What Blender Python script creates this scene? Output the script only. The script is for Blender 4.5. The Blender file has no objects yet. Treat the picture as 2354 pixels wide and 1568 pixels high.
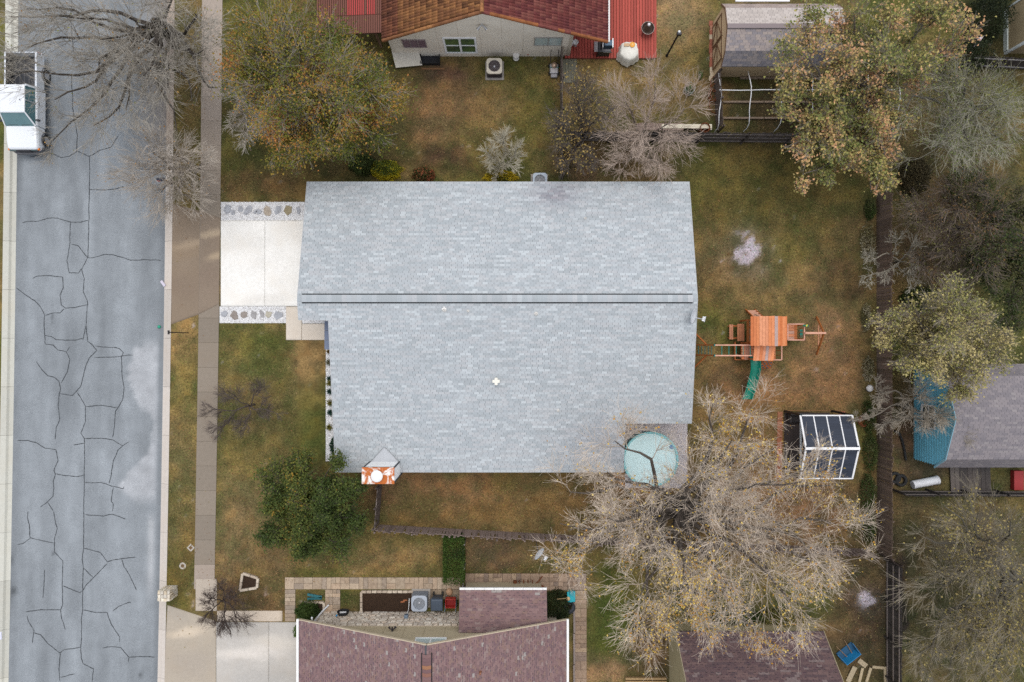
import bpy, bmesh, math, random
import numpy as np
from mathutils import Vector, Matrix

SC = bpy.context.scene
COL = SC.collection
R = math.radians
# ------------------------------------------------------------------ camera, sky, sun, exposure
H = 42.4
cam = bpy.data.cameras.new('camera'); cam.lens = 24.0; cam.sensor_width = 36.0
cam.clip_start = 0.5; cam.clip_end = 2000.0
camo = bpy.data.objects.new('camera', cam); camo.location = (0, 0, H); COL.objects.link(camo); SC.camera = camo
SUN_EL, SUN_AZ = R(76), R(15)          # azimuth clockwise from north
W_ = bpy.data.worlds.new('World'); SC.world = W_; W_.use_nodes = True
nt = W_.node_tree; nt.nodes.clear()
sky = nt.nodes.new('ShaderNodeTexSky'); sky.sky_type = 'NISHITA'; sky.sun_disc = False
sky.sun_elevation = SUN_EL; sky.sun_rotation = SUN_AZ; sky.dust_density = 1.5; sky.air_density = 1.0; sky.ozone_density = 1.0
hs = nt.nodes.new('ShaderNodeHueSaturation'); hs.inputs['Saturation'].default_value = 0.30
bg = nt.nodes.new('ShaderNodeBackground'); bg.inputs['Strength'].default_value = 0.15
wo = nt.nodes.new('ShaderNodeOutputWorld')
nt.links.new(sky.outputs[0], hs.inputs['Color']); nt.links.new(hs.outputs[0], bg.inputs['Color']); nt.links.new(bg.outputs[0], wo.inputs['Surface'])
sl = bpy.data.lights.new('sun', 'SUN'); sl.energy = 0.75; sl.angle = R(45); sl.color = (1.0, 0.955, 0.90)
so = bpy.data.objects.new('sun', sl); COL.objects.link(so)
sd = Vector((math.sin(SUN_AZ) * math.cos(SUN_EL), math.cos(SUN_AZ) * math.cos(SUN_EL), math.sin(SUN_EL)))
so.rotation_euler = (-sd).to_track_quat('-Z', 'Y').to_euler(); so.location = sd * 60
SC.view_settings.view_transform = 'Standard'; SC.view_settings.look = 'None'
SC.view_settings.exposure = 0.70; SC.view_settings.gamma = 1.0; SC.view_settings.use_curve_mapping = False
SC.render.engine = 'CYCLES'
SC.cycles.max_bounces = 5; SC.cycles.diffuse_bounces = 3; SC.cycles.glossy_bounces = 2; SC.cycles.transmission_bounces = 4
SC.cycles.use_denoising = False
SC.render.film_transparent = False

# ------------------------------------------------------------------ helpers
F = 1568.67; CX, CY = 1176.5, 784.25
def P(px, py, z=0.0):
    "photo pixel (2353 px wide picture) to a point at height z"
    k = (H - z) / F
    return Vector(((px - CX) * k, (CY - py) * k, z))
def T(c, r, zx, zy):
    return (588.2 * c + zx / 4.0024, 391.8 * r + zy / 4.0024)
def TP(c, r, zx, zy, z=0.0):
    return P(*T(c, r, zx, zy), z)

WM = {}
def wm(o): return WM.get(o, Matrix.Identity(4))
def tagp(o, label=None, cat=None, group=None, kind=None):
    if label: o['label'] = label
    if cat: o['category'] = cat
    if group: o['group'] = group
    if kind: o['kind'] = kind
    return o
def setparent(o, p):
    if p is not None:
        o.parent = p; o.matrix_parent_inverse = wm(p).inverted()
def thing(name, loc, label, cat, group=None):
    o = bpy.data.objects.new(name, None); COL.objects.link(o)
    o.empty_display_size = 0.3
    o.location = loc; WM[o] = Matrix.Translation(Vector(loc))
    return tagp(o, label, cat, group)
def addmesh(name, me, parent=None, M=None):
    o = bpy.data.objects.new(name, me); COL.objects.link(o)
    if M is not None: o.matrix_basis = M; WM[o] = M.copy()
    setparent(o, parent)
    return o

def np_mesh(name, V, Fc, cols=None, smooth=False):
    V = np.asarray(V, dtype=np.float32); Fc = np.asarray(Fc, dtype=np.int32)
    me = bpy.data.meshes.new(name); n = Fc.shape[1]; m = Fc.shape[0]
    me.vertices.add(len(V)); me.vertices.foreach_set('co', V.ravel())
    me.loops.add(m * n); me.loops.foreach_set('vertex_index', Fc.ravel())
    me.polygons.add(m); me.polygons.foreach_set('loop_start', np.arange(m, dtype=np.int32) * n)
    me.polygons.foreach_set('use_smooth', np.full(m, bool(smooth)))
    me.update(calc_edges=True)
    if cols is not None:
        a = me.color_attributes.new('Col', 'FLOAT_COLOR', 'POINT')
        c = np.ones((len(V), 4), dtype=np.float32); c[:, :3] = cols
        a.data.foreach_set('color', c.ravel())
    return me

class MB:
    def __init__(s): s.v = []; s.f = []; s.sm = []
    def add(s, vs, fs, smooth=False):
        b = len(s.v); s.v += [tuple(v) for v in vs]; s.f += [tuple(i + b for i in f) for f in fs]; s.sm += [smooth] * len(fs); return s
    def box(s, x0, x1, y0, y1, z0, z1):
        return s.hexa([(x0, y0, z0), (x1, y0, z0), (x1, y1, z0), (x0, y1, z0), (x0, y0, z1), (x1, y0, z1), (x1, y1, z1), (x0, y1, z1)])
    def hexa(s, p):
        return s.add(p, [(3, 2, 1, 0), (4, 5, 6, 7), (0, 1, 5, 4), (1, 2, 6, 5), (2, 3, 7, 6), (3, 0, 4, 7)])
    def obox(s, c, ax, ay, az, hx, hy, hz):
        c = Vector(c); ax = Vector(ax).normalized() * hx; ay = Vector(ay).normalized() * hy; az = Vector(az).normalized() * hz
        return s.hexa([c - ax - ay - az, c + ax - ay - az, c + ax + ay - az, c - ax + ay - az, c - ax - ay + az, c + ax - ay + az, c + ax + ay + az, c - ax + ay + az])
    def rbox(s, cx, cy, z0, z1, hx, hy, ang):
        return s.obox((cx, cy, (z0 + z1) / 2), (math.cos(ang), math.sin(ang), 0), (-math.sin(ang), math.cos(ang), 0), (0, 0, 1), hx, hy, (z1 - z0) / 2)
    def beam(s, a, b, w, h, up=(0, 0, 1)):
        a = Vector(a); b = Vector(b); d = b - a; L = d.length; d.normalize()
        u = Vector(up)
        if abs(d.dot(u)) > .98: u = Vector((1, 0, 0))
        sd_ = d.cross(u).normalized(); u = sd_.cross(d)
        return s.obox((a + b) / 2, d, sd_, u, L / 2, w / 2, h / 2)
    def prism(s, poly, z0, z1):
        n = len(poly)
        z0f = z0 if callable(z0) else (lambda x, y: z0); z1f = z1 if callable(z1) else (lambda x, y: z1)
        vs = [(p[0], p[1], z0f(p[0], p[1])) for p in poly] + [(p[0], p[1], z1f(p[0], p[1])) for p in poly]
        ar = sum(poly[i][0] * poly[(i + 1) % n][1] - poly[(i + 1) % n][0] * poly[i][1] for i in range(n))
        idx = list(range(n)) if ar > 0 else list(range(n))[::-1]
        fs = [tuple(reversed(idx)), tuple(i + n for i in idx)]
        for k in range(n):
            a, b = idx[k], idx[(k + 1) % n]; fs.append((a, b, b + n, a + n))
        return s.add(vs, fs)
    def tube(s, pts, r, n=8, caps=True, smooth=True):
        pts = [Vector(p) for p in pts]; m = len(pts)
        rr = r if hasattr(r, '__len__') else [r] * m
        vs = []; prev = None
        for i, p in enumerate(pts):
            d = (pts[min(i + 1, m - 1)] - pts[max(i - 1, 0)]).normalized()
            if prev is None:
                u = Vector((0, 0, 1)) if abs(d.z) < .9 else Vector((1, 0, 0))
                a = d.cross(u).normalized()
            else:
                a = (prev - d * prev.dot(d)).normalized()
            prev = a; b = d.cross(a)
            for k in range(n):
                t = 2 * math.pi * k / n; vs.append(p + (a * math.cos(t) + b * math.sin(t)) * rr[i])
        fs = []
        for i in range(m - 1):
            for k in range(n):
                fs.append((i * n + k, i * n + (k + 1) % n, (i + 1) * n + (k + 1) % n, (i + 1) * n + k))
        s.add(vs, fs, smooth)
        if caps:
            s.add(vs[:n], [tuple(reversed(range(n)))]); s.add(vs[-n:], [tuple(range(n))])
        return s
    def lathe(s, c, prof, n=20, smooth=True, sx=1, sy=1):
        vs = []; fs = []
        for (r, z) in prof:
            for k in range(n):
                t = 2 * math.pi * k / n; vs.append((c[0] + r * math.cos(t) * sx, c[1] + r * math.sin(t) * sy, c[2] + z))
        m = len(prof)
        for i in range(m - 1):
            for k in range(n):
                fs.append((i * n + k, i * n + (k + 1) % n, (i + 1) * n + (k + 1) % n, (i + 1) * n + k))
        s.add(vs, fs, smooth)
        if prof[0][0] > 1e-4: s.add(vs[:n], [tuple(reversed(range(n)))])
        if prof[-1][0] > 1e-4: s.add(vs[-n:], [tuple(range(n))])
        return s
    def mesh(s, name, mat, col=None):
        me = bpy.data.meshes.new(name); me.from_pydata(s.v, [], s.f)
        me.polygons.foreach_set('use_smooth', s.sm)
        if col is not None:
            a = me.color_attributes.new('Col', 'FLOAT_COLOR', 'POINT')
            a.data.foreach_set('color', np.tile(np.array([*col, 1.0], dtype=np.float32), len(s.v)))
        if mat: me.materials.append(mat)
        me.update(); return me
    def build(s, name, mat, parent=None, bevel=0, col=None, M=None, seg=2):
        o = addmesh(name, s.mesh(name, mat, col), parent, M)
        if bevel:
            b = o.modifiers.new('bevel', 'BEVEL'); b.width = bevel; b.segments = seg; b.limit_method = 'ANGLE'; b.angle_limit = R(40)
        return o

# ------------------------------------------------------------------ materials
MATS = {}
def mat(name, c1, c2=None, scale=6.0, rough=0.8, bump=0.0, bscale=None, attr=False, metal=0.0, spec=0.3, detail=6.0, c3=None, s3=0.7, aniso=None, distort=0.0, emit=None, coat=0.0, e3=(.48, .66)):
    if name in MATS: return MATS[name]
    m = bpy.data.materials.new(name); m.use_nodes = True; n = m.node_tree.nodes; l = m.node_tree.links
    p = n['Principled BSDF']; p.inputs['Roughness'].default_value = rough; p.inputs['Metallic'].default_value = metal
    p.inputs['Specular IOR Level'].default_value = spec
    if coat: p.inputs['Coat Weight'].default_value = coat; p.inputs['Coat Roughness'].default_value = .08
    tc = n.new('ShaderNodeTexCoord'); mp = n.new('ShaderNodeMapping'); l.new(tc.outputs['Object'], mp.inputs['Vector'])
    if aniso: mp.inputs['Scale'].default_value = aniso
    def noise(s, d=detail):
        t = n.new('ShaderNodeTexNoise'); t.inputs['Scale'].default_value = s; t.inputs['Detail'].default_value = d; t.inputs['Roughness'].default_value = .65
        t.inputs['Distortion'].default_value = distort
        l.new(mp.outputs[0], t.inputs['Vector']); return t
    def ramp(src, a, b):
        r = n.new('ShaderNodeMapRange'); r.inputs[1].default_value = a; r.inputs[2].default_value = b; l.new(src, r.inputs[0]); return r.outputs[0]
    def mix(fac, a, b, mode='MIX'):
        x = n.new('ShaderNodeMix'); x.data_type = 'RGBA'; x.blend_type = mode
        if isinstance(fac, float): x.inputs[0].default_value = fac
        else: l.new(fac, x.inputs[0])
        for i, v in ((6, a), (7, b)):
            if isinstance(v, tuple): x.inputs[i].default_value = (*v, 1)
            else: l.new(v, x.inputs[i])
        return x.outputs[2]
    col = c1
    if c2 is not None:
        t = noise(scale); col = mix(ramp(t.outputs['Fac'], .33, .67), c1, c2)
        if c3 is not None:
            t2 = noise(s3); col = mix(ramp(t2.outputs['Fac'], *e3), col, c3)
    if attr:
        a = n.new('ShaderNodeAttribute'); a.attribute_name = 'Col'
        col = mix(1.0, a.outputs['Color'], col, 'MULTIPLY')
    if isinstance(col, tuple): p.inputs['Base Color'].default_value = (*col, 1)
    else: l.new(col, p.inputs['Base Color'])
    if bump:
        t = noise(bscale or scale * 3, 4.0); b = n.new('ShaderNodeBump'); b.inputs['Strength'].default_value = bump; b.inputs['Distance'].default_value = .03
        l.new(t.outputs['Fac'], b.inputs['Height']); l.new(b.outputs[0], p.inputs['Normal'])
    MATS[name] = m; return m
def leafmat(name, rough=.6):
    m = bpy.data.materials.new(name); m.use_nodes = True; n = m.node_tree.nodes; l = m.node_tree.links
    p = n['Principled BSDF']; p.inputs['Roughness'].default_value = rough; p.inputs['Specular IOR Level'].default_value = .25
    a = n.new('ShaderNodeAttribute'); a.attribute_name = 'Col'
    l.new(a.outputs['Color'], p.inputs['Base Color'])
    tr = n.new('ShaderNodeBsdfTranslucent'); l.new(a.outputs['Color'], tr.inputs['Color'])
    mx = n.new('ShaderNodeMixShader'); mx.inputs[0].default_value = .25
    l.new(p.outputs[0], mx.inputs[1]); l.new(tr.outputs[0], mx.inputs[2]); l.new(mx.outputs[0], n['Material Output'].inputs['Surface'])
    return m
ONE = (1, 1, 1); G8 = (.82, .82, .82)
M_LAWN = mat('lawn', (1.35, 1.30, 1.25), (.55, .55, .52), 8.0, .95, .9, 14.0, attr=True, c3=(.95, .85, .75), s3=1.6, detail=10, spec=.1)
M_ROAD = mat('asphalt', (1.22, 1.22, 1.22), (.78, .78, .78), 17.0, .92, .5, 30.0, attr=True, detail=8, spec=.2, c3=(1.05, 1.05, 1.05), s3=.8)
M_CRACK = mat('crack_fill', (.035, .04, .045), (.06, .065, .07), 30, .9)
M_CONC = mat('concrete', (1.04, 1.04, 1.04), (.91, .91, .90), 6, .9, .15, 30, attr=True, detail=9, c3=(.97, .95, .92), s3=.6)
M_SHING = mat('shingle', (1.06, 1.06, 1.06), (.94, .94, .94), 40, .95, .08, 90, attr=True, spec=.1, detail=3)
M_DARK = mat('roof_felt', (.06, .065, .07), (.09, .09, .1), 8, .9)
M_TILE = mat('clay_tile', (1.12, 1.1, 1.1), (.82, .80, .8), 5, .85, .2, 30, attr=True, c3=(.62, .58, .58), s3=1.6)
M_WOOD = mat('weathered_wood', (1.15, 1.13, 1.1), (.72, .7, .68), 4, .9, .4, 20, attr=True, aniso=(6, 6, 1), detail=8)
M_CEDAR = mat('cedar', (1.12, 1.1, 1.1), (.85, .82, .8), 5, .6, .15, 20, attr=True, detail=8)
M_DECK = mat('deck_paint', (1.1, 1.1, 1.1), (.85, .82, .8), 5, .75, .1, 30, attr=True, aniso=(5, 1, 1))
M_PAINT = mat('paint', ONE, (.9, .9, .9), 3, .6, .05, 40, attr=True)
M_METAL = mat('metal', ONE, (.85, .85, .85), 5, .4, 0, attr=True, metal=.6)
M_PLAST = mat('plastic', ONE, (.88, .88, .88), 4, .45, .03, 30, attr=True)
M_RUST = mat('rusty_white', (.80, .78, .74), (.74, .72, .68), 4, .7, .1, 20, c3=(.46, .125, .025), s3=1.7, distort=.6, e3=(.42, .50))
M_RUST2 = mat('rust', (.20, .065, .02), (.11, .035, .015), 9, .85, .2, 30)
M_STONE = mat('stone', (1.12, 1.1, 1.06), (.78, .74, .7), 5, .85, .4, 18, attr=True, detail=8)
M_SOIL = mat('soil', (.055, .030, .016), (.024, .014, .009), 14, .95, .9, 25, detail=10)
M_GLASS = mat('window_glass', (.05, .09, .09), (.03, .05, .05), 1.5, .08, 0, spec=.7)
M_RUB = mat('rubber', (.015, .015, .016), (.03, .03, .03), 10, .8)
M_SIDING = mat('siding', ONE, (.9, .88, .86), 1.2, .8, .08, 60, attr=True, detail=8)
M_CAR = mat('car_paint', ONE, None, 1, .25, 0, attr=True, spec=.5, coat=.6)
M_BARK = mat('bark', ONE, (.6, .57, .55), 6, .95, .6, 20, attr=True, aniso=(3, 3, 1), detail=8)
M_TWIG = mat('twig', ONE, (.8, .78, .75), 3, .95, attr=True)
M_LEAF = leafmat('leaf')
M_GRAV = mat('pebble', ONE, (.85, .85, .85), 40, .85, .1, 60, attr=True)
M_BRICK = mat('brick', (1.1, 1.08, 1.05), (.8, .77, .75), 12, .9, .3, 40, attr=True)
# ------------------------------------------------------------------ ground, road, lawn, paving
rng0 = np.random.default_rng(11)
def vnoise(X, Y, cell, rng):
    gx = X / cell; gy = Y / cell
    x0 = np.floor(gx).astype(int); y0 = np.floor(gy).astype(int)
    tab = rng.random((256, 256)); fx = gx - x0; fy = gy - y0
    fx = fx * fx * (3 - 2 * fx); fy = fy * fy * (3 - 2 * fy)
    g = lambda i, j: tab[(x0 + i) % 256, (y0 + j) % 256]
    return (g(0, 0) * (1 - fx) + g(1, 0) * fx) * (1 - fy) + (g(0, 1) * (1 - fx) + g(1, 1) * fx) * fy
def fbm(X, Y, cell, rng, o=4):
    s = 0; a = 1; t = 0
    for i in range(o):
        s = s + a * vnoise(X, Y, cell / 2 ** i, rng); t += a; a *= .55
    return s / t
def rx(px, Y):
    Y = np.clip(Y, -60, 60)
    return (px - CX) / 37.0 + .0146 * Y - .00016 * Y * Y
def grid_mesh(name, X, Y, Z, cols, m, kind='structure', parent=None):
    ny, nx = X.shape
    V = np.stack([X, Y, Z], -1).reshape(-1, 3)
    i = (np.arange(ny - 1)[:, None] * nx + np.arange(nx - 1)[None]).ravel()
    Fc = np.stack([i, i + 1, i + 1 + nx, i + nx], 1)
    me = np_mesh(name, V, Fc, cols.reshape(-1, 3), smooth=True); me.materials.append(m)
    o = addmesh(name, me, parent)
    if kind: o['kind'] = kind
    return o
# far ground, below everything
g = MB(); g.add([(-600, -600, -.2), (600, -600, -.2), (600, 600, -.2), (-600, 600, -.2)], [(0, 1, 2, 3)])
o = g.build('ground', M_LAWN, col=(.09, .078, .03)); tagp(o, kind='structure')

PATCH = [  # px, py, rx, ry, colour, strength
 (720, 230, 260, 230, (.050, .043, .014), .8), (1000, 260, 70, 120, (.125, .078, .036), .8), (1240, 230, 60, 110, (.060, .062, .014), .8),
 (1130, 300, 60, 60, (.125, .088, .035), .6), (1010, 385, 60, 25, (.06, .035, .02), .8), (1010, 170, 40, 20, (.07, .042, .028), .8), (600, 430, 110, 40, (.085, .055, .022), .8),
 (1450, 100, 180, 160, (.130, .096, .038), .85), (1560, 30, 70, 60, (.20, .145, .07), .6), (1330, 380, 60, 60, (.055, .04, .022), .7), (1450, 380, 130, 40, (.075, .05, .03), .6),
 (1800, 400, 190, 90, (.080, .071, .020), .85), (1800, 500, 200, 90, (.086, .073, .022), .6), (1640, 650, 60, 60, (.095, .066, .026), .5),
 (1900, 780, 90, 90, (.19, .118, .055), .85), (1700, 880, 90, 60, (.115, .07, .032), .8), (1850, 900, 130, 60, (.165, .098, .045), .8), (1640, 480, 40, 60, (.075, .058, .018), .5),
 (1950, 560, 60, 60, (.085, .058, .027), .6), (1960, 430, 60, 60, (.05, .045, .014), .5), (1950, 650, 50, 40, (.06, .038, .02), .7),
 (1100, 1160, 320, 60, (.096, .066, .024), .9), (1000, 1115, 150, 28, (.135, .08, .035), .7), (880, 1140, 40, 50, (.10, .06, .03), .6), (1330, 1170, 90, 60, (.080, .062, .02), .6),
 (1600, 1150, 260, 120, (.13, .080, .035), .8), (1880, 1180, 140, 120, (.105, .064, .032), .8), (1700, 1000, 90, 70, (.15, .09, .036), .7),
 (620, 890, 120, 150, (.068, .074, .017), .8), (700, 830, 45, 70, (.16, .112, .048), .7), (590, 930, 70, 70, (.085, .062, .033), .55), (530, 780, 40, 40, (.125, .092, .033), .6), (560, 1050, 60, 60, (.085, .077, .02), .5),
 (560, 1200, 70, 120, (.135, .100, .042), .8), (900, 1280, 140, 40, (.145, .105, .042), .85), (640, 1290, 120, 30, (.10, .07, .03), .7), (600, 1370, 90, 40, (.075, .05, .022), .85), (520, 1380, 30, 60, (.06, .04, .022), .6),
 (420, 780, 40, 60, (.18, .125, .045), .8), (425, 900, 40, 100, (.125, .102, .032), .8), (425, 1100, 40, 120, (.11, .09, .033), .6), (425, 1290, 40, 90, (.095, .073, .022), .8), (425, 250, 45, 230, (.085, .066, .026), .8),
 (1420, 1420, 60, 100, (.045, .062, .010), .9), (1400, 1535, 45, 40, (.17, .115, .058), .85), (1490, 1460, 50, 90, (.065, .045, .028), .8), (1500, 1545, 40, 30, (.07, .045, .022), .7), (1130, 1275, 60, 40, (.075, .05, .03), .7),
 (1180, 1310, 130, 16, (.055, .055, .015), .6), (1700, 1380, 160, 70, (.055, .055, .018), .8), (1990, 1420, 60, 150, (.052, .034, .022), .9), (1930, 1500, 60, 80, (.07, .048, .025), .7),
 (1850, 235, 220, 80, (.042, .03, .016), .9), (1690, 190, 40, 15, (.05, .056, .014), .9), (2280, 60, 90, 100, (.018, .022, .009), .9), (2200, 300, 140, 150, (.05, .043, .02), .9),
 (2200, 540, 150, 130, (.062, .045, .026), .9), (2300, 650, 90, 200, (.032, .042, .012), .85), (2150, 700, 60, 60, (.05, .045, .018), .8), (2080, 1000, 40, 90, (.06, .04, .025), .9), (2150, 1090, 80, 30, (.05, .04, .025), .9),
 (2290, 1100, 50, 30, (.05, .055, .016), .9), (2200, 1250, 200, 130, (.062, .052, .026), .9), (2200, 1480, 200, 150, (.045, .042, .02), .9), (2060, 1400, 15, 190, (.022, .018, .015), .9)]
def lawn_color(X, Y):
    n1 = fbm(X, Y, 3.0, rng0, 4); n2 = fbm(X + 40, Y, .9, rng0, 3); n3 = fbm(X, Y + 90, .45, rng0, 2)
    base = np.empty(X.shape + (3,)); 
    t = np.clip((n1 - .36) / .28, 0, 1)[..., None]
    base[:] = np.array((.060, .065, .0165)) * (1 - t) + np.array((.104, .082, .031)) * t
    wx = X + 1.2 * (fbm(X, Y, 1.6, rng0, 3) - .5) * 2; wy = Y + 1.2 * (fbm(X + 77, Y, 1.6, rng0, 3) - .5) * 2
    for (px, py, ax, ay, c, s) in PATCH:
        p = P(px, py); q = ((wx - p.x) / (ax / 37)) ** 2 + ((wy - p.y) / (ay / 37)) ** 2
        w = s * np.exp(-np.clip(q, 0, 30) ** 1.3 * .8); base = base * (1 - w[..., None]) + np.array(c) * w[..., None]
    # bleached tufts and greener tufts
    t = np.clip((n2 - .52) / .12, 0, 1) * .45; base = base * (1 + t[..., None] * np.array((.75, .55, .35)))
    t = np.clip((.44 - n2) / .12, 0, 1) * .55; base = base * (1 - t[..., None] * np.array((.42, .22, .30)))
    base *= (.72 + .56 * n3)[..., None]
    for (px, py, r, c) in ((1710, 583, 38, (.36, .345, .345)), (1988, 1372, 20, (.38, .37, .37))):
        p = P(px, py); q = (((wx * .35 + X * .65) - p.x) ** 2 + ((wy * .35 + Y * .65) - p.y) ** 2) / (r / 37) ** 2
        w = np.clip((np.exp(-q * 1.1) - .42 + 1.1 * (n3 - .5)) * 3.2, 0, 1) * (.45 + .5 * n2) + .22 * np.exp(-q * .45) * n3; w = np.clip(w, 0, .95); base = base * (1 - w[..., None]) + np.array(c) * w[..., None]
    # burnt brown spill around driveway etc kept natural
    return base * np.array((1.52, 1.45, 1.70))
ys = np.concatenate([np.linspace(-90, -26, 12), np.arange(-25.7, 25.7, .14), np.linspace(26, 90, 12)])
us = np.concatenate([np.arange(0, 57, .14), np.linspace(58, 150, 14)])
Yg, Ug = np.meshgrid(ys, us, indexing='ij'); Xg = rx(391.5, Yg) + Ug
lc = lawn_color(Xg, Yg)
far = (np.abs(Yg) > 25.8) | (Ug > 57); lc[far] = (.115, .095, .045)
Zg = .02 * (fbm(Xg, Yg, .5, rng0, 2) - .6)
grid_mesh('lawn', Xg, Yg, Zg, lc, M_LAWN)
us2 = np.concatenate([np.linspace(-90, -3, 8), np.arange(-2.8, .01, .14)])
Yw, Uw = np.meshgrid(ys, us2, indexing='ij'); Xw = rx(4.0, Yw) + Uw
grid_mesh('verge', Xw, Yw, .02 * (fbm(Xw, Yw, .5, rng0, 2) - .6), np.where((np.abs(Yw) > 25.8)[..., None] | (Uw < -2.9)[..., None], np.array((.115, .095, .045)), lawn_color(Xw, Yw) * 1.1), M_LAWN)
# road
yr = np.concatenate([np.linspace(-90, -26, 8), np.arange(-25.6, 25.7, .16), np.linspace(26, 90, 8)])
pr = np.linspace(24, 376, 66)
Yr, Pr = np.meshgrid(yr, pr, indexing='ij'); Xr = rx(Pr, Yr)
n1 = fbm(Xr * 2.2, Yr * .5, 2.0, rng0, 4); n2 = fbm(Xr, Yr, .5, rng0, 3)
rc = np.ones(Xr.shape + (3,)) * np.array((.228, .246, .260)) * (.70 + .60 * n1)[..., None] * (.90 + .20 * n2)[..., None] * (.9 + .2 * fbm(Xr * 3.2, Yr * .12, 1.6, rng0, 3))[..., None]
pyr = CY - Yr * 37.0
edge = 318 + 22 * np.sin(pyr / 37) + 60 * (fbm(Xr * 0 + 3, Yr, 1.4, rng0, 2) - .5)
lite = np.clip((Pr - edge + 30 * (n2 - .5)) / 12, 0, 1) * np.clip((pyr - 775) / 30, 0, 1) * np.clip((1165 - pyr) / 30, 0, 1) * np.clip((366 - Pr) / 10, .1, 1)
bay = np.exp(-(((Pr - 325) / 22) ** 2 + ((pyr - 962) / 22) ** 2) * 1.2); lite = np.clip(lite - 1.3 * bay, 0, 1)
rc = rc * (1 - .4 * lite[..., None]) + np.array((.52, .52, .53)) * (.75 + .5 * n2)[..., None] * .4 * lite[..., None]
l2 = np.exp(-((Pr - 352) / 8) ** 2) * np.clip((pyr - 1175) / 30, 0, 1) * np.clip((1390 - pyr) / 60, 0, 1) * np.clip(n1 * 2.4 - .5, 0, 1)
rc = rc * (1 - .5 * l2[..., None]) + np.array((.5, .5, .5)) * .5 * l2[..., None]
dk = np.exp(-((Pr - 30) / 14) ** 2) * np.clip((n1 - .4) * 4, 0, 1); rc *= (1 - .45 * dk)[..., None]
dk = np.exp(-((Pr - 370) / 7) ** 2); rc *= (1 - .35 * dk * n1 * 1.4)[..., None]
br = np.clip((430 - pyr) / 160, 0, 1) * np.clip((Pr - 300) / 70, 0, 1); rc = rc * (1 - .6 * br[..., None]) + np.array((.26, .21, .175)) * .6 * br[..., None]
ug = np.clip((470 - pyr) / 200, 0, 1) * .10; rc *= (1 - ug)[..., None]
for (px, py, r) in ((27, 1290, 8), (38, 1360, 8), (334, 1555, 5), (128, 1081, 0), (117, 728, 4), (118, 740, 3), (128, 1274, 4)):
    if r: d = np.exp(-(((Pr - px) / r) ** 2 + ((pyr - py) / (r * 1.3)) ** 2)); rc *= (1 - .55 * d)[..., None]
road = grid_mesh('road', Xr, Yr, np.full(Xr.shape, -.13), rc, M_ROAD)
# cracks sealed with tar: every line a strip lying on the asphalt
CR = {0: ['660,0 650,150 670,420 690,545', '710,570 900,575 1020,615 1050,600 1200,520', '600,380 690,390 800,320', '1095,900 1105,960 1100,1030',
  '270,1450 340,1430 430,1400 560,1450 640,1440 710,1390 820,1440 920,1385 1020,1360 1090,1250', '820,1440 825,1568', '660,700 670,1000 710,1250 705,1390'],
 1: ['825,0 822,180 815,470 808,800 750,910 775,990 765,1120 805,1220 790,1430 760,1560', '205,485 250,470 340,472 440,442 530,440 600,465 650,478 740,480 810,460', '825,180 960,185 1070,172 1140,150',
  '648,480 640,680 618,830 637,945 720,945 750,905', '655,680 720,695 770,760 805,800 850,805 950,775 1040,778 1120,800 1200,825 1330,822 1480,828', '300,995 340,972 430,965 575,985 580,1080 552,1150 560,1240 600,1273 700,1262 805,1235',
  '150,1080 240,1150 320,1200 370,1260 410,1330 403,1420 415,1568', '415,1335 500,1310 550,1315 590,1275', '405,1515 470,1530 520,1560 700,1565 760,1550', '795,1430 805,1568'],
 2: ['410,0 415,30 490,40 530,85 610,100 645,170 620,290 560,390', '640,55 615,100', '800,0 850,40 890,90 820,160 790,220 770,310 740,420 665,505 550,488',
  '330,190 380,265 440,320 500,335 540,370 557,440 545,490 533,600 548,730 515,800 505,910', '710,475 750,540 785,605 785,740 745,850 778,900 775,1200 770,1568', '790,605 930,595 1080,620',
  '880,50 960,60 1060,60 1100,70 1135,105 1115,150 1125,330 1140,430 1125,550 1060,650 1050,790 1035,890', '865,152 980,155 1100,145 1170,130 1220,135', '778,900 930,897 1040,912 1130,968 1185,935', '1130,968 1080,1010 1040,1110 1005,1315',
  '160,915 260,918 330,935 420,990 515,1000 533,1100 495,1190 510,1225 490,1290 495,1350 487,1430 430,1490 370,1530', '510,1225 600,1240 720,1250 772,1235', '680,960 775,940', '780,1308 920,1303 1040,1340 1130,1360 1140,1340', '1040,1345 1020,1480 1040,1500 1035,1568', '440,1490 490,1568'],
 3: ['770,0 768,330 755,440 765,520 760,730 760,910 745,1000 748,1160 742,1250 745,1350 765,1405 860,1450 850,1568', '260,0 250,60 270,130 275,245 380,268 495,290', '495,0 510,110 525,160 500,260 500,380 575,455 575,560 572,690 575,850 558,905 565,980 600,1090', '160,305 210,295 275,250',
  '785,32 950,43 1035,28 1155,72', '765,340 820,350 920,380 985,465 1030,450 1120,435 1250,422', '985,480 860,610 800,670 765,730', '768,520 855,610', '1118,440 1140,510 1190,590 1255,725', '410,535 395,800', '575,685 660,720 735,750 760,730', '235,925 380,905 555,905',
  '250,960 260,1010 313,1100 295,1215', '313,1120 375,1140 440,1220 550,1300 600,1270 745,1250', '553,1300 545,1450 552,1568', '555,1527 685,1495', '765,908 860,930 985,930 1030,1050 1100,1155 1100,1205', '1035,920 1090,870 1190,840 1205,848', '940,1258 1020,1245 1110,1255 1185,1345 1300,1335 1420,1342', '1185,1345 1180,1390']}
rr_ = random.Random(5)
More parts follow.
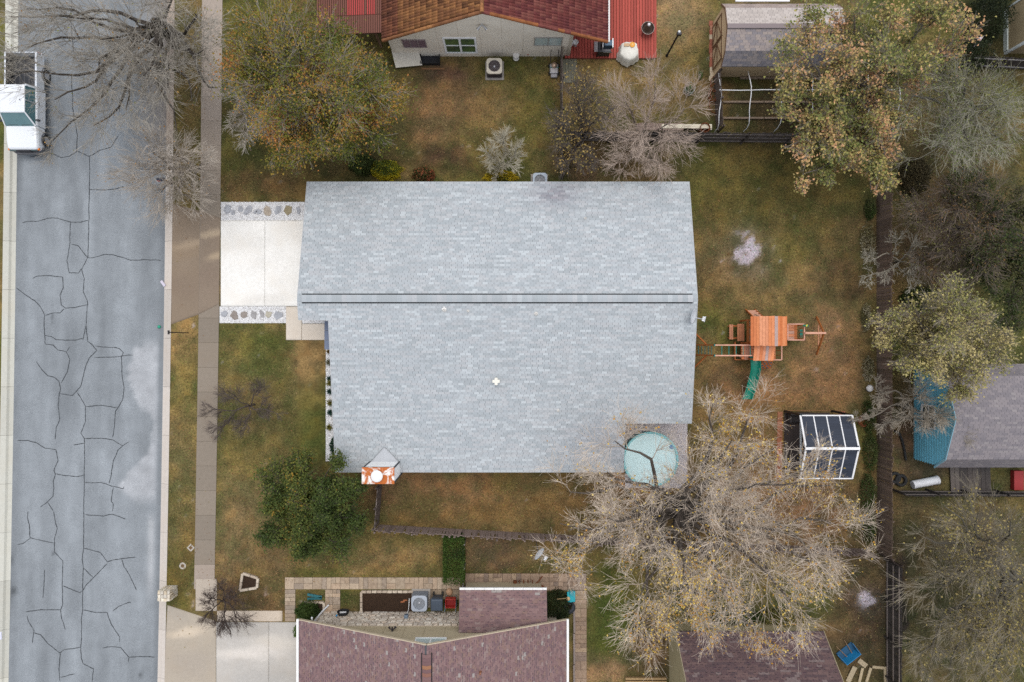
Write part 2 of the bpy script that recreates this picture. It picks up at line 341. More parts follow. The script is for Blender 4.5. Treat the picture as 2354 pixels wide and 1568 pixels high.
def crackstrip(pts, w0):
    pts = [Vector(p) for p in pts]; fine = []
    for a, b in zip(pts[:-1], pts[1:]):
        k = max(2, int((b - a).length / .09))
        for i in range(k):
            q = a.lerp(b, i / k); fine.append(q)
    fine.append(pts[-1])
    w1 = w2 = 0; out = []
    for i, q in enumerate(fine):
        w1 = w1 * .75 + rr_.uniform(-.012, .012); w2 = w2 * .8 + rr_.uniform(-.012, .012)
        out.append(q + Vector((w1, w2, 0)))
    m = MB(); vs = []; fs = []
    for i, q in enumerate(out):
        d = (out[min(i + 1, len(out) - 1)] - out[max(i - 1, 0)]).normalized(); nn = Vector((-d.y, d.x, 0))
        w = w0 * rr_.uniform(.6, 1.25) * (.35 if i in (0, len(out) - 1) else 1)
        vs += [q + nn * w, q - nn * w]
    for i in range(len(out) - 1): fs.append((2 * i, 2 * i + 1, 2 * i + 3, 2 * i + 2))
    return m.add(vs, fs)
kc = 0
for row, lines in CR.items():
    for s in lines:
        pts = [TP(0, row, *map(float, q.split(',')), -.122 + .0006 * (kc % 7)) for q in s.split()]
        crackstrip(pts, .022).build('crack', M_CRACK, road); kc += 1

# kerbs in cast lengths
def kerb(name, p_in, p_out, p_back, seed):
    root = bpy.data.objects.new(name, None); COL.objects.link(root); root['kind'] = 'structure'
    rr = random.Random(seed); y = -27.0
    while y < 27:
        L = 3.02; m = MB()
        for (ya, yb) in ((y, y + L / 2), (y + L / 2, y + L - .014)):
            def pt(px, yy, z): return (float(rx(px, yy)), yy, z)
            prof = [(p_in, -.126), (p_out, -.112), (p_out + (p_back - p_out) * .18, .012), (p_out + (p_back - p_out) * .3, .022), (p_back, .022), (p_back, -.19), (p_in, -.19)]
            n = len(prof); vs = [pt(a, ya, z) for a, z in prof] + [pt(a, yb, z) for a, z in prof]
            fs = [(i, (i + 1) % n, (i + 1) % n + n, i + n) for i in range(n)]
            if p_back > p_in: fs = [f[::-1] for f in fs]
            if ya == y: fs.append(tuple(range(n)))
            if yb > y + L / 2 + .1: fs.append(tuple(range(n, 2 * n))[::-1])
            m.add(vs, fs)
        v = rr.uniform(.9, 1.08)
        yy = CY - y * 37
        c = (.52 * v, .47 * v, .42 * v) if p_back > p_in else (.50 * v, .49 * v, .43 * v)
        if yy < 430 and p_back > p_in: c = (.40 * v, .32 * v, .26 * v)
        m.build('kerb_segment', M_CONC, root, col=c); y += L
kerb('kerb_east', 373.5, 382.5, 392.5, 1); kerb('kerb_west', 30, 20.5, 4, 2)
# sidewalk slabs
sw = bpy.data.objects.new('sidewalk', None); COL.objects.link(sw); sw['kind'] = 'structure'
rr = random.Random(3); y = -15.4; k = 0
while y < 27:
    L = 1.53; m = MB(); q = [(float(rx(456, y)), y), (float(rx(502.5, y)), y), (float(rx(502.5, y + L - .012)), y + L - .012), (float(rx(456, y + L - .012)), y + L - .012)]
    m.prism(q, -.1, .03 + .004 * rr.random()); py = CY - y * 37; v = rr.uniform(.92, 1.06)
    c = (.24, .20, .158)
    if py < 500: t = min(1, (500 - py) / 250); c = tuple(a * (1 - t) + b * t for a, b in zip(c, (.36, .30, .25)))
    if py > 1325: c = (.34, .28, .23)
    m.build('slab', M_CONC, sw, col=tuple(a * v for a in c)); y += L; k += 1
def slab(name, poly, z1, col, m=M_CONC, parent=None, bevel=0, z0=-.12):
    o = MB().prism([(p.x, p.y) for p in poly], z0, z1).build(name, m, parent, bevel, col=col)
    if parent is None: o['kind'] = 'structure'
    return o
def PL(*pts): return [P(*p) for p in pts]
# driveways with their own stain maps
def stained(name, corners, z, base, stains, m=M_CONC, n=40, cell=1.2, amp=.16, parent=None):
    a, b, c, d = [P(*q) for q in corners]; u = np.linspace(0, 1, n); U, V_ = np.meshgrid(u, u)
    X = (a.x * (1 - U) + b.x * U) * (1 - V_) + (d.x * (1 - U) + c.x * U) * V_; Y = (a.y * (1 - U) + b.y * U) * (1 - V_) + (d.y * (1 - U) + c.y * U) * V_
    nn = fbm(X, Y, cell, rng0, 4); C = np.ones(X.shape + (3,)) * np.array(base) * (1 - amp / 2 + amp * nn)[..., None]
    wx = X + .6 * (nn - .5); wy = Y + .6 * (fbm(X + 9, Y, 1., rng0, 3) - .5)
    for (px, py, ax, ay, rot, col, s) in stains:
        p = P(px, py); cr, sr = math.cos(rot), math.sin(rot); dx = (wx - p.x) * cr + (wy - p.y) * sr; dy = -(wx - p.x) * sr + (wy - p.y) * cr
        w = s * np.exp(-np.clip((dx / (ax / 37)) ** 2 + (dy / (ay / 37)) ** 2, 0, 30) ** 1.6)[..., None]; C = C * (1 - w) + np.array(col) * w
    o = grid_mesh(name, X, Y, np.full(X.shape, z), C, m, 'structure' if parent is None else None, parent)
    # give the slab its thickness
    s = o.modifiers.new('thick', 'SOLIDIFY'); s.thickness = .12; s.offset = 1 if o.data.polygons[0].normal.z < 0 else -1
    return o
stained('driveway_apron', ((394, 746), (457.5, 723), (461.5, 486), (394, 468)), .012, (.235, .180, .130), [(440, 560, 60, 10, -2.85, (.38, .29, .2), .8), (432, 580, 40, 16, -2.9, (.27, .2, .135), .6), (425, 660, 50, 30, 0, (.195, .145, .108), .5)])
stained('driveway_walk', ((457.5, 723), (503, 700), (506.5, 502), (461.5, 484)), .037, (.235, .182, .136), [(490, 535, 50, 9, -2.9, (.42, .33, .23), .85), (493, 592, 22, 9, -2.9, (.40, .31, .21), .8), (480, 640, 40, 30, 0, (.195, .145, .11), .5)])
dw = bpy.data.objects.new('driveway', None); COL.objects.link(dw); dw['kind'] = 'structure'
for (a, b) in ((508, 609), (609.5, 712)):
    stained('slab', ((a, 704.5), (b, 704.5), (b, 507.5), (a, 507.5)), .045, (.80, .78, .735), [(560, 560, 80, 20, 0, (.70, .68, .635), .6), (600, 690, 60, 14, .2, (.68, .645, .59), .6), (690, 530, 40, 30, 0, (.70, .66, .60), .6)], parent=dw)
wk = bpy.data.objects.new('front_walk', None); COL.objects.link(wk); wk['kind'] = 'structure'
for q in (((658, 782), (693.5, 782), (693.5, 705.5), (658, 705.5)), ((694.5, 782), (748, 782), (748, 745), (694.5, 745))):
    stained('slab', q, .05, (.63, .56, .475), [], parent=wk, n=20)
stained('apron_south', ((374, 1600), (496.5, 1600), (496.5, 1428), (385, 1391)), .012, (.40, .345, .275), [(430, 1455, 50, 14, .1, (.58, .485, .37), .9), (440, 1530, 60, 30, 0, (.36, .31, .255), .8), (400, 1400, 40, 20, -.5, (.36, .32, .27), .7)])
ds = bpy.data.objects.new('driveway_south', None); COL.objects.link(ds); ds['kind'] = 'structure'
for (a, b) in ((497.5, 618), (618.6, 700)):
    stained('slab', ((a, 1640), (b, 1640), (b, 1430), (a, 1430)), .04, (.47, .44, .40), [(570, 1500, 90, 16, .05, (.64, .59, .53), .9), (600, 1560, 90, 22, .05, (.40, .38, .35), .7), (640, 1475, 60, 16, 0, (.62, .57, .5), .7), (560, 1450, 60, 14, 0, (.40, .37, .33), .7)], parent=ds)
ws = bpy.data.objects.new('walk_south', None); COL.objects.link(ws); ws['kind'] = 'structure'
for a, b in ((499.5, 561), (562, 649)):
    stained('slab', ((a, 1428), (b, 1428), (b, 1404), (a, 1404)), .035, (.56, .47, .375), [], parent=ws, n=14)
stained('corner_walk', ((450, 1404), (498.5, 1404), (498.5, 1331), (450, 1331)), .031, (.44, .375, .305), [(480, 1395, 30, 12, 0, (.5, .42, .33), .6)])

# gravel beds, their pebbles and the stepping stones
def gravel(px0, px1, py0, py1, name, label, dens, cols, seed, hole=None, kindlabel='gravel'):
    slab(name, PL((px0, py1), (px1, py1), (px1, py0), (px0, py0)), .022, (.76, .755, .75) if seed < 5 else (.52, .47, .47), M_GRAV)
    rg = np.random.default_rng(seed); a = P(px0, py1); b = P(px1, py0); n = int((b.x - a.x) * (b.y - a.y) * dens)
    x = rg.uniform(a.x, b.x, n); y_ = rg.uniform(a.y, b.y, n)
    if hole is not None:
        c = P(hole[0], hole[1]); k = (x - c.x) ** 2 + (y_ - c.y) ** 2 > (hole[2] / 37) ** 2; x = x[k]; y_ = y_[k]; n = len(x)
    s = rg.uniform(.018, .042, n); oc = np.array([(1, 0, 0), (0, 1, 0), (-1, 0, 0), (0, -1, 0), (0, 0, .8), (0, 0, -.6)]); th = rg.uniform(0, 6.28, n)
    V = np.empty((n, 6, 3)); sq = rg.uniform(.6, 1, n)
    V[:, :, 0] = x[:, None] + s[:, None] * (oc[:, 0] * np.cos(th)[:, None] - oc[:, 1] * sq[:, None] * np.sin(th)[:, None])
    V[:, :, 1] = y_[:, None] + s[:, None] * (oc[:, 0] * np.sin(th)[:, None] + oc[:, 1] * sq[:, None] * np.cos(th)[:, None])
    V[:, :, 2] = .03 + s[:, None] * oc[:, 2]
    f = np.array([(0, 1, 4), (1, 2, 4), (2, 3, 4), (3, 0, 4)]); Fc = (np.arange(n)[:, None, None] * 6 + f[None]).reshape(-1, 3)
    cc = np.array(cols)[rg.integers(0, len(cols), n)] * rg.uniform(.8, 1.1, n)[:, None]
    me = np_mesh('pebbles', V.reshape(-1, 3), Fc, np.repeat(cc, 6, 0)); me.materials.append(M_GRAV)
    tagp(addmesh('pebbles', me), label, kindlabel, kind='stuff')
WH = [(.88, .88, .88), (.84, .84, .85), (.88, .87, .85), (.80, .79, .79), (.86, .86, .86), (.55, .52, .50)]
gravel(508, 712, 465, 507, 'gravel_bed_north', 'white gravel strip between driveway and north lawn', 520, WH, 1)
gravel(505, 657.5, 705, 743, 'gravel_bed_south', 'white gravel strip between driveway and front lawn', 520, WH, 2)
gravel(694.5, 760, 728, 744, 'gravel_bed_entry', 'small white gravel patch beside the entry walk', 520, WH, 3)
gravel(749, 785, 800, 1060, 'gravel_bed_front', 'narrow white gravel bed along the front wall', 480, WH, 4)
gravel(1436, 1579, 972, 1122, 'gravel_bed_pool', 'mauve and white gravel around the round pool', 420, [(.78, .73, .73), (.68, .62, .63), (.84, .80, .79), (.48, .42, .43), (.74, .68, .68)], 5, (1495, 1056, 58))
sand = MB(); c0 = P(1470, 1085); rs = random.Random(2)
sand.prism([(c0.x + (62 / 37) * math.cos(t / 24 * 6.283) * rs.uniform(.93, 1.05), c0.y + (44 / 37) * math.sin(t / 24 * 6.283) * rs.uniform(.92, 1.06)) for t in range(24)], -.1, .016).build('sand_base', M_SOIL, col=None)
o = bpy.data.objects['sand_base']; o.data.materials.clear(); o.data.materials.append(mat('orange_sand', (.38, .185, .065), (.24, .12, .05), 7, .95, .3)); tagp(o, kind='structure')
SS = [(T(0, 1, 2090, 362), 15, 24, -25, 0), (T(0, 1, 2145, 388), 10, 12, 10, 0), (T(0, 1, 2215, 358), 13, 13, 0, 0), (T(0, 1, 2282, 372), 13, 24, -35, 0), (T(0, 1, 2352, 385), 8, 12, -10, 0),
      (T(1, 1, 28, 382), 14, 14, -40, 0), (T(1, 1, 110, 375), 15, 22, -12, 1), (T(1, 1, 205, 370), 12, 22, -30, 0), (T(1, 1, 296, 376), 19, 21, -30, 2), (T(1, 1, 392, 370), 10, 18, 5, 0),
      (T(0, 1, 2066, 1325), 15, 14, 20, 0), (T(0, 1, 2160, 1333), 17, 21, 40, 3), (T(0, 1, 2248, 1330), 15, 14, 30, 3), (T(0, 1, 2338, 1335), 13, 22, 30, 4),
      (T(1, 1, 57, 1322), 10, 17, 20, 4), (T(1, 1, 120, 1328), 13, 15, -30, 5), (T(1, 1, 205, 1332), 20, 18, 40, 0)]
SCOL = [(.36, .38, .42), (.40, .35, .29), (.30, .26, .17), (.27, .24, .22), (.34, .34, .35), (.44, .42, .35)]
SLAB = ['pale blue-grey', 'tan blotched', 'olive brown', 'dark brown-grey', 'mid grey', 'cream grey']
for i, (p, w, h, ang, ci) in enumerate(SS):
    c = P(*p); rs = random.Random(100 + i); n = rs.choice((4, 5, 5, 6)); a0 = R(ang); poly = []
    for k in range(n):
        t = 2 * math.pi * (k + rs.uniform(-.25, .25)) / n; r_ = rs.uniform(.82, 1.25)
        x = w / 37 * .56 * math.cos(t) * r_; y_ = h / 37 * .56 * math.sin(t) * r_
        poly.append((c.x + x * math.cos(a0) - y_ * math.sin(a0), c.y + x * math.sin(a0) + y_ * math.cos(a0)))
    o = MB().prism(poly, .0, .075).build('stepping_stone', M_STONE, bevel=.012, col=SCOL[ci])
    side = 'north of the driveway' if i < 10 else 'south of the driveway'
    num = ['first', 'second', 'third', 'fourth', 'fifth', 'sixth', 'seventh', 'eighth', 'ninth', 'tenth'][i if i < 10 else i - 10]
    tagp(o, f'{SLAB[ci]} flagstone {side}, {num} from the sidewalk', 'stepping stone', f'flagstones in white gravel {side}')
# ------------------------------------------------------------------ roofs made of single shingles
def tab_plane(O, U, V, wid, length, e, tw, colf, rr, span=None, dash=None, gap=(.010, .016), th=(.005, .009), lap=.02):
    "list of tabs (O,U,V,N,u0,u1,v0,v1,thick,col)"
    U = Vector(U).normalized(); V = Vector(V).normalized(); N = U.cross(V); out = []
    rows = int(length / e + .5)
    for j in range(rows):
        v0 = j * length / rows; v1 = v0 + length / rows + lap
        lo, hi = (0, wid) if span is None else span(v0 + e * .5)
        off = (j % 2) * tw / 2 + rr.choice((0, tw / 3, tw / 6)) ; u = lo - off; st = None
        while u < hi - .01:
            a = max(u, lo); b = min(u + tw, hi); g_ = rr.uniform(*gap)
            if b - a > .03:
                st = colf(rr, st, (a + b) / 2, v0)
                out.append((Vector(O), U, V, N, a + g_ / 2, b - g_ / 2, v0, min(v1, length + .01), rr.uniform(*th), st))
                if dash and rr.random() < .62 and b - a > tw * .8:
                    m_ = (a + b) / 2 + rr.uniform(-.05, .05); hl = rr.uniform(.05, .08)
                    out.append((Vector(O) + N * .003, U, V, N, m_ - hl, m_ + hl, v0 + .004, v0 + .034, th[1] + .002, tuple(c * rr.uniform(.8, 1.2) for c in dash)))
            u += tw
    return out
def lay_tabs(parent, tabs, tw, n_ind, name, m, camz=Vector((0, 0, H)), seed=0):
    rr = random.Random(seed)
    full = [i for i, t in enumerate(tabs) if t[5] - t[4] > tw * .85]
    def seen(t):
        p = t[0] + t[1] * t[4] + t[2] * t[6]; k = F / (H - p.z); return abs(p.x * k) < 1165 and abs(p.y * k) < 775
    full = [i for i in full if seen(tabs[i])]
    full.sort(key=lambda i: (tabs[i][0] + tabs[i][1] * tabs[i][4] + tabs[i][2] * tabs[i][6] - camz).length)
    ind = set(full[:n_ind]); shared = {}
    rest = []
    for i, t in enumerate(tabs):
        if i not in ind: rest.append(t); continue
        O, U, V, N, u0, u1, v0, v1, th, c = t
        key = (tuple(round(x, 2) for x in c), round(u1 - u0, 2), round(v1 - v0, 2))
        if key not in shared:
            w = u1 - u0; l = v1 - v0; mb = MB()
            mb.add([(0, 0, 0), (w, 0, 0), (w, 0, .007), (0, 0, .007), (w, l, .003), (0, l, .003), (w, l, -.004), (0, l, -.004)], [(0, 1, 2, 3), (3, 2, 4, 5), (0, 3, 5, 7), (1, 6, 4, 2), (5, 4, 6, 7), (0, 7, 6, 1)])
            shared[key] = mb.mesh(name, m, c)
        p = O + U * u0 + V * v0
        M = Matrix(((U.x, V.x, N.x, p.x), (U.y, V.y, N.y, p.y), (U.z, V.z, N.z, p.z), (0, 0, 0, 1)))
        addmesh(name, shared[key], parent, M)
    if rest:
        n = len(rest); Oa = np.array([t[0] for t in rest]); Ua = np.array([t[1] for t in rest]); Va = np.array([t[2] for t in rest]); Na = np.array([t[3] for t in rest])
        q = np.array([t[4:9] for t in rest]); u0, u1, v0, v1, th = q.T
        def pt(u, v, h): return Oa + Ua * u[:, None] + Va * v[:, None] + Na * (h if np.ndim(h) else np.full(n, h))[:, None]
        VV = np.stack([pt(u0, v0, 0.), pt(u1, v0, 0.), pt(u1, v0, th), pt(u0, v0, th), pt(u1, v1, .003), pt(u0, v1, .003)], 1).reshape(-1, 3)
        f = np.array([(0, 1, 2), (0, 2, 3), (3, 2, 4), (3, 4, 5), (0, 3, 5), (1, 4, 2)]); Fc = (np.arange(n)[:, None, None] * 6 + f).reshape(-1, 3)
        cc = np.repeat(np.array([t[9] for t in rest]), 6, 0)
        me = np_mesh(name + 's', VV, Fc, cc); me.materials.append(m); o = addmesh(name + '_field', me, parent); o['kind'] = 'stuff'
def slab_plane(pts, th, m, name, parent, col=None):
    "roof deck: polygon of 3-d points thickened downwards"
    n = len(pts); vs = [Vector(p) for p in pts] + [Vector(p) - Vector((0, 0, th)) for p in pts]
    nz = (vs[1] - vs[0]).cross(vs[2] - vs[1]).z
    idx = list(range(n)) if nz > 0 else list(range(n))[::-1]
    fs = [tuple(idx), tuple(i + n for i in reversed(idx))]
    for k in range(n):
        a, b = idx[k], idx[(k + 1) % n]; fs.append((b, a, a + n, b + n))
    return MB().add(vs, fs).build(name, m, parent, col=col)

# ------------------------------------------------------------------ the grey house
XW, XE, XW2, XN = -11.95, 10.33, -10.28, 6.5
YN, YR, YS, YNOT, YG = 9.27, 2.37, -7.64, -4.73, 1.22
ZR, ZE = 4.4, 2.6
sN = (ZR - ZE) / (YN - YR); sS = (ZR - ZE) / (YR - YS)
rz = lambda Y: ZR - (Y - YR) * sN if Y > YR else ZR - (YR - Y) * sS
hs_ = thing('grey_house', (0, 0, 0), 'large house with pale grey shingle gable roof beside the white driveway', 'house')
V3 = lambda x, y, d=0: (x, y, rz(y) + d)
slab_plane([V3(XW, YR), V3(XE, YR), V3(XE, YN), V3(XW, YN)], .16, M_DARK, 'roof_deck', hs_)
slab_plane([V3(XW, YG), V3(XW2, YG), V3(XW2, YS), V3(XN, YS), V3(XN, YNOT), V3(XE, YNOT), V3(XE, YR - .001), V3(XW, YR - .001)], .16, M_DARK, 'roof_deck', hs_)
fc = (.46, .47, .48)
for (a, b) in (((XW, YN), (XE, YN)), ((XW, YS), None)):
    pass
def fascia(x0, y0, x1, y1, d):
    m = MB(); a = Vector((x0, y0, rz(y0) - .10)); b = Vector((x1, y1, rz(y1) - .10)); m.beam(a + Vector(d) * .0125, b + Vector(d) * .0125, .025, .19); m.build('fascia', M_PAINT, hs_, col=fc)
fascia(XW, YN, XE, YN, (0, 1, 0)); fascia(XW, YR, XW, YN, (-1, 0, 0)); fascia(XW, YG, XW, YR, (-1, 0, 0)); fascia(XE, YR, XE, YN, (1, 0, 0)); fascia(XE, YNOT, XE, YR, (1, 0, 0))
fascia(XN, YNOT, XE, YNOT, (0, -1, 0)); fascia(XN, YS, XN, YNOT, (1, 0, 0)); fascia(XW2, YS, XN, YS, (0, -1, 0)); fascia(XW2, YS, XW2, YG, (-1, 0, 0)); fascia(XW, YG, XW2, YG, (0, -1, 0))
GREYS = [(0.353, 0.382, 0.396), (0.385, 0.410, 0.424), (0.420, 0.448, 0.460), (0.374, 0.393, 0.403), (0.403, 0.416, 0.425), (0.463, 0.494, 0.506), (0.338, 0.363, 0.374), (0.428, 0.443, 0.451)]
GW = [20, 22, 18, 16, 12, 8, 8, 10]
def greyc(rr, st, u, v):
    if st is not None and rr.random() < .2: return st
    return rr.choices(GREYS, GW)[0]
rr = random.Random(21)
VN = Vector((0, -1, sN)).normalized(); VS = Vector((0, 1, sS)).normalized()
LN = math.hypot(YN - YR, ZR - ZE); LS = math.hypot(YR - YS, ZR - ZE)
tabs = tab_plane((XE, YN, ZE + .004), (-1, 0, 0), VN, XE - XW, LN - .16, .134, .335, greyc, rr)
kS = math.cos(math.atan(sS))
def spanS(v):
    y = YS + v * kS; lo = XW2 - XW if y < YG else 0; hi = (XN if y < YNOT else XE) - XW; return lo, hi
tabs += tab_plane((XW, YS, ZE + .004), (1, 0, 0), VS, XE - XW, LS - .16, .134, .335, greyc, rr, spanS)
# a sooty patch of older shingles near the north eave
tb = []
for t in tabs:
    p = t[0] + t[1] * t[4] + t[2] * t[6]; q = P(1285, 440, 2.8); d = math.exp(-(((p.x - q.x) / 1.4) ** 2 + ((p.y - q.y) / .8) ** 2)) * .32 * rr.uniform(.5, 1.3)
    q2 = P(1380, 1020, 2.9); d += math.exp(-(((p.x - q2.x) / 2.2) ** 2 + ((p.y - q2.y) / 1.4) ** 2)) * .14
    tb.append(t[:9] + (tuple(c * (1 - d * k) for c, k in zip(t[9], (.9, 1.05, .95))),))
lay_tabs(hs_, tb, .335, 220, 'shingle', M_SHING, seed=1)
# ridge vent and its cap shingles
x0 = XW + .25; x1 = XE - .28; rr = random.Random(4)
for s in (1, -1):
    m = MB(); w = .19; sl_ = sN if s > 0 else sS
    a = Vector((x0, YR + s * .235, rz(YR + s * .235) + .012)); b = Vector((x1, a.y, a.z)); m.beam(a, b, .07, .06).build('vent_slot', mat('vent_black', (.012, .014, .016)), hs_)
m = MB(); yv = .205
m.add([(x0, YR + yv, rz(YR + yv) + .055), (x0, YR, ZR + .05), (x0, YR - yv, rz(YR - yv) + .055), (x1, YR + yv, rz(YR + yv) + .055), (x1, YR, ZR + .05), (x1, YR - yv, rz(YR - yv) + .055),
       (x0, YR + yv, rz(YR + yv) - .02), (x0, YR - yv, rz(YR - yv) - .02), (x1, YR + yv, rz(YR + yv) - .02), (x1, YR - yv, rz(YR - yv) - .02)],
      [(0, 1, 4, 3), (1, 2, 5, 4), (0, 3, 8, 6), (2, 7, 9, 5), (0, 6, 7, 2, 1), (3, 4, 5, 9, 8)]).build('ridge_vent', M_DARK, hs_)
n = 78; dx = (x1 - x0) / n
capm = [MB().add([(0, yv, -yv * sN), (0, 0, 0), (0, -yv, -yv * sS), (dx + .03, yv, -yv * sN - .008), (dx + .03, 0, -.008), (dx + .03, -yv, -yv * sS - .008), (0, yv, -yv * sN - .012), (0, 0, -.012), (0, -yv, -yv * sS - .012)],
        [(0, 1, 4, 3), (1, 2, 5, 4), (0, 6, 7, 1), (1, 7, 8, 2)]).mesh('cap_shingle', M_SHING, c) for c in GREYS]
for i in range(n):
    addmesh('cap_shingle', rr.choices(capm, [20, 20, 5, 20, 12, 0, 16, 5])[0], hs_, Matrix.Translation((x0 + i * dx, YR, ZR + .072)))
for (xx0, xx1) in ((XW, x0 - .01), (x1 + .035, XE)):
    m = MB(); m.add([(xx0, YR + .17, rz(YR + .17) + .022), (xx0, YR, ZR + .024), (xx0, YR - .17, rz(YR - .17) + .022), (xx1, YR + .17, rz(YR + .17) + .022), (xx1, YR, ZR + .024), (xx1, YR - .17, rz(YR - .17) + .022)], [(0, 1, 4, 3), (1, 2, 5, 4)])
    m.build('cap_shingle', M_SHING, hs_, col=GREYS[0])
# walls under the eaves
wc = (.42, .42, .43); i_ = .42
MB().prism([(XW + i_, YR), (XE - i_, YR), (XE - i_, YN - i_), (XW + i_, YN - i_)], -.1, lambda x, y: rz(y) - .17).build('wall', M_SIDING, hs_, col=wc)
MB().prism([(XW + i_, YG + .3), (XW2 + i_, YG + .3), (XW2 + i_, YS + i_), (XN - i_, YS + i_), (XN - i_, YNOT + i_), (XE - i_, YNOT + i_), (XE - i_, YR - .001), (XW + i_, YR - .001)], -.1, lambda x, y: rz(y) - .17).build('wall', M_SIDING, hs_, col=wc)
gd = MB(); gx = XW + i_ - .012
gd.box(gx - .03, gx + .01, 2.4, 7.2, .05, 2.2); o = gd.build('garage_door', M_PAINT, hs_, col=(.7, .69, .66))
for k in range(3): MB().box(gx - .045, gx - .028, 2.42, 7.18, .58 + k * .54, .60 + k * .54).build('panel_seam', M_PAINT, o, col=(.4, .4, .4))
for k in range(3):
    y1 = 1.17 - k * .56; MB().box(-11.0, XW2 - .03, y1 - .545, y1, 2.22, 2.36).build('entry_canopy', M_PAINT, hs_, col=(.17, .205, .29))
MB().box(-10.95, -10.9, -.45, -.4, 0, 2.22).build('canopy_post', M_PAINT, hs_, col=(.4, .4, .42))
# flues and vents on the roof
def flue(px, py, r, h, kind):
    y = (CY - py) * 38.5 / F; z = rz(y); q = P(px, py, z + h); z = rz(q.y); m = MB()
    b = (q.x, q.y, z)
    m.lathe(b, [(r * 2.4, -.05), (r * 2.4, .015 + r * .4), (r * 1.2, .05 + r * .4), (r, .05 + r * .4), (r, h), (r * .7, h), (r * .7, h - .06)], 16)
    o = m.build('vent_pipe', M_PAINT, hs_, col=(.62, .60, .56))
    if kind == 'cross':
        m = MB(); s = .21; w = .085
        for d in ((s, w), (w, s)): m.box(q.x - d[0], q.x + d[0], q.y - d[1], q.y + d[1], z + h - .10 - (.004 if d[0] == w else 0), z + h + .09 - (.004 if d[0] == w else 0))
        m.build('flue_cap', M_PAINT, o, bevel=.02, col=(.76, .73, .64))
flue(1020, 712, .055, .28, 'p'); flue(1075, 715, .035, .22, 'p'); flue(1232, 721, .05, .25, 'p'); flue(1140, 877, .07, .36, 'cross'); flue(1283, 945, .035, .2, 'p'); flue(1346, 501, .035, .22, 'p')
a = TP(1, 1, 1730, 1275, 4.35); m = MB(); m.box(a.x - .13, a.x + .13, a.y - .05, a.y + .05, a.z - .05, a.z + .03); m.box(a.x - .05, a.x + .05, a.y - .13, a.y + .13, a.z - .055, a.z + .026); m.build('flue_cap', M_PAINT, hs_, bevel=.01, col=(.7, .69, .67))
# chimney with cricket
cx0, cx1, cy0, cy1, cz = -8.24, -6.54, -7.84, -7.02, 4.7
ch = MB().box(cx0, cx1, cy0, cy1, -.1, cz).build('chimney', M_SIDING, hs_, col=(.90, .90, .89))
for (x, y) in ((cx0, cy0), (cx1, cy0), (cx1, cy1), (cx0, cy1)):
    MB().box(x - .035, x + .035, y - .035, y + .035, 1, cz - .03).build('corner_trim', M_PAINT, ch, col=(.05, .055, .065))
MB().box(cx0 - .05, cx1 + .05, cy0 - .05, cy1 + .05, cz, cz + .05).build('chimney_cover', M_RUST, ch, bevel=.01)
MB().box(cx0 - .04, cx1 + .04, cy1 + .002, cy1 + .055, cz - .12, cz - .002).build('trim', M_PAINT, ch, col=(.12, .12, .12))
cc = P(865.7, 1095, cz + .3)
MB().lathe((cc.x, cc.y, cz + .05), [(.24, 0), (.24, .2), (.32, .2), (.33, .26), (.31, .29), (0, .31)], 28).build('flue_cap', M_PAINT, ch, col=(.82, .81, .79))
ap = P(885, 1029, 3.35)
zb = rz(cy1)
m = MB(); A = (cx0 + .05, cy1, zb + .02); B = (cx1 - .05, cy1, zb + .02); Cc = ((cx0 + cx1) / 2, cy1, zb + .07); D = ((cx0 + cx1) / 2, cy1 + .9, rz(cy1 + .9) + .03)
m.add([A, B, Cc, D], [(A and 0, 2, 3), (2, 1, 3), (0, 1, 2)]).build('cricket', M_SHING, hs_, col=(.45, .465, .485))
m = MB(); m.beam((cx0 + .02, cy1 + .02, zb + .05), (D[0], D[1], D[2] + .02), .02, .02); m.beam((cx1 - .02, cy1 + .02, zb + .05), (D[0], D[1], D[2] + .02), .02, .02); m.build('flashing', M_METAL, hs_, col=(.33, .34, .35))
for k in range(5):
    MB().box(-6.15 + k * .26, -5.91 + k * .26, -7.98, -7.62, -.05, .09).build('step_brick', M_BRICK, hs_, bevel=.01, col=(.34 + .03 * (k % 2), .235, .16))

# ------------------------------------------------------------------ north house: tile roof, stucco gable, deck
nh = thing('tile_roof_house', (-1.6, 17.68, 0), 'cream stucco house with orange and maroon tile gable roof', 'house')
NX, NZ, NY = -1.6, 6.1, 17.5; WX, WZ = -7.54, 2.6; EX, EZ = 5.57, 2.45; NYB = 23.5
sw_ = (NZ - WZ) / (NX - WX); se_ = (NZ - EZ) / (EX - NX)
nzf = lambda x: NZ - (NX - x) * sw_ if x < NX else NZ - (x - NX) * se_
slab_plane([(WX, NY, WZ), (NX, NY, NZ), (NX, NYB, NZ), (WX, NYB, WZ)], .18, mat('tile_under', (.16, .06, .03)), 'roof_deck', nh)
slab_plane([(NX + .001, NY, NZ), (EX, NY, EZ), (EX, NYB, EZ), (NX + .001, NYB, NZ)], .18, MATS['tile_under'], 'roof_deck', nh)
YWALL = 17.68; wx0, wx1 = -7.3, 3.37
def nwall(x0, x1, col):
    vs = [(x0, YWALL, -.1), (x1, YWALL, -.1)]
    top = [(x1, YWALL, nzf(x1) - .19)] + ([(NX, YWALL, NZ - .19)] if x0 < NX < x1 else []) + [(x0, YWALL, nzf(x0) - .19)]
    vs += top; n = len(vs); vs2 = [(a, b + .25, c) for a, b, c in vs]
    fs = [tuple(range(n)), tuple(range(n, 2 * n))[::-1]] + [(i, i + n, (i + 1) % n + n, (i + 1) % n) for i in range(n)]
    return MB().add(vs + vs2, fs).build('wall', M_SIDING, nh, col=col)
nwall(wx0, wx1, (.82, .75, .64))
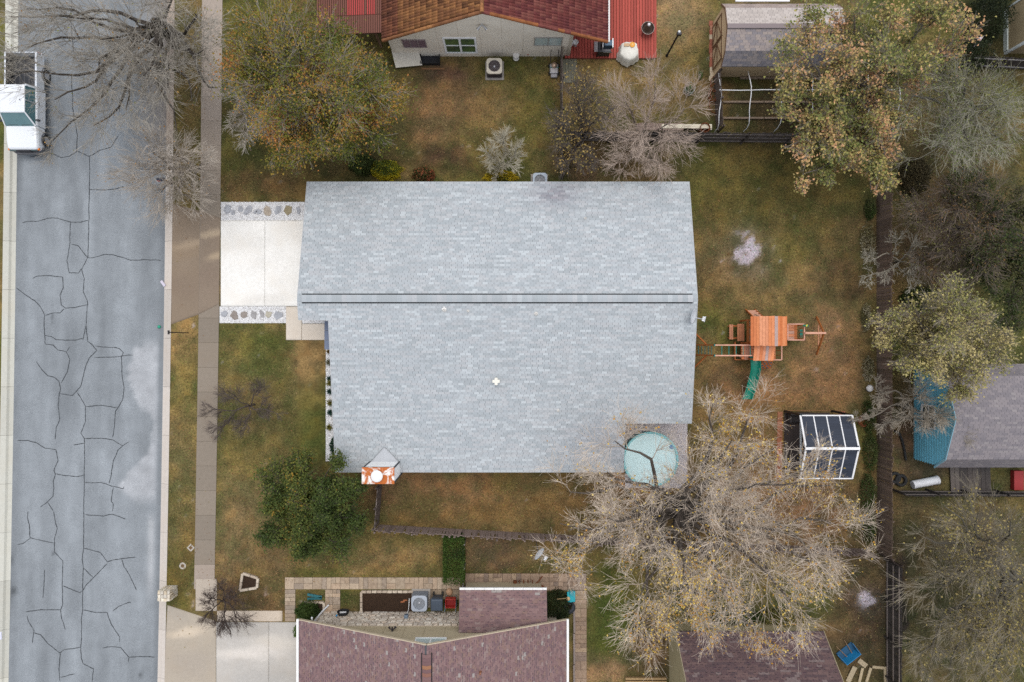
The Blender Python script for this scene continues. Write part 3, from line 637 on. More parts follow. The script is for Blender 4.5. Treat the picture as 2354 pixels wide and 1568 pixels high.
for k, xs in enumerate((-5.6, -4.35, -3.1, -1.85, -.6, .65, 1.9)):
    MB().box(xs - .008, xs + .008, YWALL - .012, YWALL - .003, 0, nzf(xs) - .2).build('panel_joint', M_SIDING, nh, col=(.66, .59, .50))
MB().box(wx1, wx1 + .2, YWALL - .03, YWALL + .3, 0, nzf(wx1) - .2).build('corner_post', M_PAINT, nh, col=(.58, .52, .42))
MB().box(wx1, wx1 + .04, YWALL + .3, 23, 0, 3.4).build('side_wall', M_SIDING, nh, col=(.6, .54, .44))
def tile_plane(O, U, V, wid, length, e, tw, colf, rr, n_ind, name='roof_tile'):
    U = Vector(U).normalized(); V = Vector(V).normalized(); N = U.cross(V); O = Vector(O); rows = int(length / e + .5); e = length / rows
    K = 5; prof = [(tw * (k / K), .045 * math.sin(math.pi * k / K) + .004) for k in range(K + 1)]
    lst = []
    for j in range(rows):
        for i in range(int(wid / tw)):
            lst.append((j, i, colf(rr, j, i)))
    pos = lambda j, i: O + U * (i * tw) + V * (j * e)
    vis = sorted([k for k, t in enumerate(lst) if (lambda p: abs(p.y * F / (H - p.z)) < 770)(pos(t[0], t[1]))], key=lambda k: (pos(lst[k][0], lst[k][1]) - Vector((0, 0, H))).length)[:n_ind]
    vis = set(vis); shared = {}; VV = []; FF = []; CC = []
    loc = []
    for (u, h) in prof: loc.append((u, 0, h + .035))
    for (u, h) in prof: loc.append((u, e + .04, h + .006))
    for (u, h) in prof: loc.append((u, 0, h + .010))
    fs = [(k, k + 1, k + 1 + K + 1, k + K + 1) for k in range(K)] + [(k + 2 * K + 2, k + 1 + 2 * K + 2, k + 1, k) for k in range(K)]
    for k, (j, i, c) in enumerate(lst):
        p = pos(j, i)
        if k in vis:
            key = tuple(round(x, 2) for x in c)
            if key not in shared: shared[key] = MB().add(loc, fs, True).mesh(name, M_TILE, c)
            addmesh(name, shared[key], nh, Matrix(((U.x, V.x, N.x, p.x), (U.y, V.y, N.y, p.y), (U.z, V.z, N.z, p.z), (0, 0, 0, 1))))
        else:
            b = len(VV); VV += [tuple(p + U * a + V * b_ + N * c_) for a, b_, c_ in loc]; FF += [tuple(q + b for q in f) for f in fs]; CC += [c] * len(loc)
    me = np_mesh(name + 's', VV, FF, CC, smooth=True); me.materials.append(M_TILE); o = addmesh(name + '_field', me, nh); o['kind'] = 'stuff'
def orange(rr, j, i):
    b = rr.choice(((.32, .145, .055), (.285, .125, .048), (.25, .11, .046), (.355, .165, .062), (.225, .098, .042)))
    d = .66 if rr.random() < .18 else 1.0
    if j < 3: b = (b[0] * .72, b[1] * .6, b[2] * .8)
    return tuple(x * d for x in b)
def maroon(rr, j, i):
    b = rr.choice(((.165, .042, .036), (.145, .036, .034), (.19, .055, .045), (.13, .032, .032), (.21, .07, .055))); return b
rr = random.Random(8)
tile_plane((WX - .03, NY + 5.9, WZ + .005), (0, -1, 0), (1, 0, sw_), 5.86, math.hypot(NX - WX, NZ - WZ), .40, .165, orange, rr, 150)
tile_plane((EX + .03, NY + .02, EZ + .005), (0, 1, 0), (-1, 0, se_), 5.86, math.hypot(EX - NX, NZ - EZ), .38, .165, maroon, rr, 150)
# rake and ridge tiles
for (xa, xb, n, cfun) in ((WX, NX, 17, orange), (EX, NX, 19, lambda r, j, i: (.27, .10, .035) if r.random() < .7 else (.17, .05, .04))):
    for k in range(n):
        t0, t1 = k / n, (k + 1.06) / n; a = Vector((xa + (xb - xa) * t0, NY - .02, 0)); b = Vector((xa + (xb - xa) * t1, NY - .02, 0)); a.z = nzf(a.x) + .07; b.z = nzf(b.x) + .055
        MB().tube([a, b], [.105, .095], 8).build('rake_tile', M_TILE, nh, col=cfun(rr, 9, 0))
for k in range(14):
    y = NY - .05 + k * .42; MB().tube([(NX, y, NZ + .06), (NX, y + .45, NZ + .075)], [.12, .105], 8).build('ridge_tile', M_TILE, nh, col=orange(rr, 9, 0))
MB().beam((EX + .10, NY, EZ - .02), (EX + .10, NYB, EZ - .02), .11, .10).build('gutter', M_PAINT, nh, col=(.72, .71, .68))
def southwin(parent, px0, px1, py0, py1, fcol, gcol, fw=.09, mull=1, sash=False, name='window', yw=YWALL):
    # window on a wall facing south at yw; heights follow from the picture rows
    def zz(py): return H - yw * F / (CY - py)
    z1, z0 = zz(py0), zz(py1); zm = (z0 + z1) / 2
    xa = (px0 - CX) * (H - zm) / F; xb = (px1 - CX) * (H - zm) / F
    MB().box(xa, xb, yw - .02, yw + .04, z0, z1)
    w = MB().box(xa + fw * .5, xb - fw * .5, yw - .02, yw - .004, z0 + fw * .5, z1 - fw * .5).build(name, gcol, parent)
    m = MB(); m.box(xa, xa + fw, yw - .06, yw - .003, z0, z1); m.box(xb - fw, xb, yw - .06, yw - .003, z0, z1); m.box(xa + fw, xb - fw, yw - .06, yw - .003, z1 - fw, z1); m.box(xa + fw, xb - fw, yw - .06, yw - .003, z0, z0 + fw)
    m.build('window_frame', M_PAINT, w, col=fcol)
    for k in range(mull):
        xm = xa + (xb - xa) * (k + 1) / (mull + 1); MB().box(xm - fw * .5, xm + fw * .5, yw - .058, yw - .004, z0 + fw, z1 - fw).build('mullion', M_PAINT, w, col=fcol)
    if sash: MB().box(xa + fw, xb - fw, yw - .05, yw - .005, zm - .035, zm + .035).build('sash_bar', M_PAINT, w, col=fcol)
    return w
gm = mat('green_glass', (.10, .17, .05), (.02, .05, .04), 1.2, .15, spec=.6); gw = mat('pale_glass', (.46, .54, .52), (.40, .48, .47), 2, .2, spec=.6); gp = mat('purple_curtain', (.22, .14, .165), (.15, .10, .12), 4, .5)
southwin(nh, *T(1, 0, 1728, 0)[:1], *T(1, 0, 2032, 0)[:1], 86, 121.5, (.84, .84, .84), gm, .12, 1, True)
southwin(nh, *T(1, 0, 1348, 0)[:1], *T(1, 0, 1566, 0)[:1], 91, 108.5, (.30, .24, .24), gp, .05, 2)
southwin(nh, *T(2, 0, 204, 0)[:1], *T(2, 0, 462, 0)[:1], 85.5, 104, (.35, .33, .30), gw, .045, 1)
fl = thing('flood_light', TP(1, 0, 2080, 185, 4.3), 'twin silver floodlight fixed under the cream gable peak', 'light')
q = Vector((P(1107, 46, 4.5).x, YWALL - .03, 4.35)); m = MB(); m.lathe((q.x, q.y - .03, q.z - .05), [(.06, 0), (.06, .1)], 12); m.build('base', M_METAL, fl, col=(.6, .6, .6))
for s in (-1, 1): MB().tube([(q.x + s * .05, q.y - .05, q.z), (q.x + s * .18, q.y - .16, q.z - .06), (q.x + s * .25, q.y - .22, q.z - .12)], [.035, .06, .10], 12).build('lamp_head', M_METAL, fl, col=(.5, .5, .5))
# porch roof west of the tile house
pr_ = thing('porch_roof', (-9.6, 20, 0), 'lower red and brown metal porch roof behind the leafy tree', 'porch roof')
xa, xb = -11.5, -7.6
slab_plane([(xa, 18.0, 2.2), (xb, 18.0, 2.55), (xb, 24, 2.55), (xa, 24, 2.2)], .08, mat('porch_deck', (.10, .045, .03)), 'deck', pr_)
for k in range(30):
    x = xa + .07 + k * .13; c = (.42, .05, .045) if 13 < k < 27 and k % 9 != 4 else (.17, .06, .04)
    zz_ = lambda xx: 2.2 + (xx - xa) / (xb - xa) * .35
    MB().beam((x, 18.0, zz_(x) + .02), (x, 19.05, zz_(x) + .02), .07, .04).build('rib', M_PAINT, pr_, col=(.17, .06, .04))
    MB().beam((x, 19.08, zz_(x) + .025), (x, 24, zz_(x) + .025), .07, .05).build('rib', M_PAINT, pr_, col=c)
for x in (xa + .2, xb - .5): MB().box(x - .05, x + .05, 18.2, 18.3, -.05, 2.2).build('post', M_WOOD, pr_, col=(.2, .12, .08))
# red deck
dk_ = thing('red_deck', (6.1, 20, 0), 'red painted plank deck beside the tile roofed house', 'deck')
zd = .16; kd = (H - zd) / F
yd0 = (CY - 134.5) * kd; rr = random.Random(6)
x = (1298 - CX) * kd
while x < (1503 - CX) * kd:
    w = .178; v = rr.uniform(.78, 1.15)
    MB().box(x, x + w - .028, yd0 + .03, 24, zd - .035, zd).build('plank', M_DECK, dk_, col=(.40 * v, .075 * v, .055 * v)); x += w
MB().box((1298 - CX) * kd - .01, (1503 - CX) * kd, yd0, yd0 + .028, -.05, zd - .004).build('skirt', M_DECK, dk_, col=(.22, .06, .04))

# ------------------------------------------------------------------ south house
sh = thing('stone_house', (-4.6, -16.86, 0), 'house with mauve-brown shingle roof and cream stone gable wall', 'house')
SX, SZ, SY, SYB = -4.57, 5.9, -16.27, -25.5; W2, E2, ZE2 = -12.42, 3.17, 2.6
sW = (SZ - ZE2) / (SX - W2); sE = (SZ - ZE2) / (E2 - SX)
szf = lambda x: SZ - (SX - x) * sW if x < SX else SZ - (x - SX) * sE
slab_plane([(W2, SY, ZE2), (SX, SY, SZ), (SX, SYB, SZ), (W2, SYB, ZE2)], .14, M_DARK, 'roof_deck', sh); slab_plane([(SX + .001, SY, SZ), (E2, SY, ZE2), (E2, SYB, ZE2), (SX + .001, SYB, SZ)], .14, M_DARK, 'roof_deck', sh)
MAUV = [(.215, .138, .134), (.198, .124, .122), (.235, .152, .145), (.255, .185, .172), (.31, .275, .255), (.18, .118, .12), (.225, .146, .128)]
MW = [22, 20, 16, 7, 2, 12, 10]
def mauve(rr, st, u, v):
    return rr.choices(MAUV, MW)[0]
rr = random.Random(31); vis_len = 5.6
LW = math.hypot(SX - W2, SZ - ZE2)
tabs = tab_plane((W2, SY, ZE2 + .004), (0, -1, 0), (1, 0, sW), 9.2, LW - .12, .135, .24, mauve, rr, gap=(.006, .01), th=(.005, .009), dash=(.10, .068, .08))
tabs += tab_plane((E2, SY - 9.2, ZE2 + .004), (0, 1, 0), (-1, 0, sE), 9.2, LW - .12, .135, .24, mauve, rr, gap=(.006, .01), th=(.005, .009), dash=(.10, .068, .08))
lay_tabs(sh, tabs, .24, 260, 'shingle', M_SHING, seed=3)
# rake trim, gutters, ridge vent
for (xa, xb) in ((W2, SX), (E2, SX)):
    MB().beam((xa, SY + .02, szf(xa) - .07), (xb, SY + .02, szf(xb) - .07), .04, .17).build('rake_board', M_PAINT, sh, col=(.55, .46, .33))
for s, x in ((-1, W2), (1, E2)):
    MB().beam((x + s * .08, SY + .05, ZE2 - .03), (x + s * .08, SYB, ZE2 - .03), .13, .12).build('gutter', M_PAINT, sh, col=(.84, .83, .80))
for s in (-1, 1): MB().beam((SX + s * .27, SY - .45, SZ - .08), (SX + s * .27, SYB, SZ - .08), .05, .06).build('vent_slot', MATS['vent_black'], sh)
rr = random.Random(32)
for k in range(30):
    y = SY - .5 - k * .2; c = rr.choice([(.20, .12, .115), (.17, .10, .10), (.30, .15, .085), (.24, .12, .09), (.15, .09, .095)]); yv = .24
    MB().add([(SX - yv, y, SZ - yv * sW + .05), (SX, y, SZ + .055), (SX + yv, y, SZ - yv * sE + .05), (SX - yv, y - .22, SZ - yv * sW + .04), (SX, y - .22, SZ + .045), (SX + yv, y - .22, SZ - yv * sE + .04)], [(3, 4, 1, 0), (4, 5, 2, 1)]).build('cap_shingle', M_SHING, sh, col=c)
YS2 = -16.86
def gable(x0, x1, z0, col, name):
    pts = [(x0, z0), (x1, z0), (x1, szf(x1) - .16)] + ([(SX, SZ - .16)] if x0 < SX < x1 else []) + [(x0, szf(x0) - .16)]
    n = len(pts); vs = [(a, YS2, b) for a, b in pts] + [(a, YS2 - .2, b) for a, b in pts]
    fs = [tuple(range(n))[::-1], tuple(range(n, 2 * n))] + [(i, (i + 1) % n, (i + 1) % n + n, i + n) for i in range(n)]
    return MB().add(vs, fs).build(name, M_SIDING, sh, col=col)
gable(-11.85, 2.7, 2.02, (.50, .42, .28), 'gable_siding')
for k in range(12):
    x = -11.0 + k * 1.18
    MB().box(x - .012, x + .012, YS2 + .003, YS2 + .012, 2.1, szf(x) - .18).build('batten', M_SIDING, sh, col=(.40, .335, .22))
MB().box(-11.85, 2.7, YS2 - .2, YS2 + .03, -.1, 2.06).build('wall', M_STONE, sh, col=(.50, .44, .36))
rr = random.Random(33); z = .0; smesh = {}
while z < 2.0:
    hh = rr.choice((.2, .24, .28)); hh = min(hh, 2.1 - z); x = -11.85 + rr.uniform(-.15, 0)
    while x < -3.0:
        w = rr.uniform(.26, .52); x1_ = min(x + w, -2.9)
        if x1_ - max(x, -11.85) > .08:
            a = max(x, -11.85) + .012; b = x1_ - .012; j = lambda q=.035: rr.uniform(0, q)
            poly = [(a + j(), z + .012 + j()), (b - j(.08), z + .012 + j(.02)), (b - j(.02), z + hh - .012 - j(.06)), (a + j(.08), z + hh - .012 - j(.02))]
            d = rr.uniform(.035, .075); vs = [(p, YS2 + .03, q) for p, q in poly] + [(p, YS2 + .03 + d, q) for p, q in poly]
            m = MB().add(vs, [(4, 7, 6, 5), (0, 4, 5, 1), (1, 5, 6, 2), (2, 6, 7, 3), (3, 7, 4, 0)])
            c = rr.choice(((.66, .60, .52), (.72, .66, .58), (.60, .54, .47), (.70, .60, .50), (.76, .71, .63), (.52, .46, .40)))
            m.build('stone', M_STONE, sh, col=c)
        x += w
    z += hh
def northwin(parent, xa, xb, z0, z1, fw, yw):
    w = MB().box(xa, xb, yw + .004, yw + .02, z0, z1).build('window', gw, parent)
    m = MB(); m.box(xa - fw, xa, yw + .003, yw + .06, z0 - fw, z1 + fw); m.box(xb, xb + fw, yw + .003, yw + .06, z0 - fw, z1 + fw); m.box(xa, xb, yw + .003, yw + .06, z1, z1 + fw); m.box(xa, xb, yw + .003, yw + .06, z0 - fw, z0); xm = (xa + xb) / 2; m.box(xm - fw / 2, xm + fw / 2, yw + .003, yw + .055, z0, z1)
    m.build('window_frame', M_PAINT, w, col=(.82, .82, .80))
zz = lambda py: H - (-YS2) * F / (py - CY)
xw = lambda zx, z: (T(1, 3, zx, 0)[0] - CX) * (H - z) / F
northwin(sh, xw(1470, 4.2), xw(1735, 4.2), 3.75, 4.55, .08, YS2)
MB().box(-11.85, -11.7, -25.2, YS2 - .2, -.1, 2.75).build('side_wall', M_SIDING, sh, col=(.48, .41, .28)); MB().box(2.55, 2.7, -25.2, YS2 - .2, -.1, 2.75).build('side_wall', M_SIDING, sh, col=(.48, .41, .28))
for k in range(30, 43):
    y = SY - .5 - k * .2; MB().add([(SX - .24, y, SZ - .24 * sW + .05), (SX, y, SZ + .055), (SX + .24, y, SZ - .24 * sE + .05), (SX - .24, y - .22, SZ - .24 * sW + .04), (SX, y - .22, SZ + .045), (SX + .24, y - .22, SZ - .24 * sE + .04)], [(3, 4, 1, 0), (4, 5, 2, 1)]).build('cap_shingle', M_SHING, sh, col=(.2, .12, .11))
# lower annex with its own roof
ax0, ax1 = -3.08, 2.04; ay0, az0, ay1, az1 = -14.62, 2.3, -16.82, 3.0
slab_plane([(ax0, ay1, az1), (ax1, ay1, az1), (ax1, ay0, az0), (ax0, ay0, az0)], .12, M_DARK, 'annex_roof_deck', sh)
rr = random.Random(35); L = math.hypot(ay0 - ay1, az1 - az0)
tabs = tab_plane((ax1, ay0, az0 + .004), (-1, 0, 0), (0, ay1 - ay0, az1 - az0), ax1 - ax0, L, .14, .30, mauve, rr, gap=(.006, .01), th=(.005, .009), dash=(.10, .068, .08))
lay_tabs(sh, tabs, .30, 40, 'shingle', M_SHING, seed=5)
MB().beam((ax0, ay0 + .07, az0 - .02), (ax1, ay0 + .07, az0 - .02), .12, .11).build('gutter', M_PAINT, sh, col=(.82, .81, .78))
for k in range(9): MB().box(ax0 + .3 + k * .57, ax0 + .33 + k * .57, ay0 + .02, ay0 + .13, az0 + .036, az0 + .05).build('gutter_hanger', M_PAINT, sh, col=(.6, .6, .6))
MB().box(ax0 + .25, ax1 - .25, -16.8, ay0 - .35, -.1, 2.2).build('annex_wall', M_SIDING, sh, col=(.48, .41, .28))
MB().tube([(-11.7, SY + .1, 2.5), (-11.75, -16.65, 2.2), (-11.72, -16.7, .3), (-11.35, -16.35, .1)], .055, 8).build('downpipe', M_PAINT, sh, col=(.68, .69, .70))
q = P(1538 / 1, 1, 0)
vp = TP(1, 3, 2062, 1495, 4.9); MB().lathe((vp.x, vp.y, szf(vp.x) - .02), [(.09, 0), (.06, .08), (.045, .3), (.03, .3), (.03, .2)], 12).build('vent_pipe', M_METAL, sh, col=(.42, .2, .12))
fl2 = thing('flood_light', (-6.45, YS2 + .05, 2.9), 'dark bronze twin floodlight on the tan gable above stone', 'light')
q = Vector((xw(1255, 2.7), YS2 + .04, 2.75)); MB().lathe((q.x, q.y, q.z - .05), [(.06, 0), (.06, .1)], 12).build('base', M_METAL, fl2, col=(.08, .07, .07))
for s in (-1, 0, 1): MB().tube([(q.x, q.y + .03, q.z), (q.x + s * .12, q.y + .12, q.z + .02), (q.x + s * .2, q.y + .22, q.z + .0)], [.03, .04, .085 if s else .05], 12).build('lamp_head', M_METAL, fl2, col=(.09, .08, .085))

# ------------------------------------------------------------------ barn, sheds
def gambrel(name, label, ax, axc, base0, base1, prof, cat, roofcols, rw, wallcol, e, tw, n_ind, trim, seed, overhang=.12, loc=None, endcol=None, dash=None, pcols={}):
    """ridge along X; prof = list of (y, z) from one eave over the ridge to the other"""
    x0, x1 = base0, base1
    t = thing(name, loc, label, cat); rr = random.Random(seed); tabs = []
    cf = lambda r, st, u, v: st if (st is not None and r.random() < .2) else r.choices(roofcols, rw)[0]
    for k in range(len(prof) - 1):
        (ya, za), (yb, zb_) = prof[k], prof[k + 1]
        slab_plane([(x0 - overhang, ya, za), (x1 + overhang, ya, za), (x1 + overhang, yb, zb_), (x0 - overhang, yb, zb_)], .07, M_DARK, 'roof_deck', t)
        L = math.hypot(yb - ya, zb_ - za); W = x1 - x0 + 2 * overhang
        up = zb_ > za
        lowy, lowz, hy, hz = (ya, za, yb, zb_) if up else (yb, zb_, ya, za)
        U = (1, 0, 0) if hy > lowy else (-1, 0, 0); Ox = x0 - overhang if hy > lowy else x1 + overhang
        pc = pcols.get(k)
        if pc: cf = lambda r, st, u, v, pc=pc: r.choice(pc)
        else: cf = lambda r, st, u, v: st if (st is not None and r.random() < .2) else r.choices(roofcols, rw)[0]
        tabs += tab_plane((Ox, lowy, lowz + .004), U, (0, hy - lowy, hz - lowz), W, L, e, tw, cf, rr, dash=dash)
    lay_tabs(t, tabs, tw, n_ind, 'shingle', M_SHING, seed=seed)
    for x, s in ((x0, -1), (x1, 1)):
        ins = [(y, z - .09) for y, z in prof]; ins[0] = (prof[0][0] + (.15 if prof[0][0] < prof[-1][0] else -.15), ins[0][1]); ins[-1] = (prof[-1][0] - (.15 if prof[0][0] < prof[-1][0] else -.15), ins[-1][1])
        pts = [(ins[0][0], -.1)] + ins + [(ins[-1][0], -.1)]; n = len(pts)
        vs = [(x, y, z) for y, z in pts] + [(x - s * .1, y, z) for y, z in pts]
        fs = [tuple(range(n)), tuple(range(n, 2 * n))[::-1]] + [(i, i + n, (i + 1) % n + n, (i + 1) % n) for i in range(n)]
        MB().add(vs, fs).build('end_wall', M_SIDING, t, col=endcol or wallcol)
        for (ya, za), (yb, zb_) in zip(prof[:-1], prof[1:]):
            MB().beam((x + s * (overhang + .015), ya, za - .05), (x + s * (overhang + .015), yb, zb_ - .05), .03, .12, (0, 0, 1)).build('rake_board', M_PAINT, t, col=trim)
    for (y, z) in (prof[0], prof[-1]):
        d = .15 if y == min(prof[0][0], prof[-1][0]) else -.15
        MB().box(x0 + .1, x1 - .1, min(y + d, y + d * 1.6), max(y + d, y + d * 1.6), -.1, z - .05).build('side_wall', M_SIDING, t, col=wallcol)
    return t
BR = [(.140, .092, .09), (.122, .08, .082), (.16, .105, .10), (.19, .145, .14), (.105, .072, .076)]
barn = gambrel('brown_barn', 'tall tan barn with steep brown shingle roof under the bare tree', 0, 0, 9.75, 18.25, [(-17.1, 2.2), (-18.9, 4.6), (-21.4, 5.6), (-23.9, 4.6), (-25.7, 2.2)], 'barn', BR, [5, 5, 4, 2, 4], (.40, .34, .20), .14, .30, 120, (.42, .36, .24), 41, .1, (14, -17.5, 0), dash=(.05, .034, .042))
GB = [(.215, .195, .205), (.24, .215, .222), (.195, .178, .19), (.262, .238, .24)]
bs = gambrel('blue_shed', 'large blue gambrel shed with grey shingle roof behind the fence', 0, 0, 24.95, 33.5, [(-1.35, 2.15), (-2.0, 3.2), (-4.4, 4.1), (-6.8, 3.2), (-7.45, 2.15)], 'shed', GB, [5, 5, 4, 2], (.20, .55, .70), .14, .30, 120, (.25, .48, .58), 42, .02, (27, -4.4, 0))
for k in range(15):
    z = .2 + k * .24; 
    hw = 2.95 if z < 2.1 else (2.95 - (z - 2.1) * .62 if z < 3.15 else max(.2, 2.3 - (z - 3.15) * 2.6))
    MB().box(24.93, 24.948, -4.4 - hw, -4.4 + hw, z, z + .02).build('siding_lap', M_SIDING, bs, col=(.15, .45, .58))
m = MB(); wy0, wy1, wz0, wz1 = -5.05, -4.1, 1.05, 2.0
def yy_(py, z): return (CY - py) * (H - z) / F
wy0, wy1 = yy_(982, 1.6), yy_(934, 1.6)
w = MB().box(24.93, 24.945, wy0, wy1, .95, 2.1).build('window', M_GLASS, bs)
fr = MB(); f_ = .09
fr.box(24.88, 24.946, wy0 - f_, wy0, .95 - f_, 2.1 + f_); fr.box(24.88, 24.946, wy1, wy1 + f_, .95 - f_, 2.1 + f_); fr.box(24.88, 24.946, wy0, wy1, 2.1, 2.1 + f_); fr.box(24.88, 24.946, wy0, wy1, .95 - f_, .95); fr.box(24.9, 24.944, (wy0 + wy1) / 2 - .03, (wy0 + wy1) / 2 + .03, .95, 2.1); fr.box(24.905, 24.943, wy0, wy1, 1.5, 1.55)
fr.build('window_frame', M_PAINT, w, col=(.76, .76, .76))
TB = [(.345, .275, .245), (.31, .25, .225), (.375, .31, .275), (.285, .23, .215)]
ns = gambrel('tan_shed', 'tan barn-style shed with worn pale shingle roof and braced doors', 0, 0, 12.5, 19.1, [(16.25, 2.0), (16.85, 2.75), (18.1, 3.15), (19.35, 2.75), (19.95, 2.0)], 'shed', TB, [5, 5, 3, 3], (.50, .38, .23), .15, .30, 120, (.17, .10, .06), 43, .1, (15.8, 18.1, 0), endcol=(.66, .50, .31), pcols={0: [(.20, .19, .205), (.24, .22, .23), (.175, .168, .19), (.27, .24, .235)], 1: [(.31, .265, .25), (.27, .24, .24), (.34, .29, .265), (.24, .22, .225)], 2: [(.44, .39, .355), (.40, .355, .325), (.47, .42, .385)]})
# doors with dark braces on the west end
for (ya, yb) in ((16.75, 18.08), (18.12, 19.45)):
    d = MB().box(12.44, 12.495, ya, yb, .08, 1.98).build('door', M_SIDING, ns, col=(.58, .44, .27))
    m = MB()
    for yq in (ya, yb - .08): m.box(12.41, 12.437, yq, yq + .08, .08, 1.98)
    for zq in (.08, .98, 1.9): m.box(12.408, 12.436, ya + .081, yb - .081, zq, zq + .08)
    m.beam((12.415, ya + .08, .16), (12.415, yb - .08, .98), .07, .02); m.beam((12.415, yb - .08, 1.06), (12.415, ya + .08, 1.9), .07, .02)
    m.build('brace', M_PAINT, d, col=(.16, .085, .045))
MB().beam((12.38, 18.1, 3.2), (19.2, 18.1, 3.2), .26, .03).build('ridge_cap', M_SHING, ns, col=(.24, .20, .20))
MB().beam((13.2, 20.1, 2.05), (16.4, 20.1, 2.05), .1, .1).build('gutter', M_PAINT, ns, col=(.8, .8, .8))
ne = thing('corner_shed', (32, 19, 0), 'tan flat walled outbuilding with white corner trim and fence beside it', 'shed')
MB().box(30.6, 36, 17.85, 20.55, -.1, 2.7).build('wall', M_SIDING, ne, col=(.42, .33, .195))
for (y, w_) in ((17.85, .1), (20.55, .1)):
    MB().box(30.55, 30.7, y - .06, y + .06, 0, 2.7).build('corner_trim', M_PAINT, ne, col=(.72, .76, .74))
MB().box(30.52, 30.598, 17.95, 20.45, -.05, .32).build('skirting', M_PAINT, ne, col=(.66, .72, .68))
slab_plane([(30.5, 17.5, 2.7), (36.2, 17.5, 2.7), (36.2, 19.2, 3.5), (30.5, 19.2, 3.5)], .1, M_SHING, 'roof', ne, col=(.2, .17, .17)); slab_plane([(30.5, 20.9, 2.7), (36.2, 20.9, 2.7), (36.2, 19.201, 3.5), (30.5, 19.201, 3.5)], .1, M_SHING, 'roof', ne, col=(.2, .17, .17))
# ------------------------------------------------------------------ fences: every picket a piece
def fence(name, label, p0, p1, h, col, side=1, pw=.14, rails=(.3, .95, 1.6), railcol=None, post_gap=2.4, seed=0, lean=.01, group=None, cat='fence', z0=0.0):
    a = Vector((p0[0], p0[1], 0)); b = Vector((p1[0], p1[1], 0)); d = (b - a).normalized(); nrm = Vector((-d.y, d.x, 0)) * side; L = (b - a).length; rr = random.Random(seed)
    t = thing(name, (a + b) / 2, label, cat, group)
    var = []
    for k in range(6):
        hh = h * rr.uniform(.97, 1.03); v = rr.uniform(.72, 1.2); w = pw - .012
        m = MB(); m.prism([(-w / 2, -.01), (w / 2, -.01), (w / 2, .01), (-w / 2, .01)], 0, hh - .03)
        m.add([(-w / 2, -.01, hh - .03), (w / 2, -.01, hh - .03), (w / 2, .01, hh - .03), (-w / 2, .01, hh - .03), (-w / 2 + .03, -.01, hh), (w / 2 - .03, -.01, hh), (w / 2 - .03, .01, hh), (-w / 2 + .03, .01, hh)], [(4, 5, 6, 7), (0, 1, 5, 4), (1, 2, 6, 5), (2, 3, 7, 6), (3, 0, 4, 7)])
        var.append(m.mesh('picket', M_WOOD, tuple(c * v for c in col)))
    n = int(L / pw); ang = math.atan2(d.y, d.x)
    for i in range(n):
        p = a + d * (pw * (i + .5))
        M = Matrix.Translation(p + Vector((0, 0, z0 + rr.uniform(-.03, .03)))) @ Matrix.Rotation(ang, 4, 'Z') @ Matrix.Rotation(rr.gauss(0, lean), 4, 'X') @ Matrix.Rotation(rr.gauss(0, lean), 4, 'Y')
        addmesh('picket', rr.choice(var), t, M)
    rc = railcol or col
    for z in rails:
        if z < h: MB().beam(a + nrm * .035 + Vector((0, 0, z0 + z)), b + nrm * .035 + Vector((0, 0, z0 + z)), .04, .09).build('rail', M_WOOD, t, col=rc)
    k = int(L / post_gap) + 1
    for i in range(k + 1):
        p = a + d * (L * i / k) + nrm * .10; MB().rbox(p.x, p.y, -.1, h + z0 - .06, .045, .045, ang).build('post', M_WOOD, t, col=tuple(c * .85 for c in col))
    return t
g0 = lambda px, py: (P(px, py).x, P(px, py).y)
DKW = (.115, .085, .068); GYW = (.21, .175, .16)
fence('picket_fence', 'dark brown picket fence along the east side of the back yard', g0(2014, 425), g0(2015, 1268), 1.75, (.19, .138, .108), 1, .145, (.3, .95, 1.5), seed=1)
fence('picket_fence', 'weathered dark fence with exposed rails behind the barn yard', g0(2036, 1285), g0(2036, 1640), 1.7, (.075, .066, .063), -1, .145, (.18, .85, 1.5), (.26, .22, .20), seed=2)
fence('picket_fence', 'short dark fence return linking the two east fences', g0(2015, 1270), g0(2036, 1285), 1.7, (.07, .052, .045), 1, .145, (.3, 1.4), seed=3)
fence('picket_fence', 'grey weathered fence with rails below the pipe garden frame', g0(1296, 324), g0(2005, 330), 1.9, (.115, .098, .09), -1, .145, (.3, 1.0, 1.65), (.21, .185, .175), seed=4, post_gap=3.0)
fence('picket_fence', 'grey fence running from the red deck towards the grey house', g0(1287, 122), g0(1288, 412), 1.55, (.155, .128, .112), 1, .145, (.3, 1.3), seed=5)
fence('picket_fence', 'mauve-brown leaning fence south of the grey house', g0(871, 1206), g0(1372, 1234), 1.55, (.25, .195, .175), -1, .145, (.3, 1.2), seed=6, lean=.035)
fence('picket_fence', 'mauve-brown leaning fence under the big bare tree', g0(1376, 1235), g0(1990, 1262), 1.55, (.20, .155, .14), -1, .145, (.3, 1.2), seed=61, lean=.035)
fence('picket_fence', 'short leaning fence between chimney and side yard corner', g0(878, 1112), g0(871, 1204), 1.5, (.16, .125, .11), -1, .145, (.3, 1.25), (.34, .29, .27), seed=7, lean=.03)
fence('picket_fence', 'slim grey fence and gate beside the clipped hedge', g0(1066, 1240), g0(1064.5, 1348), 1.2, (.25, .225, .21), 1, .12, (.25, .95), (.36, .33, .31), seed=8)
fence('picket_fence', 'dark fence between the blue shed and the wooded lot', g0(2050, 1128), g0(2360, 1130), 1.5, (.06, .05, .047), 1, .145, (.3, 1.2), (.16, .14, .13), seed=9)
fence('picket_fence', 'dark fence with pale capping beside the tan outbuilding', g0(2195, 152), g0(2360, 160), 1.5, (.07, .058, .055), -1, .145, (.3, 1.3), (.36, .34, .34), seed=10)
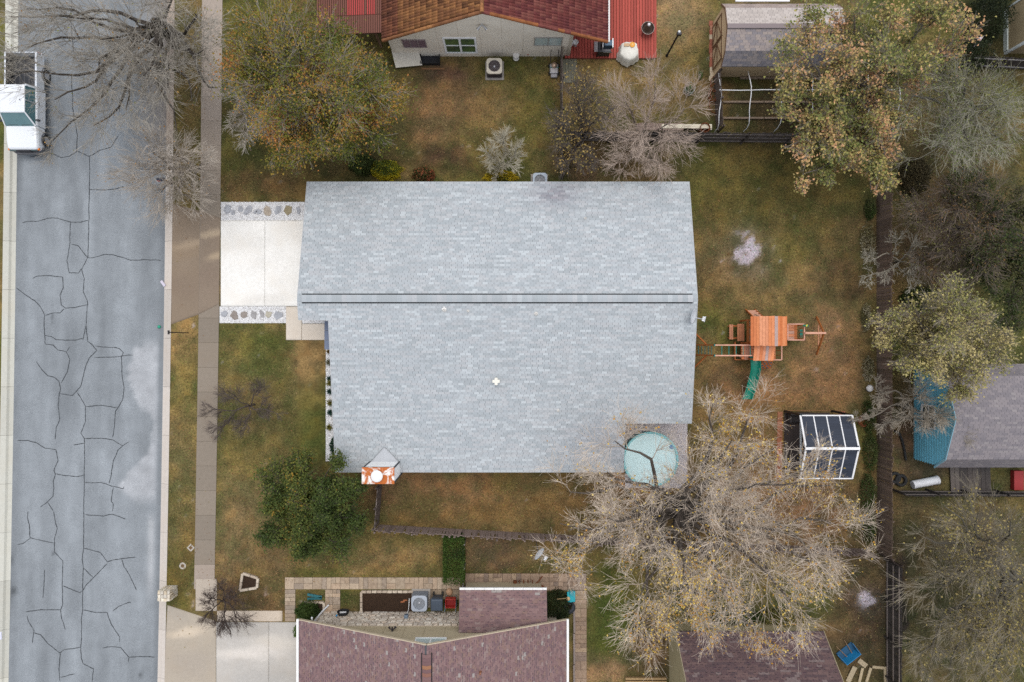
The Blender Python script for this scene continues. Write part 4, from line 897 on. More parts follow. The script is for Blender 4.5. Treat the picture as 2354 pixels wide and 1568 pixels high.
fence('picket_fence', 'narrow fence post line between tan shed and garden frame', g0(1640, 178), g0(1646, 304), 1.4, (.14, .11, .095), 1, .145, (.3, 1.1), (.22, .17, .14), seed=11)

# ------------------------------------------------------------------ play set
def Z1(zx, zy, z): return P(1585.5 + zx * .14655, 700.8 + zy * .14655, z)
ps = thing('play_set', (15, .4, 0), 'orange cedar play set with pitched roof and green slide', 'play set')
CD = [(.70, .25, .10), (.74, .28, .12), (.66, .22, .085), (.78, .34, .18), (.72, .30, .155), (.62, .195, .07)]
CDd = (.46, .15, .045); rr = random.Random(12)
def wood(name, m, col=None, bevel=0): return m.build(name, M_CEDAR, ps, bevel, col=col or rr.choice(CD))
Lx, Rx, Rdg, Ny, Sy, ez, rzz = 13.87, 15.99, 14.93, 1.43, -.28, 2.7, 3.6
for s in (0, 1):
    n = 8
    for k in range(n):
        t0 = k / n; t1 = (k + 1) / n; xa = (Lx + (Rdg - Lx) * t0) if s == 0 else (Rx + (Rdg - Rx) * t0); xb = (Lx + (Rdg - Lx) * t1) if s == 0 else (Rx + (Rdg - Rx) * t1)
        za = ez + (rzz - ez) * t0; zb = ez + (rzz - ez) * t1; j = rr.uniform(-.012, .012); lift = .02
        c = rr.choice(CD) if not (s == 1 and k > 5) else (.48, .36, .33)
        a = (xa, Sy + j, za + lift); b = (xb - (xb - xa) * .03, Sy + j, zb); c_ = (xb - (xb - xa) * .03, Ny + j, zb); d_ = (xa, Ny + j, za + lift)
        vs = [a, b, c_, d_] + [(p[0], p[1], p[2] - .025) for p in (a, b, c_, d_)]
        fs = [(0, 1, 2, 3), (7, 6, 5, 4), (0, 4, 5, 1), (1, 5, 6, 2), (2, 6, 7, 3), (3, 7, 4, 0)]
        if s: fs = [f[::-1] for f in fs]
        MB().add(vs, fs).build('roof_board', M_CEDAR, ps, col=c)
for y in (Ny - .04, Sy + .04):
    m = MB(); 
    vs = [(Lx + .08, y - .02, ez - .02), (Rx - .08, y - .02, ez - .02), (Rdg, y - .02, rzz - .08), (Lx + .08, y + .02, ez - .02), (Rx - .08, y + .02, ez - .02), (Rdg, y + .02, rzz - .08)]
    wood('gable_panel', m.add(vs, [(0, 1, 2), (5, 4, 3), (0, 3, 4, 1), (1, 4, 5, 2), (2, 5, 3, 0)]), CDd)
for (x, y) in ((14.2, 1.25), (15.75, 1.25), (14.2, -.12), (15.75, -.12)): wood('post', MB().box(x - .05, x + .05, y - .05, y + .05, -.05, 2.72), CDd)
for k in range(9): wood('floor_board', MB().box(14.1, 15.85, -.2 + k * .165, -.05 + k * .165, 1.38, 1.42))
# west wall with window frames
for z0, z1 in ((1.42, 1.9), (2.3, 2.7)): wood('wall_board', MB().box(14.08, 14.12, -.1, 1.25, z0, z1), CDd)
for y in (-.1, .32, .76, 1.2): wood('wall_stud', MB().box(14.06, 14.12, y, y + .08, 1.9, 2.3), CDd)
for y in (-.02, .41, .85): MB().box(14.085, 14.1, y + .02, y + .34, 1.92, 2.28).build('window_pane', mat('play_window', (.10, .16, .13), None, 1, .2), ps)
# lower annex roof
for k in range(7):
    x = 14.2 + k * .172; wood('annex_roof_board', MB().hexa([(x, -1.16, 2.18), (x + .165, -1.16, 2.18), (x + .165, -.29, 2.42), (x, -.29, 2.42), (x, -1.16, 2.205), (x + .165, -1.16, 2.205), (x + .165, -.29, 2.445), (x, -.29, 2.445)]), (.48, .36, .33) if k == 4 else None)
for x in (14.25, 15.35): wood('post', MB().box(x - .045, x + .045, -1.12, -1.03, -.05, 2.17), CDd)
for k in range(6): wood('floor_board', MB().box(13.85, 15.9, -1.1 + k * .15, -.965 + k * .15, 1.18, 1.22))
# east lower rails
def rail(x0, x1, y0, y1, z, sides, zl):
    for s in sides:
        a, b = {'N': ((x0, y1), (x1, y1)), 'S': ((x0, y0), (x1, y0)), 'E': ((x1, y0), (x1, y1)), 'W': ((x0, y0), (x0, y1))}[s]
        wood('hand_rail', MB().beam((*a, z), (*b, z), .06, .04), (.62, .34, .25)); n = max(2, int((Vector(a) - Vector(b)).length / .22))
        for k in range(n + 1):
            p = Vector(a).lerp(Vector(b), k / n); wood('baluster', MB().box(p.x - .03, p.x + .03, p.y - .02, p.y + .02, zl, z - .02), CDd)
rail(15.5, 15.98, -1.12, -.3, 1.95, 'ES', 1.22)
rail(16.3, 17.28, .06, 1.0, 2.05, 'NSEW', 1.35)
for k in range(5): wood('floor_board', MB().box(15.9, 16.95, .08 + k * .18, .24 + k * .18, 1.36, 1.40), rr.choice([(.50, .22, .13), (.46, .27, .20), (.54, .22, .11)]))
for k in range(4): wood('ladder_step', MB().box(17.0, 17.22, .06, .98, .3 + k * .28, .34 + k * .28), CDd)
for (x, y) in ((16.32, .1), (16.32, .96), (17.26, .1), (17.26, .96)): wood('post', MB().box(x - .045, x + .045, y - .045, y + .045, -.05, 2.03), CDd)
# swing beam and A-frame
by = .47; wood('swing_beam', MB().beam((17.2, by, 2.32), (18.42, by, 2.32), .11, .14), (.62, .34, .24))
for y in (1.5, -.83): wood('frame_leg', MB().beam((18.92, y, 0), (18.3, by, 2.35), .09, .09), (.44, .15, .04))
wood('cross_brace', MB().beam((18.78, .98, .55), (18.78, -.3, .55), .05, .08), (.58, .27, .15)); wood('cross_brace', MB().beam((18.56, .8, 1.35), (18.56, .1, 1.35), .05, .08), (.58, .27, .15))
for dy in (-.16, .16): MB().tube([(17.75, by + dy, 2.25), (17.75, by + dy, .52)], .012, 6).build('swing_chain', M_METAL, ps, col=(.1, .3, .25))
MB().box(17.66, 17.84, by - .24, by + .24, .48, .52).build('swing_seat', M_PLAST, ps, bevel=.01, col=(.01, .17, .12))
q = Z1(1822, 330, 2.3); MB().tube([(q.x - .14, q.y + .02, 2.2), (q.x + .02, q.y, 2.28), (q.x + .12, q.y - .02, 2.3)], [.05, .06, .085], 12).build('telescope', M_PLAST, ps, col=(.01, .20, .11)); MB().lathe((q.x + .04, q.y, 2.31), [(.07, 0), (.07, .03), (.03, .04)], 14).build('telescope_ring', M_PLAST, ps, col=(.75, .68, .10))
# picnic bench on the west side
for k in range(3): wood('table_board', MB().box(13.75 + k * .145, 13.885 + k * .145, .0, 1.05, .72, .75), (.46, .19, .09))
for k in range(2): wood('bench_board', MB().box(13.36 + k * .12, 13.47 + k * .12, .1, 1.02, .42, .45), (.50, .22, .12))
for y in (.2, .9): wood('bench_leg', MB().beam((13.42, y, 0), (13.9, y, .72), .06, .06), CDd); 
for y in (.15, .95): wood('bench_arm', MB().beam((13.35, y, .39), (14.15, y, .39), .05, .06), CDd)
# sand-box frame below the lookout
for (a, b) in (((13.72, -1.15), (13.72, -.05)), ((13.72, -1.15), (14.4, -1.15)), ((14.12, -1.15), (14.12, -.05))): wood('box_beam', MB().beam((*a, .35), (*b, .35), .06, .18), CDd)
for k in range(3): wood('deck_board', MB().box(14.02 + k * .13, 14.14 + k * .13, -1.13, -.2, 1.225, 1.25), (.50, .24, .15))
wood('box_brace', MB().beam((13.75, -.75, .3), (14.1, -1.12, .9), .06, .06), (.56, .28, .17))
# monkey bars
for y in (-.24, -.86): wood('bar_beam', MB().beam((11.95, y, 2.05), (14.2, y, 2.05), .07, .10), (.66, .36, .26))
for k in range(5):
    x = 12.4 + k * .42; MB().tube([(x, -.24, 2.05), (x, -.86, 2.05)], .022, 8).build('bar_rung', M_PLAST, ps, col=(.01, .24, .20))
for y in (-.24, -.86):
    wood('bar_leg', MB().beam((11.98, y, 2.02), (11.42, y, 0), .08, .09), CDd)
    s = 1 if y > -.5 else -1; wood('bar_brace', MB().beam((11.75, y + s * .04, 1.1), (11.35, y + s * .75, 0), .08, .08), CDd)
    MB().box(11.93, 12.0, y - .06, y + .06, 1.95, 2.11).build('bracket', M_PLAST, ps, col=(.01, .18, .15))
for k in range(5): x = 11.5 + k * .1; z = .3 + k * .35; MB().tube([(x, -.26, z), (x, -.84, z)], .02, 8).build('ladder_rung', M_PLAST, ps, col=(.02, .14, .14))
# north ladder
for x in (14.62, 15.2): wood('ladder_rail', MB().beam((x - .12, 1.95, 0), (x, 1.3, 1.45), .05, .11), CDd)
for k in range(4): t_ = (k + .7) / 4.6; wood('ladder_step', MB().box(14.53 + .1 * t_, 15.18, 1.95 - .65 * t_ - .09, 1.95 - .65 * t_ + .05, 1.45 * t_, 1.45 * t_ + .035), (.56, .30, .20))
MB().tube([(14.72, 1.62, .95), (14.85, 1.5, 1.3), (14.95, 1.36, 1.4)], .018, 8).build('grab_handle', M_PLAST, ps, col=(.02, .1, .07))
# slide
m = MB(); n = 22; W_s = .31; prev = None; prof = [(-1, .20), (-.93, .235), (-.80, .20), (-.70, .04), (-.35, 0), (.35, 0), (.70, .04), (.80, .20), (.93, .235), (1, .20), (1, .15), (.8, -.02), (0, -.04), (-.8, -.02), (-1, .15)]
s0, s1 = Z1(1010, 860, 1.35), Z1(885, 1480, .18); vs = []; fs = []; K = len(prof)
for i in range(n + 1):
    t = i / n; p = s0.lerp(s1, t); p.x += .14 * math.sin(t * math.pi) + .0; p.z = 1.32 - .10 * t - 1.02 * (t * t * (3 - 2 * t)) + .05 * math.sin(t * 9.4) ; p.z = max(p.z, .14)
    for (u, h) in prof: vs.append((p.x + u * W_s * (1.06 if t > .93 else 1), p.y, p.z + h))
for i in range(n):
    for k in range(K): fs.append((i * K + k, (i + 1) * K + k, (i + 1) * K + (k + 1) % K, i * K + (k + 1) % K))
m.add(vs, fs, True); m.build('slide', mat('slide_green', (.008, .23, .155), (.005, .18, .12), 3, .32, spec=.5), ps)
MB().box(s0.x - .3, s0.x - .05, s0.y + .02, s0.y + .2, 1.3, 1.42).build('slide_bracket', M_PLAST, ps, col=(.006, .16, .11))
# climbing wall
wa, wb = Z1(1130, 885, 1.25), Z1(1300, 885, 1.25); wc_, wd = Z1(1090, 1000, .05), Z1(1260, 1000, .05)
for k in range(6):
    t0, t1 = k / 6, (k + .95) / 6; a = wa.lerp(wc_, t0); b = wb.lerp(wd, t0); c = wb.lerp(wd, t1); d = wa.lerp(wc_, t1); vs = [a, b, c, d]; wood('climb_board', MB().add([v + Vector((0, 0, .03)) for v in vs] + vs, [(3, 2, 1, 0), (4, 5, 6, 7), (0, 1, 5, 4), (1, 2, 6, 5), (2, 3, 7, 6), (3, 0, 4, 7)]), CD[5])
for (u, v) in ((.15, .1), (.5, .08), (.85, .2), (.3, .33), (.65, .35), (.15, .55), (.5, .6), (.85, .58), (.3, .82), (.65, .85)):
    p = wa.lerp(wb, u).lerp(wc_.lerp(wd, u), v); MB().lathe((p.x, p.y, p.z + .02), [(.05, 0), (.055, .03), (.03, .06), (0, .065)], 10).build('climb_hold', M_PLAST, ps, col=(.02, .13, .17))

# ------------------------------------------------------------------ garden pavilion, brick edge, fire bowl
pv = thing('garden_pavilion', (18.4, -6.2, 0), 'white framed garden pavilion with dark slate-blue panelled gable roof', 'pavilion')
x0, x1, yn, yr_, ys_, ze, zr = 16.88, 19.92, -4.36, -6.17, -8.05, 2.4, 3.18
WHT = (.80, .80, .80)
for s, ye in ((0, yn), (1, ys_)):
    for k in range(4):
        xa = x0 + (x1 - x0) * k / 4 + .035; xb = x0 + (x1 - x0) * (k + 1) / 4 - .035
        for j in range(12):
            t0 = j / 12; t1 = (j + 1) / 12; ya, yb = ye + (yr_ - ye) * t0, ye + (yr_ - ye) * t1; za, zb = ze + (zr - ze) * t0, ze + (zr - ze) * t1
            vs = [(xa, ya, za + .018), (xb, ya, za + .018), (xb, yb, zb), (xa, yb, zb), (xa, ya, za - .01), (xb, ya, za - .01), (xb, yb, zb - .01), (xa, yb, zb - .01)]
            fs = [(0, 1, 2, 3), (0, 4, 5, 1), (7, 6, 5, 4)]
            if s == 0: fs = [f[::-1] for f in fs]
            v = rr.uniform(.85, 1.12); MB().add(vs, fs).build('roof_panel', M_PAINT, pv, col=(.030 * v, .038 * v, .058 * v))
    for k in range(5):
        x = x0 + (x1 - x0) * k / 4; w = .10 if k in (0, 4) else .06; MB().beam((x, ye, ze + .02), (x, yr_, zr + .02), w, .07).build('rafter', M_PAINT, pv, col=WHT)
    MB().beam((x0, ye, ze), (x1, ye, ze), .07, .10).build('eave_beam', M_PAINT, pv, col=WHT)
MB().beam((x0 - .05, yr_, zr + .04), (x1 + .05, yr_, zr + .04), .15, .05).build('ridge_beam', M_PAINT, pv, col=(.84, .84, .84))
for x in (x0 + .05, x1 - .05):
    MB().beam((x, yn, ze - .03), (x, ys_, ze - .03), .07, .11).build('tie_beam', M_PAINT, pv, col=(.62, .66, .68))
    for y in (yn + .02, ys_ - .02): MB().box(x - .06, x + .06, y - .06, y + .06, 0, ze + .03).build('post', M_METAL, pv, col=(.035, .035, .04))
    MB().box(x - .05, x + .05, yr_ - .16, yr_ + .16, zr - .10, zr + .03).build('gusset', M_METAL, pv, col=(.05, .06, .075))
MB().box(x0 - .04, x0 + .1, yn - .35, yn + .1, ze - .02, ze + .055).build('corner_cap', M_METAL, pv, col=(.03, .04, .045))
MB().box(x0 + .02, x1 - .2, -8.0, -4.45, -.1, .03).build('floor', M_CONC, pv, col=(.06, .045, .04))  # floor colour darkened to paint in the shade beneath the pavilion roof
sofa = thing('garden_sofa', (17.6, -5.0, 0), 'low dark garden sofa under the white pavilion', 'sofa')
MB().box(17.0, 18.4, -5.0, -4.4, .1, .42).build('seat', M_PLAST, sofa, bevel=.04, col=(.03, .025, .025)); MB().box(17.0, 18.4, -4.55, -4.38, .42, .8).build('backrest', M_PLAST, sofa, bevel=.04, col=(.035, .03, .03))
for x in (17.05, 18.25): MB().box(x, x + .1, -5.0, -4.4, .0, .55).build('arm', M_PLAST, sofa, col=(.05, .045, .045))
be = thing('brick_edging', P(1792, 1020), 'terracotta paver edging beside the white pavilion', 'edging')
y = P(0, 946).y
for k in range(8):
    MB().box(P(1786 - k * .35, 0).x, P(1798 - k * .35, 0).x, y - .54, y - .012, -.05, .07).build('paver', M_BRICK, be, bevel=.01, col=(.40 * rr.uniform(.85, 1.1), .155, .085)); y -= .545
y = P(0, 946).y; MB().box(P(1929, 0).x, P(1941, 0).x, y - .3, y, -.05, .07).build('paver', M_BRICK, be, bevel=.01, col=(.40, .14, .09))
MB().box(P(1800, 0).x, P(1928, 0).x, P(0, 944.5).y, P(0, 943).y, -.05, .05).build('edging_board', M_WOOD, be, col=(.30, .16, .07))
fb = thing('fire_bowl', P(1985, 969), 'rusty round fire bowl on the lawn near the east fence', 'fire bowl'); c = P(1985, 968, .35)
MB().lathe((c.x, c.y, .0), [(.15, 0), (.22, .14), (.33, .28), (.36, .36), (.34, .36), (.30, .26), (.18, .17), (0, .15)], 26).build('bowl', M_RUST2, fb); MB().lathe((c.x, c.y, .15), [(.19, .02), (.0, .06)], 20).build('ashes', mat('rust_ash', (.22, .085, .02), (.13, .05, .015), 14, .9, .3), fb)
for k in range(3): t = 2.09 * k; MB().tube([(c.x + .18 * math.cos(t), c.y + .18 * math.sin(t), .15), (c.x + .24 * math.cos(t), c.y + .24 * math.sin(t), 0)], .015, 6).build('leg', M_RUST2, fb)
# ------------------------------------------------------------------ pool
c = P(1495, 1056.6, .72); pl = thing('round_pool', (c.x, c.y, 0), 'round above-ground pool with pale turquoise cover beside grey house', 'pool')
TQ = (.26, .58, .60)
MB().lathe((c.x, c.y, 0), [(1.66, -.02), (1.66, .70), (1.70, .71), (1.70, .75), (1.58, .75), (1.57, .70), (1.57, .05)], 56).build('wall', M_PLAST, pl, col=TQ)
m = MB(); nr, na = 14, 64; vs = []; fs = []; rs = np.random.default_rng(4)
for i in range(nr + 1):
    for k in range(na):
        r_ = 1.575 * i / nr; t = 2 * math.pi * k / na; x, y = c.x + r_ * math.cos(t), c.y + r_ * math.sin(t); vs.append((x, y, .66 - .05 * (1 - (i / nr) ** 2) + .006 * math.sin(x * 9) * math.sin(y * 3)))
for i in range(nr):
    for k in range(na): fs.append((i * na + k, (i + 1) * na + k, (i + 1) * na + (k + 1) % na, i * na + (k + 1) % na))
m.add(vs, fs, True).build('cover', mat('pool_cover', (.60, .79, .79), (.56, .755, .76), 1.6, .22, .03, 3, spec=.5, c3=(.63, .81, .80), s3=.8), pl)
q = P(1543, 1028, .7); MB().lathe((q.x, q.y, .64), [(.10, 0), (.12, .05), (.10, .1), (0, .12)], 16).build('floating_dispenser', M_PLAST, pl, col=(.0, .26, .62))
for k in range(12):
    t = k / 12 * 6.283; MB().tube([(c.x + 1.72 * math.cos(t), c.y + 1.72 * math.sin(t), 0), (c.x + 1.72 * math.cos(t), c.y + 1.72 * math.sin(t), .72)], .02, 6).build('frame_post', M_PLAST, pl, col=(.28, .5, .52))

# ------------------------------------------------------------------ dishes
def dish(name, label, base, zc, rad, face, arm, col=(.60, .63, .66), pole=None):
    t = thing(name, base, label, 'dish'); c = Vector(zc); n = Vector(face).normalized(); u = n.cross(Vector((0, 0, 1))).normalized(); v = u.cross(n); m = MB(); vs = [c - n * .07]; fs = []; K = 28
    for i in range(1, 6):
        for k in range(K):
            a = 2 * math.pi * k / K; r_ = i / 5; vs.append(c + (u * math.cos(a) * rad + v * math.sin(a) * rad * 1.08) * r_ + n * (.09 * r_ * r_ - .07))
    for k in range(K): fs.append((0, 1 + k, 1 + (k + 1) % K))
    for i in range(4):
        for k in range(K): fs.append((1 + i * K + k, 1 + (i + 1) * K + k, 1 + (i + 1) * K + (k + 1) % K, 1 + i * K + (k + 1) % K))
    o = m.add(vs, fs, True).build('reflector', M_PAINT, t, col=col); s = o.modifiers.new('t', 'SOLIDIFY'); s.thickness = .012
    e = c + n * arm - v * rad * .25
    MB().tube([c - v * rad * 1.0, c - v * rad * .75 + n * arm * .6, e], .022, 8).build('feed_arm', M_PAINT, t, col=(.68, .68, .70))
    for k in (-1, 0, 1): MB().tube([e + u * .09 * k, e + u * .09 * k - n * .12], .04, 10).build('feed_horn', M_PAINT, t, col=(.82, .82, .82))
    MB().beam(e - u * .16 + n * .02, e + u * .16 + n * .02, .03, .04).build('feed_bar', M_PAINT, t, col=(.6, .6, .62))
    MB().tube([base, Vector(base) + Vector((0, 0, .1)), c - n * .1 - v * .1], .03, 8).build('mast', M_METAL, t, col=(.4, .4, .42))
q = TP(2, 1, 1668, 1345, 4.7); dish('satellite_dish', 'grey satellite dish on the east edge of the grey roof', (q.x + .0, q.y + .1, rz(q.y) - .02), (q.x, q.y, 4.68), .42, (.80, -.22, .50), .62)
q = TP(2, 3, 250, 390, 2.3); dish('satellite_dish', 'pale satellite dish on a pole by the leaning fence', (q.x - .1, q.y + .05, 0), (q.x, q.y, 2.3), .40, (.72, -.45, .50), .5, (.56, .58, .60))

# ------------------------------------------------------------------ pickup
tk = thing('pickup_truck', (-29.75, 14.4, -.13), 'white pickup truck with open dark bed parked at the kerb', 'truck')
WC = (.76, .78, .80); tx = -29.72; hw = .97
def tkp(name, m, col, mt=M_CAR, bevel=.03, parent=None): return m.build(name, mt, parent or tk, bevel, col=col, seg=4 if bevel > .05 else 2)
yF, yC0, yW, yCr0, yCr1, yB = 11.45, 12.95, 12.98, 13.62, 15.25, 17.5
# lower body with tapered shoulders
def loft(secs, name, col, mt=M_CAR, bevel=0, parent=None):
    m = MB(); n = len(secs[0][1]); vs = []; fs = []
    for (y, pts) in secs: vs += [(tx + p[0], y, p[1]) for p in pts]
    for i in range(len(secs) - 1):
        for k in range(n): fs.append((i * n + k, i * n + (k + 1) % n, (i + 1) * n + (k + 1) % n, (i + 1) * n + k))
    fs.append(tuple(range(n))[::-1]); fs.append(tuple(range((len(secs) - 1) * n, len(secs) * n)))
    m.add(vs, fs); return tkp(name, m, col, mt, bevel, parent)
S = lambda w, z0, zs, zt, wt: [(-w, z0), (w, z0), (w, zs), (wt, zt), (-wt, zt), (-w, zs)]
loft([(yF + .18, S(.86, .35, .78, .92, .80)), (yF + .3, S(.95, .33, .82, 1.0, .88)), (12.2, S(.97, .33, .9, 1.07, .90)), (yC0 + .1, S(.98, .33, .95, 1.12, .92))], 'hood', WC, bevel=.10)
loft([(yC0 + .1, S(.98, .33, .95, 1.10, .95)), (yCr1 + .12, S(.98, .33, .95, 1.12, .95))], 'cab_body', (.74, .76, .79), bevel=.02)
loft([(yC0 + .06, [(-.90, 1.08), (.90, 1.08), (.90, 1.12), (-.90, 1.12)]), (yCr0, [(-.90, 1.08), (.90, 1.08), (.74, 1.78), (-.74, 1.78)]), (yCr1, [(-.90, 1.08), (.90, 1.08), (.75, 1.80), (-.75, 1.80)]), (yCr1 + .12, [(-.90, 1.08), (.90, 1.08), (.90, 1.12), (-.90, 1.12)])], 'cab_glass', (.035, .05, .055), mat('tinted_glass', (.06, .15, .17), (.10, .20, .21), 1.5, .06, spec=.7), 0)
MB_ = MB().hexa([(tx - .77, yCr0 - .05, 1.775), (tx + .77, yCr0 - .05, 1.775), (tx + .78, yCr1 + .03, 1.795), (tx - .78, yCr1 + .03, 1.795), (tx - .70, yCr0 + .02, 1.85), (tx + .70, yCr0 + .02, 1.85), (tx + .71, yCr1 - .02, 1.865), (tx - .71, yCr1 - .02, 1.865)]); tkp('cab_roof', MB_, (.75, .77, .79), bevel=.06)
for s in (-1, 1):
    tkp('windshield_pillar', MB().beam((tx + s * .91, yC0 + .06, 1.12), (tx + s * .755, yCr0 - .02, 1.80), .07, .05), WC, bevel=0)
    tkp('door_pillar', MB().beam((tx + s * .925, 14.35, 1.1), (tx + s * .775, 14.35, 1.80), .08, .04), (.30, .32, .33), bevel=0)
    tkp('rear_pillar', MB().beam((tx + s * .915, yCr1 + .06, 1.1), (tx + s * .77, yCr1 + .0, 1.80), .12, .05), WC, bevel=0)
    d = tkp('door', MB().box(tx + s * .985 - .012, tx + s * .985 + .012, 13.05, 14.55, .42, 1.08), (.72, .74, .77), bevel=.01)
    tkp('handle', MB().box(tx + s * 1.0 - .015, tx + s * 1.0 + .015, 14.3, 14.48, .92, .96), (.1, .1, .1), M_PLAST, 0, d)
    tkp('mirror', MB().box(tx + s * 1.12 - .10, tx + s * 1.12 + .10, 13.25, 13.36, 1.12, 1.32), (.06, .06, .065), M_PLAST, .02)
    tkp('bed_side', MB().box(tx + s * .93 - .06, tx + s * .93 + .06, yCr1 + .14, yB, .45, 1.14), (.66, .69, .73), bevel=.02)
    tkp('headlight', MB().box(tx + s * .66 - .20, tx + s * .66 + .20, yF + .12, yF + .2, .72, .88), (.55, .55, .52), M_GLASS, .02)
    tkp('indicator', MB().box(tx + s * .90 - .05, tx + s * .90 + .05, yF + .17, yF + .3, .74, .86), (.75, .20, .02), M_PLAST, .01)
    tkp('tail_light', MB().box(tx + s * .93 - .06, tx + s * .93 + .06, yB, yB + .03, .7, 1.0), (.5, .01, .01), M_PLAST, .01)
    for y in (12.35, 16.35):
        wh = MB().tube([(tx + s * .78, y, .23), (tx + s * 1.0, y, .23)], .37, 26).build('wheel', M_RUB, tk, bevel=.03)
        MB().tube([(tx + s * .99, y, .23), (tx + s * 1.012, y, .23)], .22, 20).build('rim', M_METAL, wh, col=(.5, .5, .52))
        tkp('wheel_arch', MB().tube([(tx + s * 1.0, y + .45 * math.cos(a_), .26 + .45 * math.sin(a_)) for a_ in [math.pi * k / 10 for k in range(11)]], .03, 6), (.10, .10, .11), M_PLAST, 0)
for s in (-1, 1): tkp('bed_liner', MB().box(tx + s * .865 - .008, tx + s * .865 + .008, yCr1 + .2, yB - .07, .55, 1.145), (.03, .03, .035), M_PLAST, 0)
tkp('bed_floor', MB().box(tx - .87, tx + .87, yCr1 + .14, yB, .5, .56), (.03, .032, .038), M_PLAST, 0)
tkp('bed_front', MB().box(tx - .87, tx + .87, yCr1 + .14, yCr1 + .2, .56, 1.12), (.035, .035, .04), M_PLAST, 0)
tkp('tailgate', MB().box(tx - .87, tx + .87, yB - .06, yB, .5, 1.12), (.66, .69, .73), M_CAR, .02)
for k in range(6): tkp('bed_rib', MB().box(tx - .75 + k * .28, tx - .65 + k * .28, yCr1 + .25, yB - .1, .56, .575), (.06, .06, .065), M_PLAST, 0)
tkp('grille', MB().box(tx - .42, tx + .42, yF + .1, yF + .19, .58, .88), (.05, .05, .055), M_METAL, .02)
tkp('front_bumper', MB().hexa([(tx - .95, yF + .22, .36), (tx + .95, yF + .22, .36), (tx + .98, yF + .42, .36), (tx - .98, yF + .42, .36), (tx - .95, yF + .22, .62), (tx + .95, yF + .22, .62), (tx + .98, yF + .42, .62), (tx - .98, yF + .42, .62)]), (.2, .2, .21), M_METAL, .03)
tkp('bumper_lip', MB().hexa([(tx - .6, yF, .38), (tx + .6, yF, .38), (tx + .95, yF + .22, .38), (tx - .95, yF + .22, .38), (tx - .6, yF, .58), (tx + .6, yF, .58), (tx + .95, yF + .22, .58), (tx - .95, yF + .22, .58)]), (.16, .16, .17), M_METAL, .02)
tkp('rear_bumper', MB().box(tx - .9, tx + .9, yB + .01, yB + .16, .38, .56), (.5, .5, .52), M_METAL, .02)
tkp('chassis', MB().box(tx - .7, tx + .7, yF + .5, yB - .1, .12, .36), (.02, .02, .02), M_PLAST, 0)
tkp('antenna', MB().tube([(tx + .5, 14.3, 1.86), (tx + .5, 14.36, 1.93)], .02, 6), (.05, .05, .05), M_PLAST, 0)
for s in (-1, 1): tkp('wiper', MB().beam((tx + s * .4 - .3, yC0 + .10, 1.16), (tx + s * .4 + .3, yC0 + .13, 1.18), .03, .02), (.02, .02, .02), M_PLAST, 0)
# ------------------------------------------------------------------ small things
def ac_unit(label, c, w, h, top, body, blades, rot=0.0):
    t = thing('air_conditioner', (c.x, c.y, 0), label, 'air conditioner'); x, y = c.x, c.y; hw = w / 2
    MB().box(x - hw - .1, x + hw + .1, y - hw - .1, y + hw + .1, -.05, .07).build('pad', M_CONC, t, col=(.34, .31, .28))
    MB().box(x - hw * .94, x + hw * .94, y - hw * .94, y + hw * .94, .07, h - .08).build('casing', M_PAINT, t, bevel=.03, col=body)
    for k in range(9):
        z = .12 + k * (h - .25) / 9
        for (a, b) in (((-1, -1), (1, -1)), ((1, -1), (1, 1)), ((1, 1), (-1, 1)), ((-1, 1), (-1, -1))):
            MB().beam((x + a[0] * hw * .95, y + a[1] * hw * .95, z), (x + b[0] * hw * .95, y + b[1] * hw * .95, z), .012, .03).build('louvre', M_PAINT, t, col=tuple(v * .8 for v in body))
    # top plate with round opening
    m = MB(); K = 32; r_ = hw * .76; vs = []; fs = []
    for k in range(K):
        a = 2 * math.pi * k / K + math.pi / 4; sq = 1 / max(abs(math.cos(a)), abs(math.sin(a))); sq = min(sq, 1.26)
        vs += [(x + hw * sq * math.cos(a), y + hw * sq * math.sin(a), h - .09), (x + hw * sq * math.cos(a), y + hw * sq * math.sin(a), h), (x + r_ * math.cos(a), y + r_ * math.sin(a), h + .012), (x + r_ * math.cos(a), y + r_ * math.sin(a), h - .08)]
    for k in range(K):
        n2 = (k + 1) % K
        for j in range(3): fs.append((k * 4 + j, n2 * 4 + j, n2 * 4 + j + 1, k * 4 + j + 1))
    m.add(vs, fs).build('top_plate', M_PAINT, t, col=top)
    MB().lathe((x, y, h - .22), [(r_ * .99, 0), (r_ * .99, .01)], 24).build('shroud', M_PAINT, t, col=(.03, .03, .035))
    for k in range(blades):
        a = 2 * math.pi * k / blades + rot; m = MB(); pts = []
        for rr_i, wd in ((.1, .25), (.5, .5), (.88, .42)):
            for s in (-1, 1):
                aa = a + s * wd; pts.append((x + r_ * rr_i * math.cos(aa), y + r_ * rr_i * math.sin(aa), h - .13 + s * .03))
        m.add(pts, [(0, 1, 3, 2), (2, 3, 5, 4)]).build('fan_blade', M_METAL, t, col=(.16, .15, .15))
    MB().lathe((x, y, h - .14), [(r_ * .2, 0), (r_ * .2, .08), (0, .09)], 14).build('fan_hub', M_METAL, t, col=(.62, .62, .64))
    m = MB()
    for q in (.5, .99):
        n = 28; m.tube([(x + r_ * q * math.cos(2 * math.pi * k / n), y + r_ * q * math.sin(2 * math.pi * k / n), h + .015) for k in range(n + 1)], .004, 4, caps=False)
    for k in range(8):
        a = math.pi * 2 * k / 8; m.tube([(x + r_ * .2 * math.cos(a), y + r_ * .2 * math.sin(a), h + .02), (x + r_ * math.cos(a), y + r_ * math.sin(a), h + .015)], .004, 4)
    m.build('fan_guard', M_METAL, t, col=(.3, .3, .3))
ac_unit('cream topped air conditioner beside the cream stucco wall', TP(1, 0, 2192, 608, .8), .95, .8, (.66, .60, .49), (.075, .06, .06), 3)
